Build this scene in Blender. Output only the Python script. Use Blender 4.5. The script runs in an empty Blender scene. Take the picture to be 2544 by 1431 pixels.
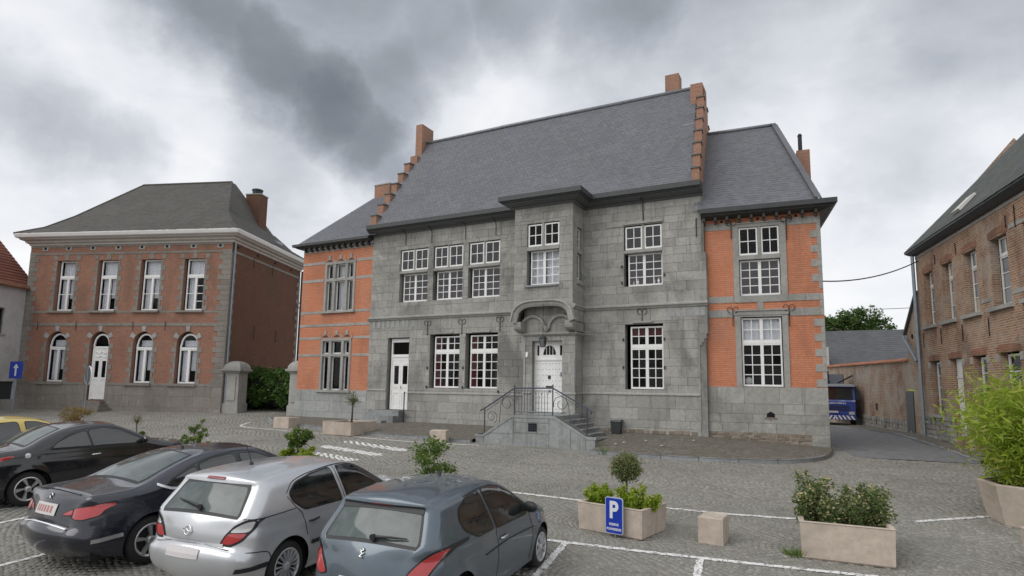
import bpy, bmesh, math, random
import numpy as np
from mathutils import Vector, Matrix
from mathutils.geometry import delaunay_2d_cdt
R = math.radians
PI = math.pi
random.seed(11)
rng = np.random.default_rng(11)
sc = bpy.context.scene
COL = sc.collection

# ------------------------------------------------------------------ camera
cd = bpy.data.cameras.new('camera')
cam = bpy.data.objects.new('camera', cd)
COL.objects.link(cam)
yaw, pit, rol = R(-27.47), R(6.98), R(0.88)
fw = Vector((math.sin(yaw) * math.cos(pit), math.cos(yaw) * math.cos(pit), math.sin(pit)))
rt = Vector((math.cos(yaw), -math.sin(yaw), 0))
up = rt.cross(fw)
rt2 = rt * math.cos(rol) + up * math.sin(rol)
up2 = up * math.cos(rol) - rt * math.sin(rol)
cam.matrix_world = Matrix(((rt2.x, up2.x, -fw.x, 0), (rt2.y, up2.y, -fw.y, 0), (rt2.z, up2.z, -fw.z, 2.5), (0, 0, 0, 1)))
cd.sensor_width = 36
cd.lens = 36 * 1505 / 2544
cd.shift_y = 64.5 / 2544
cd.clip_start = 0.1
cd.clip_end = 3000
sc.camera = cam

def sky_dir(px, py):
    v = rt2 * ((px - 1272) / 1505) - up2 * ((py - 780) / 1505) + fw
    return v.normalized()

# ------------------------------------------------------------------ node helper
class NT:
    def __init__(s, tree):
        s.t = tree
        s.n = tree.nodes
    def add(s, typ, ins=None, **kw):
        n = s.n.new(typ)
        for k, v in kw.items():
            setattr(n, k, v)
        for k, v in (ins or {}).items():
            if isinstance(v, bpy.types.NodeSocket):
                s.t.links.new(v, n.inputs[k])
            else:
                n.inputs[k].default_value = v
        return n
    def math(s, op, a, b=0.0, c=0.0, clamp=False):
        n = s.add('ShaderNodeMath', {0: a, 1: b, 2: c}, operation=op)
        n.use_clamp = clamp
        return n.outputs[0]
    def mix(s, f, a, b, mode='MIX'):
        n = s.n.new('ShaderNodeMix')
        n.data_type = 'RGBA'
        n.blend_type = mode
        for sock, v in ((n.inputs[0], f), (n.inputs[6], a), (n.inputs[7], b)):
            if isinstance(v, bpy.types.NodeSocket):
                s.t.links.new(v, sock)
            else:
                sock.default_value = v if not isinstance(v, tuple) else (*v[:3], 1)
        return n.outputs[2]
    def ramp(s, f, pts, interp='LINEAR'):
        n = s.n.new('ShaderNodeValToRGB')
        n.color_ramp.interpolation = interp
        e = n.color_ramp.elements
        while len(e) < len(pts):
            e.new(0.5)
        for el, (p, c) in zip(e, pts):
            el.position = p
            el.color = (c, c, c, 1) if not isinstance(c, tuple) else (*c, 1)
        s.t.links.new(f, n.inputs[0])
        return n.outputs[0]
    def noise(s, vec, scale, detail=4, rough=0.55, dist=0.0):
        n = s.add('ShaderNodeTexNoise', {'Vector': vec, 'Scale': scale, 'Detail': detail, 'Roughness': rough, 'Distortion': dist})
        return n.outputs[0]
    def mapping(s, vec, scale=(1, 1, 1), loc=(0, 0, 0), rot=(0, 0, 0)):
        return s.add('ShaderNodeMapping', {'Vector': vec, 'Scale': scale, 'Location': loc, 'Rotation': rot}).outputs[0]

# ------------------------------------------------------------------ sky, sun, exposure
w = bpy.data.worlds.new('World')
sc.world = w
w.use_nodes = True
T = NT(w.node_tree)
T.n.clear()
SUN_AZ, SUN_EL = R(212), R(44)          # from behind the camera, a little to the left
sky = T.add('ShaderNodeTexSky', sky_type='NISHITA')
sky.sun_disc = False
sky.sun_elevation = SUN_EL
sky.sun_rotation = SUN_AZ
bg1 = T.add('ShaderNodeBackground', {'Color': sky.outputs[0], 'Strength': 0.09})
gen = T.add('ShaderNodeTexCoord').outputs['Generated']
sep = T.add('ShaderNodeSeparateXYZ', {0: gen})
n1 = T.noise(T.mapping(gen, (1.0, 1.0, 1.9), (3.1, 1.7, .4)), 2.3, 9, 0.55, 0.35)
n2 = T.noise(T.mapping(gen, (1, 1, 1.7), (7.3, 2.2, 1.3)), 6.5, 9, 0.6, 0.4)
# cloud masses: soft blobs whose outlines are torn by a noise-shifted direction
wob = T.add('ShaderNodeTexNoise', {'Vector': gen, 'Scale': 5.0, 'Detail': 6.0, 'Roughness': .6}).outputs['Color']
wob = T.add('ShaderNodeVectorMath', {0: wob, 1: (.5, .5, .5)}, operation='SUBTRACT').outputs[0]
wob = T.add('ShaderNodeVectorMath', {0: wob, 'Scale': .16}, operation='SCALE').outputs[0]
gen2 = T.add('ShaderNodeVectorMath', {0: gen, 1: wob}, operation='ADD').outputs[0]
def blob(pxy, rad, amt):
    d = sky_dir(*pxy)
    q = T.add('ShaderNodeVectorMath', {0: gen2, 1: (d.x, d.y, d.z)}, operation='DISTANCE').outputs['Value']
    m = T.add('ShaderNodeMapRange', {'Value': q, 'From Min': rad, 'From Max': rad * .15, 'To Min': 0.0, 'To Max': amt}, interpolation_type='SMOOTHSTEP')
    return m.outputs[0]
def blobs(L):
    r = None
    for pxy, rad, amt in L:
        b = blob(pxy, rad, amt)
        r = b if r is None else T.math('MAXIMUM', r, b)
    return r
dk = blobs((((430, -60), .19, .62), ((560, 60), .17, .72), ((690, 150), .16, .80), ((820, 230), .16, .86), ((920, 310), .14, .80), ((985, 390), .11, .62), ((960, 170), .17, .62), ((1080, 40), .20, .55), ((1300, -60), .22, .62), ((1560, -70), .24, .70), ((1420, 60), .15, .34), ((2050, 60), .2, .34), ((2300, 120), .22, .36), ((2500, -20), .25, .5), ((250, 330), .09, .34), ((130, 270), .12, .36), ((40, 240), .12, .3), ((690, 400), .15, .34), ((1620, 90), .16, .26), ((2230, 330), .19, .30), ((2420, 230), .16, .22), ((1950, -80), .3, .4), ((800, -420), .6, .6), ((1750, -420), .6, .55)))
lt = blobs((((1240, 260), .17, .35), ((420, 330), .16, .2), ((2000, 180), .2, .2), ((250, 130), .16, .25), ((1150, 380), .1, .2)))
cl = T.math('ADD', T.math('MULTIPLY', n1, 0.48), T.math('MULTIPLY', n2, 0.40))
cl = T.math('ADD', T.math('ADD', cl, 0.19), T.math('MULTIPLY', lt, 0.30))
cl = T.math('SUBTRACT', cl, T.math('MULTIPLY', dk, T.math('ADD', 0.42, T.math('MULTIPLY', n2, 0.50))))
ccol = T.ramp(cl, [(0.02, (.17, .19, .215)), (0.16, (.26, .285, .315)), (0.30, (.41, .44, .485)), (0.44, (.60, .625, .67)), (0.58, (.79, .805, .84)), (0.74, (.96, .96, .97))])
hz = T.add('ShaderNodeMapRange', {'Value': sep.outputs[2], 'From Min': 0.0, 'From Max': 0.30, 'To Min': 0.5, 'To Max': 0.0}, interpolation_type='SMOOTHSTEP').outputs[0]
ccol = T.mix(hz, ccol, (.93, .935, .95))
bg2 = T.add('ShaderNodeBackground', {'Color': ccol, 'Strength': 1.0})
mx = T.add('ShaderNodeMixShader', {0: 0.93})
T.t.links.new(bg1.outputs[0], mx.inputs[1])
T.t.links.new(bg2.outputs[0], mx.inputs[2])
T.t.links.new(mx.outputs[0], T.add('ShaderNodeOutputWorld').inputs[0])

sd = bpy.data.lights.new('sun', 'SUN')
sd.energy = 1.25
sd.angle = R(48)
sd.color = (1.0, 0.965, 0.91)
sun = bpy.data.objects.new('sun', sd)
COL.objects.link(sun)
sv = Vector((math.sin(SUN_AZ) * math.cos(SUN_EL), math.cos(SUN_AZ) * math.cos(SUN_EL), math.sin(SUN_EL)))
sun.rotation_euler = (-sv).to_track_quat('-Z', 'Y').to_euler()
sun.location = sv * 60

vs = sc.view_settings
vs.view_transform = 'Standard'
vs.look = 'None'
vs.exposure = 0.12
vs.gamma = 1.0
vs.use_curve_mapping = False
sc.render.film_transparent = False
sc.cycles.max_bounces = 6
sc.cycles.transparent_max_bounces = 8
sc.cycles.use_denoising = True

# ------------------------------------------------------------------ ground height
def gz(x, y):
    x = np.asarray(x, float)
    y = np.asarray(y, float)
    sp = np.logaddexp(0, (y - 6.3) * 2) / 2
    return .0425 * np.minimum(sp, 21.7) - .02 * np.clip(y - 28, 0, 12) - .013 * np.clip(x, -45, 10)
def g1(x, y):
    return float(gz(x, y))

# ------------------------------------------------------------------ mesh builder
class MB:
    def __init__(s):
        s.v, s.f, s.m = [], [], []
    def poly(s, pts, m=0):
        i = len(s.v)
        s.v += [tuple(p) for p in pts]
        s.f.append(tuple(range(i, i + len(pts))))
        s.m.append(m)
    def quad(s, a, b, c, d, m=0):
        s.poly((a, b, c, d), m)
    def box(s, x0, x1, y0, y1, z0, z1, m=0, skip=''):
        P = [(x0, y0, z0), (x1, y0, z0), (x1, y1, z0), (x0, y1, z0), (x0, y0, z1), (x1, y0, z1), (x1, y1, z1), (x0, y1, z1)]
        i = len(s.v)
        s.v += P
        for k, q in (('b', (0, 3, 2, 1)), ('t', (4, 5, 6, 7)), ('f', (0, 1, 5, 4)), ('r', (1, 2, 6, 5)), ('k', (2, 3, 7, 6)), ('l', (3, 0, 4, 7))):
            if k not in skip:
                s.f.append(tuple(i + a for a in q))
                s.m.append(m)
    def hexa(s, P, m=0):
        i = len(s.v)
        s.v += [tuple(p) for p in P]
        for q in ((0, 3, 2, 1), (4, 5, 6, 7), (0, 1, 5, 4), (1, 2, 6, 5), (2, 3, 7, 6), (3, 0, 4, 7)):
            s.f.append(tuple(i + a for a in q))
            s.m.append(m)
    def grid(s, P, m=0, closed_u=False):
        nu, nv = len(P), len(P[0])
        i = len(s.v)
        for row in P:
            s.v += [tuple(p) for p in row]
        for a in range(nu if closed_u else nu - 1):
            for b in range(nv - 1):
                a2 = (a + 1) % nu
                s.f.append((i + a * nv + b, i + a2 * nv + b, i + a2 * nv + b + 1, i + a * nv + b + 1))
                s.m.append(m)
    def prism(s, pts, d, m=0, caps=True):
        """pts: 3-D outline, d: extrusion vector"""
        pts = [Vector(p) for p in pts]
        d = Vector(d)
        n = len(pts)
        if caps:
            s.poly(pts[::-1], m)
            s.poly([p + d for p in pts], m)
        for k in range(n):
            a, b = pts[k], pts[(k + 1) % n]
            s.poly((a, b, b + d, a + d), m)
    def tube(s, pts, r, n=6, m=0, cap=True):
        pts = [Vector(p) for p in pts]
        rr = r if isinstance(r, (list, tuple)) else [r] * len(pts)
        rows = []
        u = None
        for k, p in enumerate(pts):
            t = (pts[min(k + 1, len(pts) - 1)] - pts[max(k - 1, 0)]).normalized()
            if u is None:
                u = t.orthogonal().normalized()
            u = (u - t * u.dot(t)).normalized()
            v = t.cross(u)
            rows.append([p + (u * math.cos(a) + v * math.sin(a)) * rr[k] for a in [2 * PI * j / n for j in range(n)]])
        i = len(s.v)
        for row in rows:
            s.v += [tuple(p) for p in row]
        for a in range(len(rows) - 1):
            for b in range(n):
                b2 = (b + 1) % n
                s.f.append((i + a * n + b, i + a * n + b2, i + (a + 1) * n + b2, i + (a + 1) * n + b))
                s.m.append(m)
        if cap:
            s.f.append(tuple(i + b for b in range(n))[::-1]); s.m.append(m)
            s.f.append(tuple(i + (len(rows) - 1) * n + b for b in range(n))); s.m.append(m)
    def lathe(s, prof, axis='z', c=(0, 0, 0), n=24, m=0):
        rows = []
        for r, h in prof:
            row = []
            for j in range(n):
                a = 2 * PI * j / n
                x, y = r * math.cos(a), r * math.sin(a)
                p = (x, y, h) if axis == 'z' else ((x, h, y) if axis == 'y' else (h, x, y))
                row.append((p[0] + c[0], p[1] + c[1], p[2] + c[2]))
            rows.append(row)
        i = len(s.v)
        for row in rows:
            s.v += row
        for a in range(len(rows) - 1):
            for b in range(n):
                b2 = (b + 1) % n
                s.f.append((i + a * n + b, i + a * n + b2, i + (a + 1) * n + b2, i + (a + 1) * n + b))
                s.m.append(m)
    def xform(s, M, start=0):
        for k in range(start, len(s.v)):
            s.v[k] = tuple(M @ Vector(s.v[k]))
    def mesh(s, name, mats, smooth=False, fix=True):
        me = bpy.data.meshes.new(name)
        me.from_pydata(s.v, [], s.f)
        finish(me, mats, s.m, smooth, fix)
        return me

def finish(me, mats, mi=None, smooth=False, fix=False):
    mats = mats if isinstance(mats, (list, tuple)) else [mats]
    for m in mats:
        me.materials.append(m)
    if mi is not None and len(mats) > 1:
        me.polygons.foreach_set('material_index', np.asarray(mi, np.int32))
    if fix:
        bm = bmesh.new()
        bm.from_mesh(me)
        bmesh.ops.recalc_face_normals(bm, faces=bm.faces)
        bm.to_mesh(me)
        bm.free()
    if smooth:
        me.polygons.foreach_set('use_smooth', np.ones(len(me.polygons), bool))
    # metric box-projected UVs
    n = len(me.polygons)
    nor = np.empty(n * 3); me.polygons.foreach_get('normal', nor); nor = np.abs(nor.reshape(-1, 3))
    tot = np.empty(n, np.int32); me.polygons.foreach_get('loop_total', tot)
    lv = np.empty(len(me.loops), np.int32); me.loops.foreach_get('vertex_index', lv)
    co = np.empty(len(me.vertices) * 3); me.vertices.foreach_get('co', co); co = co.reshape(-1, 3)[lv]
    ax = np.repeat(np.argmax(nor * np.array([1, 1.05, 1.0]), axis=1), tot)
    uv = np.where((ax == 1)[:, None], co[:, [0, 2]], np.where((ax == 0)[:, None], co[:, [1, 2]], co[:, [0, 1]]))
    ul = me.uv_layers.new(name='UVMap')
    ul.data.foreach_set('uv', uv.astype(np.float32).ravel())
    me.update()

FRAME = {}
def link(o, parent=None):
    COL.objects.link(o)
    if parent is not None:
        o.parent = parent
        if parent.name in FRAME:
            fr, mw = FRAME[parent.name]
            o.matrix_parent_inverse = mw.inverted() @ fr
    return o
def obj(name, mb, mats, parent=None, smooth=False, fix=True, label=None, m=None):
    me = mb.mesh(name, mats, smooth, fix) if isinstance(mb, MB) else mb
    o = bpy.data.objects.new(name, me)
    link(o, parent)
    if m is not None:
        o.matrix_basis = m
    if label:
        o['label'] = label
    return o
def tag(o, label=None, cat=None, group=None, kind=None):
    if label: o['label'] = label
    if cat: o['category'] = cat
    if group: o['group'] = group
    if kind: o['kind'] = kind
    return o
def thing(name, label, cat, loc=(0, 0, 0), rz=0.0, group=None, frame=None):
    o = bpy.data.objects.new(name, None)
    o.empty_display_size = .2
    COL.objects.link(o)
    o.location = loc
    o.rotation_euler = (0, 0, rz)
    mw = Matrix.Translation(loc) @ Matrix.Rotation(rz, 4, 'Z')
    if frame is not None:
        FRAME[o.name] = (frame, mw)
    return tag(o, label, cat, group)
def fr(x, y, ang):
    return Matrix.Translation((x, y, 0)) @ Matrix.Rotation(R(ang), 4, 'Z')

# ------------------------------------------------------------------ materials
def new_mat(name):
    m = bpy.data.materials.new(name)
    m.use_nodes = True
    t = NT(m.node_tree)
    return m, t, t.n['Principled BSDF']
def plain(name, col, rough=.6, metal=0.0, var=0.0, vs_=6.0, bump=0.0, spec=.5, coat=0.0):
    m, t, p = new_mat(name)
    p.inputs['Base Color'].default_value = (*col, 1)
    p.inputs['Roughness'].default_value = rough
    p.inputs['Metallic'].default_value = metal
    p.inputs['Specular IOR Level'].default_value = spec
    p.inputs['Coat Weight'].default_value = coat
    if var or bump:
        geo = t.add('ShaderNodeNewGeometry').outputs['Position']
        n = t.noise(geo, vs_, 6, .6)
        if var:
            c = t.mix(t.ramp(n, [(.3, 0.), (.7, 1.)]), tuple(a * (1 - var) for a in col), tuple(min(1, a * (1 + var)) for a in col))
            t.t.links.new(c, p.inputs['Base Color'])
        if bump:
            b = t.add('ShaderNodeBump', {'Height': n, 'Strength': bump, 'Distance': .02})
            t.t.links.new(b.outputs[0], p.inputs['Normal'])
    return m
def rnd(t):
    a = t.add('ShaderNodeObjectInfo').outputs['Random']
    b = t.add('ShaderNodeNewGeometry').outputs['Random Per Island']
    return t.math('FRACT', t.math('ADD', a, b))
def stone(name, c0, c1, dirt=(.07, .068, .06), dirt_amt=.55, streak=.5, bump=.35, per=.55, spots=True):
    """dressed stone: per-block tone, patches, vertical run-off streaks, dark weathering"""
    m, t, p = new_mat(name)
    pos = t.add('ShaderNodeNewGeometry').outputs['Position']
    a = t.noise(pos, .9, 5, .6)
    b = t.noise(pos, 9, 6, .65)
    s = t.noise(t.mapping(pos, (2.6, 2.6, .22)), 1.4, 6, .62, .3)
    f = t.math('ADD', t.math('MULTIPLY', rnd(t), per), t.math('MULTIPLY', t.ramp(a, [(.3, 0.), (.7, 1.)]), 1 - per), clamp=True)
    col = t.mix(f, c0, c1)
    col = t.mix(t.math('MULTIPLY', t.ramp(b, [(.35, 1.), (.6, 0.)]), .32), col, tuple(x * .55 for x in c0))
    dm = t.math('MULTIPLY', t.ramp(t.noise(t.mapping(pos, (1, 1, .8), (5, 3, 1)), .55, 7, .68, .6), [(.47, 0.), (.64, 1.)]), dirt_amt)
    col = t.mix(dm, col, dirt)
    col = t.mix(t.math('MULTIPLY', t.ramp(s, [(.54, 0.), (.72, 1.)]), streak), col, tuple(x * 1.25 for x in dirt))
    if spots:
        v = t.noise(pos, 3.1, 3, .5)
        col = t.mix(t.math('MULTIPLY', t.ramp(v, [(.66, 0.), (.74, 1.)]), .22), col, (.62, .62, .6))
    t.t.links.new(col, p.inputs['Base Color'])
    p.inputs['Roughness'].default_value = .85
    p.inputs['Specular IOR Level'].default_value = .25
    h = t.add('ShaderNodeBump', {'Height': t.math('ADD', b, t.math('MULTIPLY', a, .6)), 'Strength': bump, 'Distance': .03})
    t.t.links.new(h.outputs[0], p.inputs['Normal'])
    return m
def brick(name, c0, c1, mortar, bw=.21, bh=.068, ms=.007, stain=(.08, .06, .05), stain_amt=.5, bump=.5, white=0.0, patch=(.5, .62)):
    m, t, p = new_mat(name)
    uv = t.add('ShaderNodeTexCoord').outputs['UV']
    pos = t.add('ShaderNodeNewGeometry').outputs['Position']
    wob = t.add('ShaderNodeVectorMath', {0: uv, 1: t.mix(0.012, (0, 0, 0), t.add('ShaderNodeTexNoise', {'Vector': pos, 'Scale': 2.2}).outputs['Color'])}, operation='ADD').outputs[0]
    bt = t.add('ShaderNodeTexBrick', {'Vector': wob, 'Scale': 1.0, 'Mortar Size': ms, 'Mortar Smooth': .25, 'Bias': 0.0, 'Brick Width': bw, 'Row Height': bh, 'Color1': (0, 0, 0, 1), 'Color2': (1, 1, 1, 1), 'Mortar': (.5, .5, .5, 1)})
    a = t.noise(pos, .8, 5, .6)
    b = t.noise(pos, 14, 5, .65)
    f = t.math('ADD', t.math('MULTIPLY', bt.outputs['Color'], .55), t.math('MULTIPLY', t.ramp(a, [(.3, 0.), (.7, 1.)]), .45), clamp=True)
    col = t.mix(f, c0, c1)
    col = t.mix(t.math('MULTIPLY', t.ramp(b, [(.35, 1.), (.6, 0.)]), .35), col, tuple(x * .6 for x in c0))
    col = t.mix(t.math('MULTIPLY', bt.outputs['Fac'], .85), col, mortar)
    s = t.noise(t.mapping(pos, (1, 1, .45), (2, 7, 4)), .7, 7, .66, .5)
    col = t.mix(t.math('MULTIPLY', t.ramp(s, [(patch[0], 0.), (patch[1], 1.)]), stain_amt), col, stain)
    if white:
        wv = t.noise(t.mapping(pos, (1, 1, 1), (9, 1, 3)), .9, 7, .72, .4)
        col = t.mix(t.math('MULTIPLY', t.ramp(wv, [(.46, 0.), (.6, 1.)]), white), col, (.42, .39, .34))
    t.t.links.new(col, p.inputs['Base Color'])
    p.inputs['Roughness'].default_value = .88
    p.inputs['Specular IOR Level'].default_value = .2
    hh = t.math('SUBTRACT', t.math('MULTIPLY', b, .5), bt.outputs['Fac'])
    h = t.add('ShaderNodeBump', {'Height': hh, 'Strength': bump, 'Distance': .012})
    t.t.links.new(h.outputs[0], p.inputs['Normal'])
    return m
def slate(name, c0, c1, moss=(.10, .11, .07), moss_amt=.25, rough=.55):
    m, t, p = new_mat(name)
    pos = t.add('ShaderNodeNewGeometry').outputs['Position']
    a = t.noise(pos, .6, 6, .65, .4)
    b = t.noise(pos, 7, 5, .6)
    f = t.math('ADD', t.math('MULTIPLY', rnd(t), .5), t.math('MULTIPLY', t.ramp(a, [(.3, 0.), (.7, 1.)]), .5), clamp=True)
    col = t.mix(f, c0, c1)
    col = t.mix(t.math('MULTIPLY', t.ramp(t.noise(t.mapping(pos, (1, 1, .5), (1, 5, 2)), 1.3, 7, .7, .6), [(.5, 0.), (.68, 1.)]), moss_amt), col, moss)
    col = t.mix(t.math('MULTIPLY', t.ramp(b, [(.62, 0.), (.75, 1.)]), .3), col, tuple(min(1, x * 1.7) for x in c1))
    t.t.links.new(col, p.inputs['Base Color'])
    fl = t.noise(t.mapping(pos, (1, 1, 1.6), (3, 3, 3)), 5.5, 8, .72, .8)
    col = t.mix(t.math('MULTIPLY', t.ramp(fl, [(.55, 0.), (.66, 1.)]), .38), col, tuple(x * .4 for x in c0))
    t.t.links.new(col, p.inputs['Base Color'])
    p.inputs['Roughness'].default_value = rough
    p.inputs['Specular IOR Level'].default_value = .4
    h = t.add('ShaderNodeBump', {'Height': b, 'Strength': .25, 'Distance': .01})
    t.t.links.new(h.outputs[0], p.inputs['Normal'])
    return m
def glass_mat(name, tint=(.9, .92, .93), refl=1.0):
    m, t, p = new_mat(name)
    t.n.remove(p)
    out = t.n['Material Output']
    fre = t.add('ShaderNodeFresnel', {'IOR': 1.5}).outputs[0]
    tr = t.add('ShaderNodeBsdfTransparent', {'Color': (*tint, 1)})
    gl = t.add('ShaderNodeBsdfGlossy', {'Color': (1, 1, 1, 1), 'Roughness': .03})
    pos = t.add('ShaderNodeNewGeometry').outputs['Position']
    geo = t.add('ShaderNodeNewGeometry')
    r = t.add('ShaderNodeObjectInfo').outputs['Random']
    wn = t.add('ShaderNodeTexWhiteNoise', {1: r}, noise_dimensions='1D').outputs['Color']
    dv = t.add('ShaderNodeVectorMath', {0: wn, 1: (.5, .5, .5)}, operation='SUBTRACT').outputs[0]
    dv = t.add('ShaderNodeVectorMath', {0: dv, 'Scale': .11}, operation='SCALE').outputs[0]
    nv = t.add('ShaderNodeVectorMath', {0: geo.outputs['Normal'], 1: dv}, operation='ADD').outputs[0]
    nv = t.add('ShaderNodeVectorMath', {0: nv}, operation='NORMALIZE').outputs[0]
    b = t.add('ShaderNodeBump', {'Height': t.noise(pos, 2.4, 2), 'Strength': .05, 'Distance': .05, 'Normal': nv})
    t.t.links.new(b.outputs[0], gl.inputs['Normal'])
    mx = t.add('ShaderNodeMixShader', {0: t.math('MULTIPLY', fre, 1.6 * refl, clamp=True)})
    t.t.links.new(tr.outputs[0], mx.inputs[1])
    t.t.links.new(gl.outputs[0], mx.inputs[2])
    t.t.links.new(mx.outputs[0], out.inputs[0])
    return m
def leafmat(name, c0, c1, c2=None, trans=.35):
    m, t, p = new_mat(name)
    r = t.add('ShaderNodeNewGeometry').outputs['Random Per Island']
    pos = t.add('ShaderNodeNewGeometry').outputs['Position']
    n = t.noise(pos, 2.5, 4, .6)
    f = t.math('ADD', t.math('MULTIPLY', r, .6), t.math('MULTIPLY', t.ramp(n, [(.3, 0.), (.7, 1.)]), .4))
    col = t.mix(f, c0, c1)
    if c2:
        col = t.mix(t.ramp(r, [(.80, 0.), (.84, 1.)]), col, c2)
    p.inputs['Roughness'].default_value = .5
    p.inputs['Specular IOR Level'].default_value = .35
    t.t.links.new(col, p.inputs['Base Color'])
    tl = t.add('ShaderNodeBsdfTranslucent', {'Color': col})
    mx = t.add('ShaderNodeMixShader', {0: trans})
    t.t.links.new(p.outputs[0], mx.inputs[1])
    t.t.links.new(tl.outputs[0], mx.inputs[2])
    t.t.links.new(mx.outputs[0], t.n['Material Output'].inputs[0])
    return m
def paint(name, col, metal=0.0, rough=.3, flake=0.0):
    m, t, p = new_mat(name)
    pos = t.add('ShaderNodeNewGeometry').outputs['Position']
    n = t.noise(pos, 3.0, 6, .65)
    d = t.noise(t.mapping(pos, (1, 1, 1), (4, 4, 4)), 40, 3, .6)
    c = t.mix(t.math('MULTIPLY', t.ramp(n, [(.4, 0.), (.75, 1.)]), .12 if sum(col) > .3 else .02), col, (.25, .24, .22))
    t.t.links.new(c, p.inputs['Base Color'])
    p.inputs['Metallic'].default_value = metal
    rr = t.math('ADD', rough, t.math('MULTIPLY', t.ramp(n, [(.4, 0.), (.7, 1.)]), .12))
    t.t.links.new(rr, p.inputs['Roughness'])
    p.inputs['Coat Weight'].default_value = .9
    p.inputs['Coat Roughness'].default_value = .06
    return m

M_ = dict(
    stone=stone('blue_stone', (.30, .297, .278), (.435, .428, .40), dirt=(.115, .113, .105), dirt_amt=.6, streak=.5, per=.72),
    stone_pale=stone('pale_stone', (.33, .345, .34), (.43, .44, .43), dirt=(.16, .16, .15), dirt_amt=.3),
    stone_trim=stone('trim_stone', (.33, .327, .308), (.42, .415, .39), dirt=(.15, .148, .136), dirt_amt=.4, streak=.35),
    stone_left=stone('brownish_quoin_stone', (.225, .205, .18), (.31, .285, .255), dirt=(.12, .11, .10), dirt_amt=.4, streak=.35),
    stone_stair=stone('stair_stone', (.27, .285, .285), (.36, .375, .37), dirt_amt=.45, streak=.55, per=.3),
    mortar=stone('old_mortar', (.25, .247, .23), (.33, .325, .305), bump=.2),
    rubble=stone('rubble_stone', (.20, .16, .12), (.36, .31, .26), dirt_amt=.3, streak=.1, per=.8, bump=.8),
    rubmort=plain('rubble_mortar', (.38, .35, .29), .9, var=.2, bump=.5),
    orange=brick('orange_painted_brick', (.54, .215, .12), (.645, .275, .165), (.46, .18, .10), bw=.40, bh=.072, stain=(.36, .155, .095), stain_amt=.5, bump=.7, white=.10),
    orange_old=brick('old_orange_brick', (.31, .16, .11), (.43, .235, .165), (.36, .27, .21), stain=(.16, .13, .10), stain_amt=.45),
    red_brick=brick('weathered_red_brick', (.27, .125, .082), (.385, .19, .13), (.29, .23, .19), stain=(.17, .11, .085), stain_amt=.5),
    side_brick=brick('shaded_brown_red_brick', (.115, .056, .038), (.185, .086, .058), (.17, .12, .095), stain=(.11, .08, .045), stain_amt=.6),  # browner than the front, with the side wall's shade put into the colour
    house_brick=brick('old_brown_brick', (.20, .098, .06), (.47, .275, .168), (.50, .43, .34), ms=.010, stain=(.12, .07, .05), stain_amt=.5, white=.5),
    arch_brick=brick('arch_brick', (.25, .11, .07), (.42, .20, .13), (.3, .24, .19), bw=.5),
    wall_brick=brick('limewashed_brick', (.25, .14, .09), (.47, .33, .23), (.50, .45, .37), ms=.010, stain=(.20, .105, .06), stain_amt=.6, white=.85),
    slate=slate('blue_grey_slate', (.100, .104, .120), (.155, .160, .180)),
    slate_old=slate('mossy_slate', (.062, .06, .056), (.105, .10, .092), moss=(.065, .062, .036), moss_amt=.5, rough=.75),
    slate_green=slate('greenish_slate', (.06, .066, .062), (.12, .13, .12), moss=(.085, .10, .05), moss_amt=.6, rough=.7),
    slate_low=slate('dull_grey_slate', (.068, .07, .078), (.108, .11, .12), moss_amt=.35),
    lead=plain('lead_flashing', (.22, .23, .25), .5, .3, var=.2),
    gutter=plain('dark_grey_painted_wood', (.040, .045, .047), .45, var=.2),
    gutter2=plain('grey_painted_soffit', (.10, .108, .108), .55, var=.15),
    dentil=plain('dark_bracket_wood', (.05, .048, .045), .6),
    white=plain('white_window_paint', (.80, .80, .79), .4, var=.07, vs_=5),
    white_dirty=plain('aged_white_paint', (.62, .61, .58), .55, var=.12, vs_=3),
    cornice=plain('cream_cornice_paint', (.50, .47, .43), .6, var=.1, vs_=2),
    cornice_w=plain('white_cornice_edge', (.72, .71, .70), .5, var=.06),
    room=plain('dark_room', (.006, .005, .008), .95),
    curtain=plain('net_curtain', (.80, .80, .84), .9, var=.15, vs_=14),
    red_curtain=plain('dark_red_curtain', (.13, .012, .022), .9, var=.3, vs_=10),
    mauve=plain('mauve_sheet', (.085, .055, .072), .9, var=.2),  # plain mauve sheet hung behind some panes
    glass=glass_mat('window_glass', refl=.28),
    glass_sky=glass_mat('old_window_glass', refl=1.0),
    iron=plain('dark_iron', (.025, .027, .035), .5, .3),
    iron_blue=plain('blue_grey_railing_paint', (.055, .06, .085), .45),
    steel=plain('zinc_pipe', (.25, .29, .33), .4, .6, var=.15),
    black=plain('black_plastic', (.02, .02, .022), .45),
    kerb=stone('kerb_stone', (.26, .275, .29), (.34, .35, .36), dirt_amt=.3, streak=0, per=.5),
    planter=stone('beige_concrete', (.52, .44, .37), (.60, .51, .435), dirt=(.27, .235, .19), dirt_amt=.5, streak=.7, bump=.3, per=.4, spots=False),
    soil=plain('planter_soil', (.045, .035, .025), .95, var=.4, bump=.8),
    tile_red=slate('red_clay_tile', (.155, .055, .036), (.235, .085, .055), moss=(.12, .07, .05), moss_amt=.4, rough=.8),
    render=stone('whitewashed_render', (.50, .49, .50), (.58, .57, .58), dirt=(.3, .29, .28), dirt_amt=.4, streak=.5, per=.1, spots=False),
    tile_coping=slate('orange_coping_tile', (.34, .13, .07), (.46, .20, .11), moss=(.2, .13, .09), moss_amt=.3, rough=.8),
)
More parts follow.
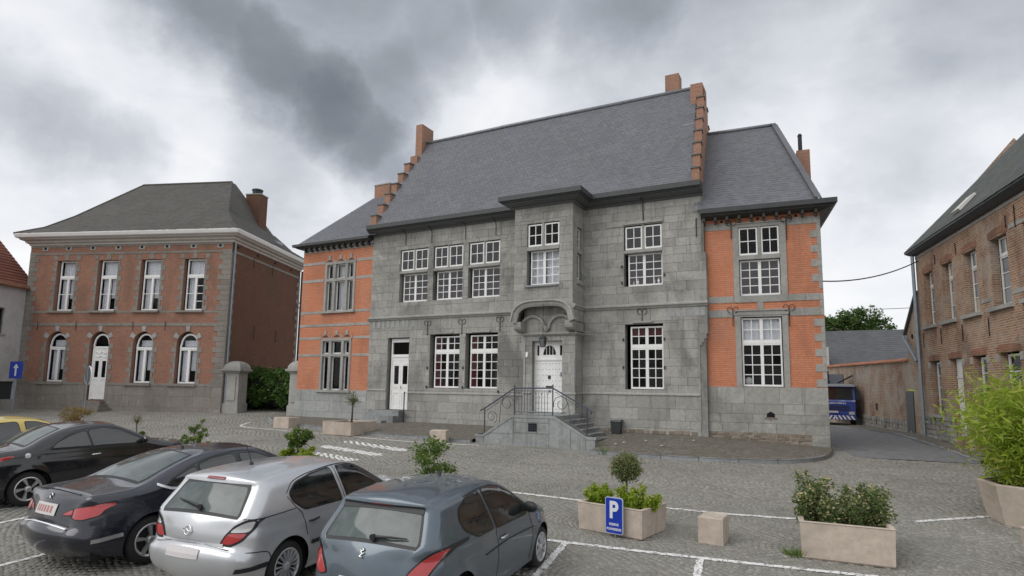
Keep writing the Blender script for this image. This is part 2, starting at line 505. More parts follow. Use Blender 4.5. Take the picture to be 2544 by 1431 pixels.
# ------------------------------------------------------------------ ground, street, pavements
def cobble_mat(name, painted=False):
    m, t, p = new_mat(name)
    pos = t.add('ShaderNodeNewGeometry').outputs['Position']
    r = rnd(t)
    a = t.noise(pos, .45, 5, .6)
    b = t.noise(pos, 26, 4, .65)
    c2_ = t.noise(pos, 1.6, 6, .7, .5)
    f = t.math('ADD', t.math('MULTIPLY', r, .55), t.math('MULTIPLY', t.ramp(a, [(.3, 0.), (.7, 1.)]), .38))
    col = t.ramp(f, [(0., (.20, .193, .175)), (.45, (.275, .266, .243)), (.8, (.335, .322, .292)), (1., (.45, .425, .37))])
    col = t.mix(t.math('MULTIPLY', t.ramp(c2_, [(.5, 0.), (.7, 1.)]), .35), col, (.20, .17, .12))
    col = t.mix(t.math('MULTIPLY', t.ramp(b, [(.35, 1.), (.6, 0.)]), .35), col, (.10, .098, .09))
    dkp = t.noise(t.mapping(pos, (1, 1, 1), (6, 2, 0)), .55, 7, .68, .7)
    col = t.mix(t.math('MULTIPLY', t.ramp(dkp, [(.52, 0.), (.70, 1.)]), .45), col, (.10, .097, .088))
    if painted:
        worn = t.math('ADD', t.math('MULTIPLY', t.noise(pos, 14, 5, .7), .6), t.math('MULTIPLY', r, .4))
        col = t.mix(t.ramp(worn, [(.20, 0.), (.36, .95)]), col, (.74, .74, .73))
    t.t.links.new(col, p.inputs['Base Color'])
    p.inputs['Roughness'].default_value = .72
    p.inputs['Specular IOR Level'].default_value = .3
    h = t.add('ShaderNodeBump', {'Height': b, 'Strength': .5, 'Distance': .012})
    t.t.links.new(h.outputs[0], p.inputs['Normal'])
    return m
def joint_mat():
    m, t, p = new_mat('sandy_joints')
    pos = t.add('ShaderNodeNewGeometry').outputs['Position']
    a = t.noise(pos, .7, 6, .7, .4)
    b = t.noise(pos, 18, 5, .7)
    col = t.mix(t.ramp(b, [(.3, 0.), (.7, 1.)]), (.18, .172, .148), (.28, .27, .24))
    col = t.mix(t.math('MULTIPLY', t.ramp(a, [(.52, 0.), (.68, 1.)]), .6), col, (.10, .115, .05))
    t.t.links.new(col, p.inputs['Base Color'])
    p.inputs['Roughness'].default_value = .95
    return m
def paving_mat():
    m, t, p = new_mat('worn_sett_paving')
    pos = t.add('ShaderNodeNewGeometry').outputs['Position']
    v = t.add('ShaderNodeTexVoronoi', {'Vector': t.mapping(pos, (1, 1, .01)), 'Scale': 9.0})
    e = t.add('ShaderNodeTexVoronoi', {'Vector': t.mapping(pos, (1, 1, .01)), 'Scale': 9.0}, feature='DISTANCE_TO_EDGE').outputs['Distance']
    a = t.noise(pos, .8, 7, .7, .5)
    b = t.noise(pos, 24, 5, .65)
    sx = t.add('ShaderNodeSeparateXYZ', {0: v.outputs['Color']}).outputs[0]
    col = t.mix(sx, (.115, .105, .088), (.20, .188, .165))
    col = t.mix(t.math('MULTIPLY', t.ramp(e, [(.0, 1.), (.10, 0.)]), .6), col, (.085, .075, .055))
    col = t.mix(t.math('MULTIPLY', t.ramp(a, [(.45, 0.), (.65, 1.)]), .5), col, (.12, .105, .065))
    col = t.mix(t.math('MULTIPLY', t.ramp(b, [(.62, 0.), (.75, 1.)]), .5), col, (.34, .33, .30))
    t.t.links.new(col, p.inputs['Base Color'])
    p.inputs['Roughness'].default_value = .9
    h = t.add('ShaderNodeBump', {'Height': t.math('ADD', t.math('MINIMUM', e, .12), t.math('MULTIPLY', b, .08)), 'Strength': .6, 'Distance': .12})
    t.t.links.new(h.outputs[0], p.inputs['Normal'])
    return m
M_['cobble'] = cobble_mat('granite_sett')
M_['painted'] = cobble_mat('white_painted_sett', True)
M_['joint'] = joint_mat()
M_['paving'] = paving_mat()
M_['asphalt'] = plain('asphalt', (.175, .177, .182), .85, var=.22, vs_=5, bump=.15)

def axis(*seg):
    out = []
    for a, b, st in seg:
        out += list(np.arange(a, b, st))
    return np.array(out)
gx = axis((-1500, -200, 260), (-200, -60, 28), (-60, 20, 1.0), (20, 60, 8), (60, 200, 28), (200, 1501, 260))
gy = axis((-1500, -100, 280), (-100, -4, 12), (-4, 44, .8), (44, 100, 7), (100, 300, 40), (300, 1501, 240))
X, Y = np.meshgrid(gx, gy, indexing='ij')
V = np.stack([X, Y, gz(X, Y)], -1).reshape(-1, 3)
nx, ny = len(gx), len(gy)
ii = (np.arange(nx - 1)[:, None] * ny + np.arange(ny - 1)[None]).ravel()
Fq = np.stack([ii, ii + ny, ii + ny + 1, ii + 1], 1)
me = bpy.data.meshes.new('ground')
me.from_pydata(V.tolist(), [], Fq.tolist())
finish(me, M_['joint'], smooth=True)
ground = tag(obj('ground', me, None), 'cobbled town square sloping gently up to the houses', kind='structure')

def in_poly(x, y, P):
    r = np.zeros(x.shape, bool)
    n = len(P)
    for i in range(n):
        x0, y0 = P[i][:2]; x1, y1 = P[(i + 1) % n][:2]
        c = ((y0 > y) != (y1 > y))
        with np.errstate(divide='ignore', invalid='ignore'):
            r ^= c & (x < (x1 - x0) * (y - y0) / (y1 - y0 + 1e-12) + x0)
    return r
def near_line(x, y, L, wd):
    r = np.zeros(x.shape, bool)
    for (x0, y0), (x1, y1) in zip(L[:-1], L[1:]):
        dx, dy = x1 - x0, y1 - y0
        q = np.clip(((x - x0) * dx + (y - y0) * dy) / (dx * dx + dy * dy), 0, 1)
        r |= np.hypot(x - x0 - q * dx, y - y0 - q * dy) < wd / 2
    return r
def catmull(P, step):
    P = [np.array(p, float) for p in P]
    out, idx = [], []
    for i in range(len(P) - 1):
        p0, p1, p2, p3 = P[max(i - 1, 0)], P[i], P[i + 1], P[min(i + 2, len(P) - 1)]
        if i == 0: p0 = 2 * p1 - p2
        if i == len(P) - 2: p3 = 2 * p2 - p1
        d = np.linalg.norm(p2 - p1)
        t0 = (p2 - p0) / max(np.linalg.norm(p2 - p1) + np.linalg.norm(p1 - p0), 1e-6) * d
        t1 = (p3 - p1) / max(np.linalg.norm(p3 - p2) + np.linalg.norm(p2 - p1), 1e-6) * d
        n = max(1, int(round(d / step)))
        idx.append(len(out))
        for k in range(n):
            u = k / n
            out.append((2 * u**3 - 3 * u**2 + 1) * p1 + (u**3 - 2 * u**2 + u) * t0 + (-2 * u**3 + 3 * u**2) * p2 + (u**3 - u**2) * t1)
    idx.append(len(out))
    out.append(P[-1])
    return np.array(out), np.array(idx)

KERB_L = [(-23.1, 20.0), (-21.4, 18.85), (-18.4, 18.25), (-15.4, 17.8), (-12.6, 17.85), (-10.82, 17.9)]
KERB_R = [(-6.46, 17.66), (-4.3, 17.72), (-2.4, 18.1), (-1.0, 18.75), (-.25, 19.75), (.02, 21.0), (.03, 22.3)]
def base_z(x):      # foot of the facade
    return .97 - .055 * max(0, x + 4.0)
pav_poly = KERB_L + KERB_R + [(.03, 25), (-23.1, 25)]
asph_L = [(.79, 20.9), (.30, 22.6), (.02, 24.1), (-.25, 28), (-1.3, 36), (-3.5, 46)]
asph_R = [(3.55, 21.35), (3.36, 22.8), (3.02, 24.6), (2.35, 27.6), (1.55, 31), (-.1, 36), (-2.2, 41), (-3.4, 46)]
asph_poly = asph_L + asph_R[::-1]
pavR_poly = asph_R[:6] + [(1.2, 36), (2.9, 31), (3.4, 27), (4.4, 21), (6.5, 20.0), (4.6, 20.6)]

mb = MB()                                               # asphalt side street
a, _ = catmull(asph_L, .8); b, _ = catmull(asph_R, .8)
qa = np.array([a[int(k)] for k in np.linspace(0, len(a) - 1, 30)]); qb = np.array([b[int(k)] for k in np.linspace(0, len(b) - 1, 30)])
rows = []
for p, q in zip(qa, qb):
    rows.append([(*(p + (q - p) * s), g1(*(p + (q - p) * s)) + .008 + .012 * math.sin(PI * s)) for s in np.linspace(0, 1, 7)])
mb.grid(rows)
street = tag(obj('street', mb, M_['asphalt'], smooth=True), 'narrow grey asphalt side street bending away between the houses', kind='structure')

def kerb_run(parent, path, ztop, wdt=.15, length=1.0):
    P, _ = catmull(path, .05)
    d = np.r_[0, np.cumsum(np.hypot(*np.diff(P, axis=0).T))]
    n = max(1, int(d[-1] / length))
    cut = np.linspace(0, d[-1], n + 1)
    at = lambda s: np.array([np.interp(s, d, P[:, 0]), np.interp(s, d, P[:, 1])])
    for i in range(n):
        s0, s1 = cut[i] + .008, cut[i + 1] - .008
        k = MB(); rows = []
        for s in np.linspace(s0, s1, 4):
            p = at(s); t = at(min(s + .02, d[-1])) - at(max(s - .02, 0)); t /= np.linalg.norm(t)
            nrm = np.array([-t[1], t[0]])
            zt = ztop(*p) + random.uniform(-.004, .004); zb = g1(*p) - .1
            o = p - nrm * 0.0; q = p + nrm * wdt
            rows.append([(*o, zb), (*(o + nrm * .012), zt - .02), (*(o + nrm * .03), zt), (*q, zt), (*q, zb)])
        k.grid(rows)
        k.poly(rows[0]); k.poly(rows[-1][::-1])
        obj('kerbstone', k, M_['kerb'], parent)
ztop = lambda x, y: g1(x, y) + .115
def pavement_patch(path, name, lab):
    P, _ = catmull(path, .4)
    rows = []
    for p in P:
        wall = np.array([p[0], 22.3]) if p[1] < 22.0 else np.array([p[0] - .05, 22.35])
        z0, z1 = ztop(*p) - .006, base_z(p[0]) + (.04 if wall[1] > 22 else 0)
        rows.append([(*(p + (wall - p) * s), z0 + (z1 - z0) * min(1, s * (wall[1] - p[1]) / max(.1, 21.35 - p[1])) + (0 if s in (0, 1) else random.uniform(-.006, .006))) for s in np.linspace(0, 1, 7)])
    m_ = MB(); m_.grid(rows)
    return tag(obj(name, m_, M_['paving'], smooth=True), lab, kind='structure')
pavL = pavement_patch(KERB_L, 'pavement', 'worn brown pavement in front of the grey stone house, left of the entrance stairs')
pavM = MB(); pavM.grid([[(x, y, ztop(x, 17.9) + (base_z(x) - ztop(x, 17.9)) * (y - 17.9) / 3.45) for y in (18.25, 19.5, 22.3)] for x in (-10.9, -8.5, -6.4)])
pavM = tag(obj('pavement', pavM, M_['paving']), 'pavement under the entrance stairs', kind='structure')
pavR = pavement_patch(KERB_R, 'pavement', 'worn brown pavement rounding the corner of the orange brick wing')
kerb_run(pavL, KERB_L, ztop)
kerb_run(pavR, KERB_R, ztop)
mb = MB()                                               # pavement of the side street
P, _ = catmull(asph_R[:7], .6)
rows = []
for p in P:
    q = p + np.array([1.3 if p[1] > 24 else 1.3 + (24 - p[1]) * .8, .25])
    rows.append([(*(p + (q - p) * s), g1(*p) + .09 + .05 * s) for s in (0, .5, 1)])
mb.grid(rows)
pavS = tag(obj('pavement', mb, M_['paving'], smooth=True), 'narrow pavement along the old brown brick house', kind='structure')
kerb_run(pavS, asph_R[:6][::-1], lambda x, y: g1(x, y) + .095)

# ---- setts laid in segmental arcs
def setts(y0, y1, x0, x1, sp, wc):
    xs, ys, an, ln = [], [], [], []
    ncol = int((y1 - y0) / wc) + 1
    npr = int(wc / (sp * 1.03))
    for c in range(ncol):
        yc = y0 + (c + .5) * wc
        sg = 1 if c % 2 == 0 else -1
        k = np.arange(int((x1 - x0) / sp))
        j = np.arange(npr)
        K, J = np.meshgrid(k, j, indexing='ij')
        tt = (J + .5 + (K % 2) * .5 - .25) / npr - .5
        Xc = x0 + K * sp + sg * (.24 * wc) * (1 - (2 * tt) ** 2) + rng.normal(0, sp * .06, K.shape)
        Yc = yc + tt * wc + rng.normal(0, sp * .06, K.shape)
        A = np.arctan(sg * .24 * wc * (-8 * tt) / wc)
        xs.append(Xc.ravel()); ys.append(Yc.ravel()); an.append(A.ravel())
        ln.append(np.full(K.size, sp))
    return [np.concatenate(q) for q in (xs, ys, an, ln)]
A1 = setts(3.2, 13.6, -17.5, 8.5, .094, 1.3)
A2 = setts(13.6, 22.4, -44, 9.5, .125, 1.25)
A3 = setts(8.4, 13.6, -34, -17.5, .125, 1.3)
sx, sy, sa, ssz = [np.concatenate(q) for q in zip(A1, A2, A3)]
sz = gz(sx, sy)
C = np.stack([sx, sy, sz - 2.5], 1)
Rm = np.array([list(rt2), list(-up2), list(fw)])
pc = C @ Rm.T
with np.errstate(divide='ignore', invalid='ignore'):
    ppx, ppy = 1272 + 1505 * pc[:, 0] / pc[:, 2], 780 + 1505 * pc[:, 1] / pc[:, 2]
keep = (pc[:, 2] > 1) & (ppx > -420) & (ppx < 2960) & (ppy < 1800)
keep &= ~in_poly(sx, sy, pav_poly) & ~in_poly(sx, sy, asph_poly) & ~in_poly(sx, sy, pavR_poly)
keep &= ~((sx > -10.85) & (sx < -6.42) & (sy > 18.0))
sx, sy, sz, sa, ssz, ppx, ppy, dep = [q[keep] for q in (sx, sy, sz, sa, ssz, ppx, ppy, pc[:, 2])]
N = len(sx)
LINES = dict(
    front=([(-5.6, 8.85), (-3.97, 8.93), (-2.43, 9.09), (-.87, 9.30), (.42, 9.50), (.8, 9.56)], .17),
    bay_a=([(-3.66, 8.93), (-3.43, 7.33), (-3.1, 5.4)], .17), bay_b=([(-1.70, 9.15), (-1.60, 8.33), (-1.42, 6.9)], .17),
    far=([(-10.5, 11.5), (-5.80, 11.71), (-4.42, 11.72), (-2.50, 11.95), (-1.78, 12.0), (-.45, 12.27)], .18),
    right=([(1.24, 13.04), (2.5, 14.15)], .18),
    gap_a=([(-9.45, 3.6), (-9.62, 4.55), (-9.75, 5.2)], .15), gap_b=([(-12.1, 4.9), (-12.3, 5.75), (-12.45, 6.4)], .14), gap_c=([(-13.45, 5.3), (-13.25, 6.15), (-13.2, 6.7)], .14),
    edge=([(-22.67, 18.75), (-21.62, 17.47), (-19.2, 17.25), (-17.06, 17.30), (-13.03, 17.10), (-10.25, 17.5)], .17))
CROSS = [[(-14.55, 16.1), (-11.75, 15.45)], [(-14.35, 14.85), (-11.9, 14.35)], [(-13.55, 13.65), (-11.85, 13.25)]]
paintid = np.zeros(N, int)
worn = rng.random(N)
labels = []
for k, (nm, (L, wd)) in enumerate(LINES.items()):
    hit = near_line(sx, sy, L, wd * .45) & (worn > .35)
    paintid[hit] = k + 1
for k, L in enumerate(CROSS):
    paintid[near_line(sx, sy, L, .40) & (worn > .05)] = 50 + k
for _ in range(26):                                     # stray paint flecks
    q = rng.integers(0, N)
    if sy[q] < 12 and sx[q] > -1.5: paintid[q] = 90
c_, s_ = np.cos(sa), np.sin(sa)
hx = ssz * .47 * rng.uniform(.90, 1.06, N)             # along the arc normal
hy = ssz * .485 * rng.uniform(.88, 1.08, N)
hh = .0075 + rng.normal(0, .0025, N)
UNIT = np.array([(-1, -1, -2.2), (1, -1, -2.2), (1, 1, -2.2), (-1, 1, -2.2), (-.78, -.78, 1), (.78, -.78, 1), (.78, .78, 1), (-.78, .78, 1)])
UF = np.array([(4, 5, 6, 7), (0, 1, 5, 4), (1, 2, 6, 5), (2, 3, 7, 6), (3, 0, 4, 7)])
jit = rng.normal(0, .07, (N, 8, 2)); jit[:, :4] *= .4
tilt = rng.normal(0, .0016, (N, 4))
lx = (UNIT[None, :, 0] + jit[..., 0]) * hx[:, None]
ly = (UNIT[None, :, 1] + jit[..., 1]) * hy[:, None]
wx = sx[:, None] + lx * c_[:, None] - ly * s_[:, None]
wy = sy[:, None] + lx * s_[:, None] + ly * c_[:, None]
wz = gz(wx, wy) + UNIT[None, :, 2] * hh[:, None]
wz[:, 4:] += tilt
SV = np.stack([wx, wy, wz], -1)
def sett_mesh(name, sel, mat, center=None):
    k = np.nonzero(sel)[0]
    v = SV[k].reshape(-1, 3)
    if center is not None: v = v - center
    f = (np.arange(len(k))[:, None, None] * 8 + UF[None]).reshape(-1, 4)
    me = bpy.data.meshes.new(name)
    me.vertices.add(len(v)); me.vertices.foreach_set('co', v.astype(np.float32).ravel())
    me.loops.add(f.size); me.loops.foreach_set('vertex_index', f.astype(np.int32).ravel())
    me.polygons.add(len(f))
    me.polygons.foreach_set('loop_start', np.arange(0, f.size, 4, dtype=np.int32))
    me.update(calc_edges=True)
    finish(me, mat)
    return me
vis = (ppx > 1420) & (ppx < 2530) & (ppy < 1425) & (paintid == 0)
order = np.argsort(np.where(vis, dep, 1e9))[:300]
single = np.zeros(N, bool); single[order] = True
for k in order:
    o = np.zeros(N, bool); o[k] = True
    c0 = np.array([sx[k], sy[k], sz[k]])
    q = bpy.data.objects.new('cobblestone', sett_mesh('cobblestone', o, M_['cobble'], c0))
    link(q, ground); q.location = c0
o = obj('cobblestones', sett_mesh('cobblestones', ((paintid == 0) | ((paintid > 0) & (paintid < 50))) & ~single, M_['cobble']), None, ground)
o['kind'] = 'stuff'
LAB = dict(front='broken white painted line along the heads of the parking bays', bay_a='white bay line beside the grey blue hatchback', bay_b='short white bay line in front of the cube bollard', far='broken white line along the roadway behind the planters', right='white line running to the octagonal planter with bamboo', gap_a='white bay line behind the navy saloon', gap_b='white bay line beside the black coupe', gap_c='white bay line under the rear wheel of the black coupe', edge='long white edge line along the kerb left of the stairs')
def paint_sheet_mat():
    m, t, pr = new_mat('worn_line_paint')
    pos = t.add('ShaderNodeNewGeometry').outputs['Position']
    e = t.add('ShaderNodeTexVoronoi', {'Vector': t.mapping(pos, (1, 1, .01)), 'Scale': 10.5}, feature='DISTANCE_TO_EDGE').outputs['Distance']
    wn = t.math('ADD', t.noise(pos, 9, 6, .7), t.math('MULTIPLY', t.ramp(e, [(.0, 0.), (.09, 1.)]), .2))
    col = t.mix(t.ramp(wn, [(.53, 0.), (.64, 1.)]), (.25, .24, .215), (.76, .76, .75))
    t.t.links.new(col, pr.inputs['Base Color'])
    pr.inputs['Roughness'].default_value = .7
    return m
M_['line'] = paint_sheet_mat()
def line_sheet(L, wd, z=.0115):
    P, _ = catmull(L, .05) if len(L) > 2 else (np.array([np.array(L[0]) + (np.array(L[1]) - np.array(L[0])) * t for t in np.linspace(0, 1, max(2, int(math.dist(*L) / .05)))]), None)
    t_ = np.gradient(P, axis=0); t_ /= np.linalg.norm(t_, axis=1)[:, None]
    n_ = np.stack([-t_[:, 1], t_[:, 0]], 1)
    m_ = MB()
    m_.grid([[(*(q + v * s * (wd / 2 + random.uniform(-.012, .012))), g1(*(q + v * s * wd / 2)) + z) for s in (-1, 1)] for q, v in zip(P, n_)])
    return m_
for k, (nm, (L, wd)) in enumerate(LINES.items()):
    tag(obj('parking_line', line_sheet(L, wd * .62), M_['line']), LAB[nm], kind='structure')
for k in range(3):
    tag(obj('crosswalk_stripe', sett_mesh('crosswalk_stripe', paintid == 50 + k, M_['painted']), None), ['white crosswalk stripe nearest the kerb', 'middle white crosswalk stripe', 'white crosswalk stripe nearest the parked cars'][k], kind='structure')
if (paintid == 90).any():
    tag(obj('paint_flecks', sett_mesh('paint_flecks', paintid == 90, M_['painted']), None), 'scattered flecks of old white paint on the setts', kind='stuff')
# ------------------------------------------------------------------ building helpers
UNITQ = {}
def unit_quad(mat):
    if mat.name not in UNITQ:
        m_ = MB(); m_.quad((0, 0, 0), (1, 0, 0), (1, 0, 1), (0, 0, 1))
        UNITQ[mat.name] = m_.mesh('pane', mat, fix=False)
    return UNITQ[mat.name]
def pane(parent, x0, x1, z0, z1, y, mat, m=None):
    o = bpy.data.objects.new('pane', unit_quad(mat))
    link(o, parent)
    b = Matrix.Translation((x0, y, z0)) @ Matrix.Diagonal((x1 - x0, 1, z1 - z0, 1)).to_4x4()
    o.matrix_basis = (m @ b) if m is not None else b
    return o
def rsub(rects, h):
    out = []
    for a in rects:
        x0, x1, z0, z1 = a
        hx0, hx1, hz0, hz1 = h
        if hx0 >= x1 or hx1 <= x0 or hz0 >= z1 or hz1 <= z0:
            out.append(a); continue
        if hz0 > z0: out.append((x0, x1, z0, hz0))
        if hz1 < z1: out.append((x0, x1, hz1, z1))
        c0, c1 = max(z0, hz0), min(z1, hz1)
        if hx0 > x0: out.append((x0, hx0, c0, c1))
        if hx1 < x1: out.append((hx1, x1, c0, c1))
    return out
def wall_front(mb, x0, x1, z0, z1, holes, y=0.0, m=0):
    xs = sorted({x0, x1, *[v for h in holes for v in h[:2] if x0 < v < x1]})
    zs = sorted({z0, z1, *[v for h in holes for v in h[2:] if z0 < v < z1]})
    for a, b in zip(xs[:-1], xs[1:]):
        for c, d in zip(zs[:-1], zs[1:]):
            cx, cz = (a + b) / 2, (c + d) / 2
            if not any(h[0] < cx < h[1] and h[2] < cz < h[3] for h in holes):
                mb.quad((a, y, c), (b, y, c), (b, y, d), (a, y, d), m)
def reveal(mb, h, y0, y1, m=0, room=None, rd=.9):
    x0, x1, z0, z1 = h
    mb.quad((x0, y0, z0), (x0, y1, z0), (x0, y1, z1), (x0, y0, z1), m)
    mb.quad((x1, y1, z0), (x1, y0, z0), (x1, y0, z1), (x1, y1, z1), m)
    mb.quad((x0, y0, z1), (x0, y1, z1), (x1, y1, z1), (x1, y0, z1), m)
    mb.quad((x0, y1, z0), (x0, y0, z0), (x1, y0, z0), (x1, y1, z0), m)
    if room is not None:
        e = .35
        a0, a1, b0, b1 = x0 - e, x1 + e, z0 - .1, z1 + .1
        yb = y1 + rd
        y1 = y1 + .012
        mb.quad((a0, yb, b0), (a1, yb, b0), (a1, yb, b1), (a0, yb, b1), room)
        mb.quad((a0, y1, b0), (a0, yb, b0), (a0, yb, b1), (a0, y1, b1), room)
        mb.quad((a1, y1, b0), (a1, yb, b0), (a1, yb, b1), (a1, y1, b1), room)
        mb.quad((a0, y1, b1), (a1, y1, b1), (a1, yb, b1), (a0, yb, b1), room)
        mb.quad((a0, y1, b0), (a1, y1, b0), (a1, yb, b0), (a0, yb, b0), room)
def ashlar(x0, x1, z0, z1, holes, hr=(.24, .40), lr=(.35, .95), minsz=.05):
    out = []
    z = z0
    k = 0
    while z < z1 - .02:
        h = random.uniform(*hr)
        if z1 - z - h < hr[0] * .7: h = z1 - z
        x = x0 - random.uniform(0, lr[1]) * .5
        while x < x1 - .01:
            l = random.uniform(*lr)
            a, b = max(x, x0), min(x + l, x1)
            if x1 - b < .14: b = x1
            rs = [(a, b, z, z + h)]
            for q in holes: rs = rsub(rs, q)
            out += [r for r in rs if r[1] - r[0] > minsz and r[3] - r[2] > minsz]
            x = b if b == x1 else x + l
        z += h
        k += 1
    return out
def block_geo(mb, r, y, prot=.012, joint=.004, m=0, ch=.005, back=.03):
    x0, x1, z0, z1 = r
    x0 += joint; x1 -= joint; z0 += joint; z1 -= joint
    yf = y - random.uniform(0, prot)
    P0 = [(x0, y + back, z0), (x1, y + back, z0), (x1, y + back, z1), (x0, y + back, z1)]
    P1 = [(x0, yf + ch, z0), (x1, yf + ch, z0), (x1, yf + ch, z1), (x0, yf + ch, z1)]
    P2 = [(x0 + ch, yf, z0 + ch), (x1 - ch, yf, z0 + ch), (x1 - ch, yf, z1 - ch), (x0 + ch, yf, z1 - ch)]
    for k in range(4):
        j = (k + 1) % 4
        mb.quad(P0[k], P0[j], P1[j], P1[k], m)
        mb.quad(P1[k], P1[j], P2[j], P2[k], m)
    mb.quad(*P2, m)
def blocks(parent, rects, y, mat, name='stone_block', limit=300, prot=.007, joint=.0025, m=None, back=.03):
    rects = sorted(rects, key=lambda r: -(r[1] - r[0]) * (r[3] - r[2]))
    for r in rects[:limit]:
        b = MB(); block_geo(b, r, y, prot, joint, back=back)
        obj(name, b, mat, parent, fix=False, m=m)
    if rects[limit:]:
        b = MB()
        for r in rects[limit:]: block_geo(b, r, y, prot, joint, back=back)
        o = obj(name + 's', b, mat, parent, fix=False, m=m); o['kind'] = 'stuff'
def casement(mb, panes, x0, x1, z0, z1, cols, rows, fwd, mw, y, th=.05):
    mb.box(x0, x0 + fwd, y, y + th, z0, z1); mb.box(x1 - fwd, x1, y, y + th, z0, z1)
    mb.box(x0 + fwd, x1 - fwd, y + .001, y + th, z0, z0 + fwd * 1.25); mb.box(x0 + fwd, x1 - fwd, y + .001, y + th, z1 - fwd, z1)
    ix0, ix1, iz0, iz1 = x0 + fwd, x1 - fwd, z0 + fwd * 1.25, z1 - fwd
    cx = np.linspace(ix0, ix1, cols + 1); cz = np.linspace(iz0, iz1, rows + 1)
    for v in cx[1:-1]: mb.box(v - mw / 2, v + mw / 2, y + .01, y + th - .008, iz0, iz1)
    for v in cz[1:-1]: mb.box(ix0, ix1, y + .012, y + th - .01, v - mw / 2, v + mw / 2)
    for i in range(cols):
        for j in range(rows):
            panes.append((cx[i], cx[i + 1], cz[j], cz[j + 1], y + .03))
def sash_window(parent, cas, mat='white', glass='glass', extra=None, fwd=.05, mw=.028, m=None, label=None, curtains=()):
    """cas: list of (x0, x1, z0, z1, cols, rows, y)"""
    mb, pn = MB(), []
    for x0, x1, z0, z1, c, r, y in cas:
        casement(mb, pn, x0, x1, z0, z1, c, r, fwd, mw, y)
    if extra: extra(mb)
    wdw = obj('window', mb, M_[mat], parent, m=m, label=label)
    for p in pn: pane(wdw, *p, M_[glass])
    for (x0, x1, z0, z1, y, cm) in curtains:
        c = MB()
        n = max(4, int((x1 - x0) / .05))
        c.grid([[(x0 + (x1 - x0) * i / n, y + .02 * math.sin(i * 1.9) + .01 * math.sin(i * .7), z) for z in (z0, z1)] for i in range(n + 1)])
        obj('curtain', c, M_[cm], wdw, smooth=True, fix=False)
    return wdw
def strips(parent, x0, x1, z0, z1, y, mat, n, name='band_stone', prot=.02, m=None):
    xs = np.linspace(x0, x1, n + 1)
    if n > 1: xs[1:-1] += rng.uniform(-.08, .08, n - 1)
    blocks(parent, [(a, b, z0, z1) for a, b in zip(xs[:-1], xs[1:])], y - prot, mat, name, prot=.004, joint=.003, m=m, back=prot + .02)
def sweep(mb, path, prof, m=0, side=1, caps=True):
    """sweep a (out, z) profile along a plan path; out is to the right of travel when side=1"""
    P = [np.array(p[:2], float) for p in path]
    rows = []
    for k, p in enumerate(P):
        d0 = P[k] - P[k - 1] if k > 0 else P[1] - P[0]
        d1 = P[k + 1] - P[k] if k < len(P) - 1 else P[-1] - P[-2]
        d0 /= np.linalg.norm(d0); d1 /= np.linalg.norm(d1)
        n0 = np.array([d0[1], -d0[0]]) * side; n1 = np.array([d1[1], -d1[0]]) * side
        b = n0 + n1
        b = b / (b @ n0)
        rows.append([(*(p + b * o), z) for o, z in prof])
    mb.grid(rows, m)
    if caps:
        mb.poly(rows[0], m); mb.poly(rows[-1][::-1], m)
CAMP = Vector((0, 0, 2.5))
def slates(roof, O, U, Vv, Nn, poly, wd, ex, mat, limit=300, fr_=None, name='slate', rag=.008, lift=.007, avoid=()):
    O, U, Vv, Nn = Vector(O), Vector(U).normalized(), Vector(Vv).normalized(), Vector(Nn).normalized()
    items = []
    vmin, vmax = min(p[1] for p in poly), max(p[1] for p in poly)
    r = 0
    v = vmin
    while v < vmax - ex * .3:
        vm = v + ex * .5
        xs = []
        for i in range(len(poly)):
            (a0, b0), (a1, b1) = poly[i], poly[(i + 1) % len(poly)]
            if (b0 > vm) != (b1 > vm): xs.append(a0 + (vm - b0) / (b1 - b0) * (a1 - a0))
        xs.sort()
        for u0, u1 in zip(xs[::2], xs[1::2]):
            u = u0 - (wd * .5 if r % 2 else 0) - wd * .1
            while u < u1:
                a, b = max(u, u0), min(u + wd, u1)
                if b - a > .03 and not any(q[0] < (a + b) / 2 < q[1] and q[2] < vm < q[3] for q in avoid):
                    items.append((a + .003, b - .003, v, min(v + ex * 1.3, vmax)))
                u += wd
        v += ex
        r += 1
    def geo(mb, it):
        a, b, v0, v1 = it
        j = random.uniform(-rag, rag); h = lift + random.uniform(0, .004)
        P = lambda u, v, n: tuple(O + U * u + Vv * v + Nn * n)
        mb.quad(P(a, v0 + j, h), P(b, v0 + j, h + random.uniform(-.002, .002)), P(b, v1, .004), P(a, v1, .004))
        mb.quad(P(a, v0 + j, 0), P(b, v0 + j, 0), P(b, v0 + j, h), P(a, v0 + j, h))
    F = FRAME[roof.parent.name][0] if roof.parent and roof.parent.name in FRAME else Matrix.Identity(4)
    if fr_ is not None: F = F @ fr_
    def dist(it): return (F @ (O + U * it[0] + Vv * it[2]) - CAMP).length
    items.sort(key=dist)
    for it in items[:limit]:
        b = MB(); geo(b, it)
        obj(name, b, mat, roof, fix=False)
    if items[limit:]:
        b = MB()
        for it in items[limit:]: geo(b, it)
        obj(name + 's', b, mat, roof, fix=False)['kind'] = 'stuff'
def anchor_curl(parent, x, z0, z1, y, curl=True, m=None):
    b = MB()
    b.tube([(x, y, z0), (x, y, z1)], .014, 5)
    if curl:
        for s in (-1, 1):
            b.tube([(x + s * .11 * (1 - math.cos(a)) * (1 - a / 14), y, z1 - .03 + .10 * math.sin(a)) for a in np.linspace(0, 4.9, 14)], .010, 5)
    obj('wall_anchor', b, M_['iron'], parent, m=m)

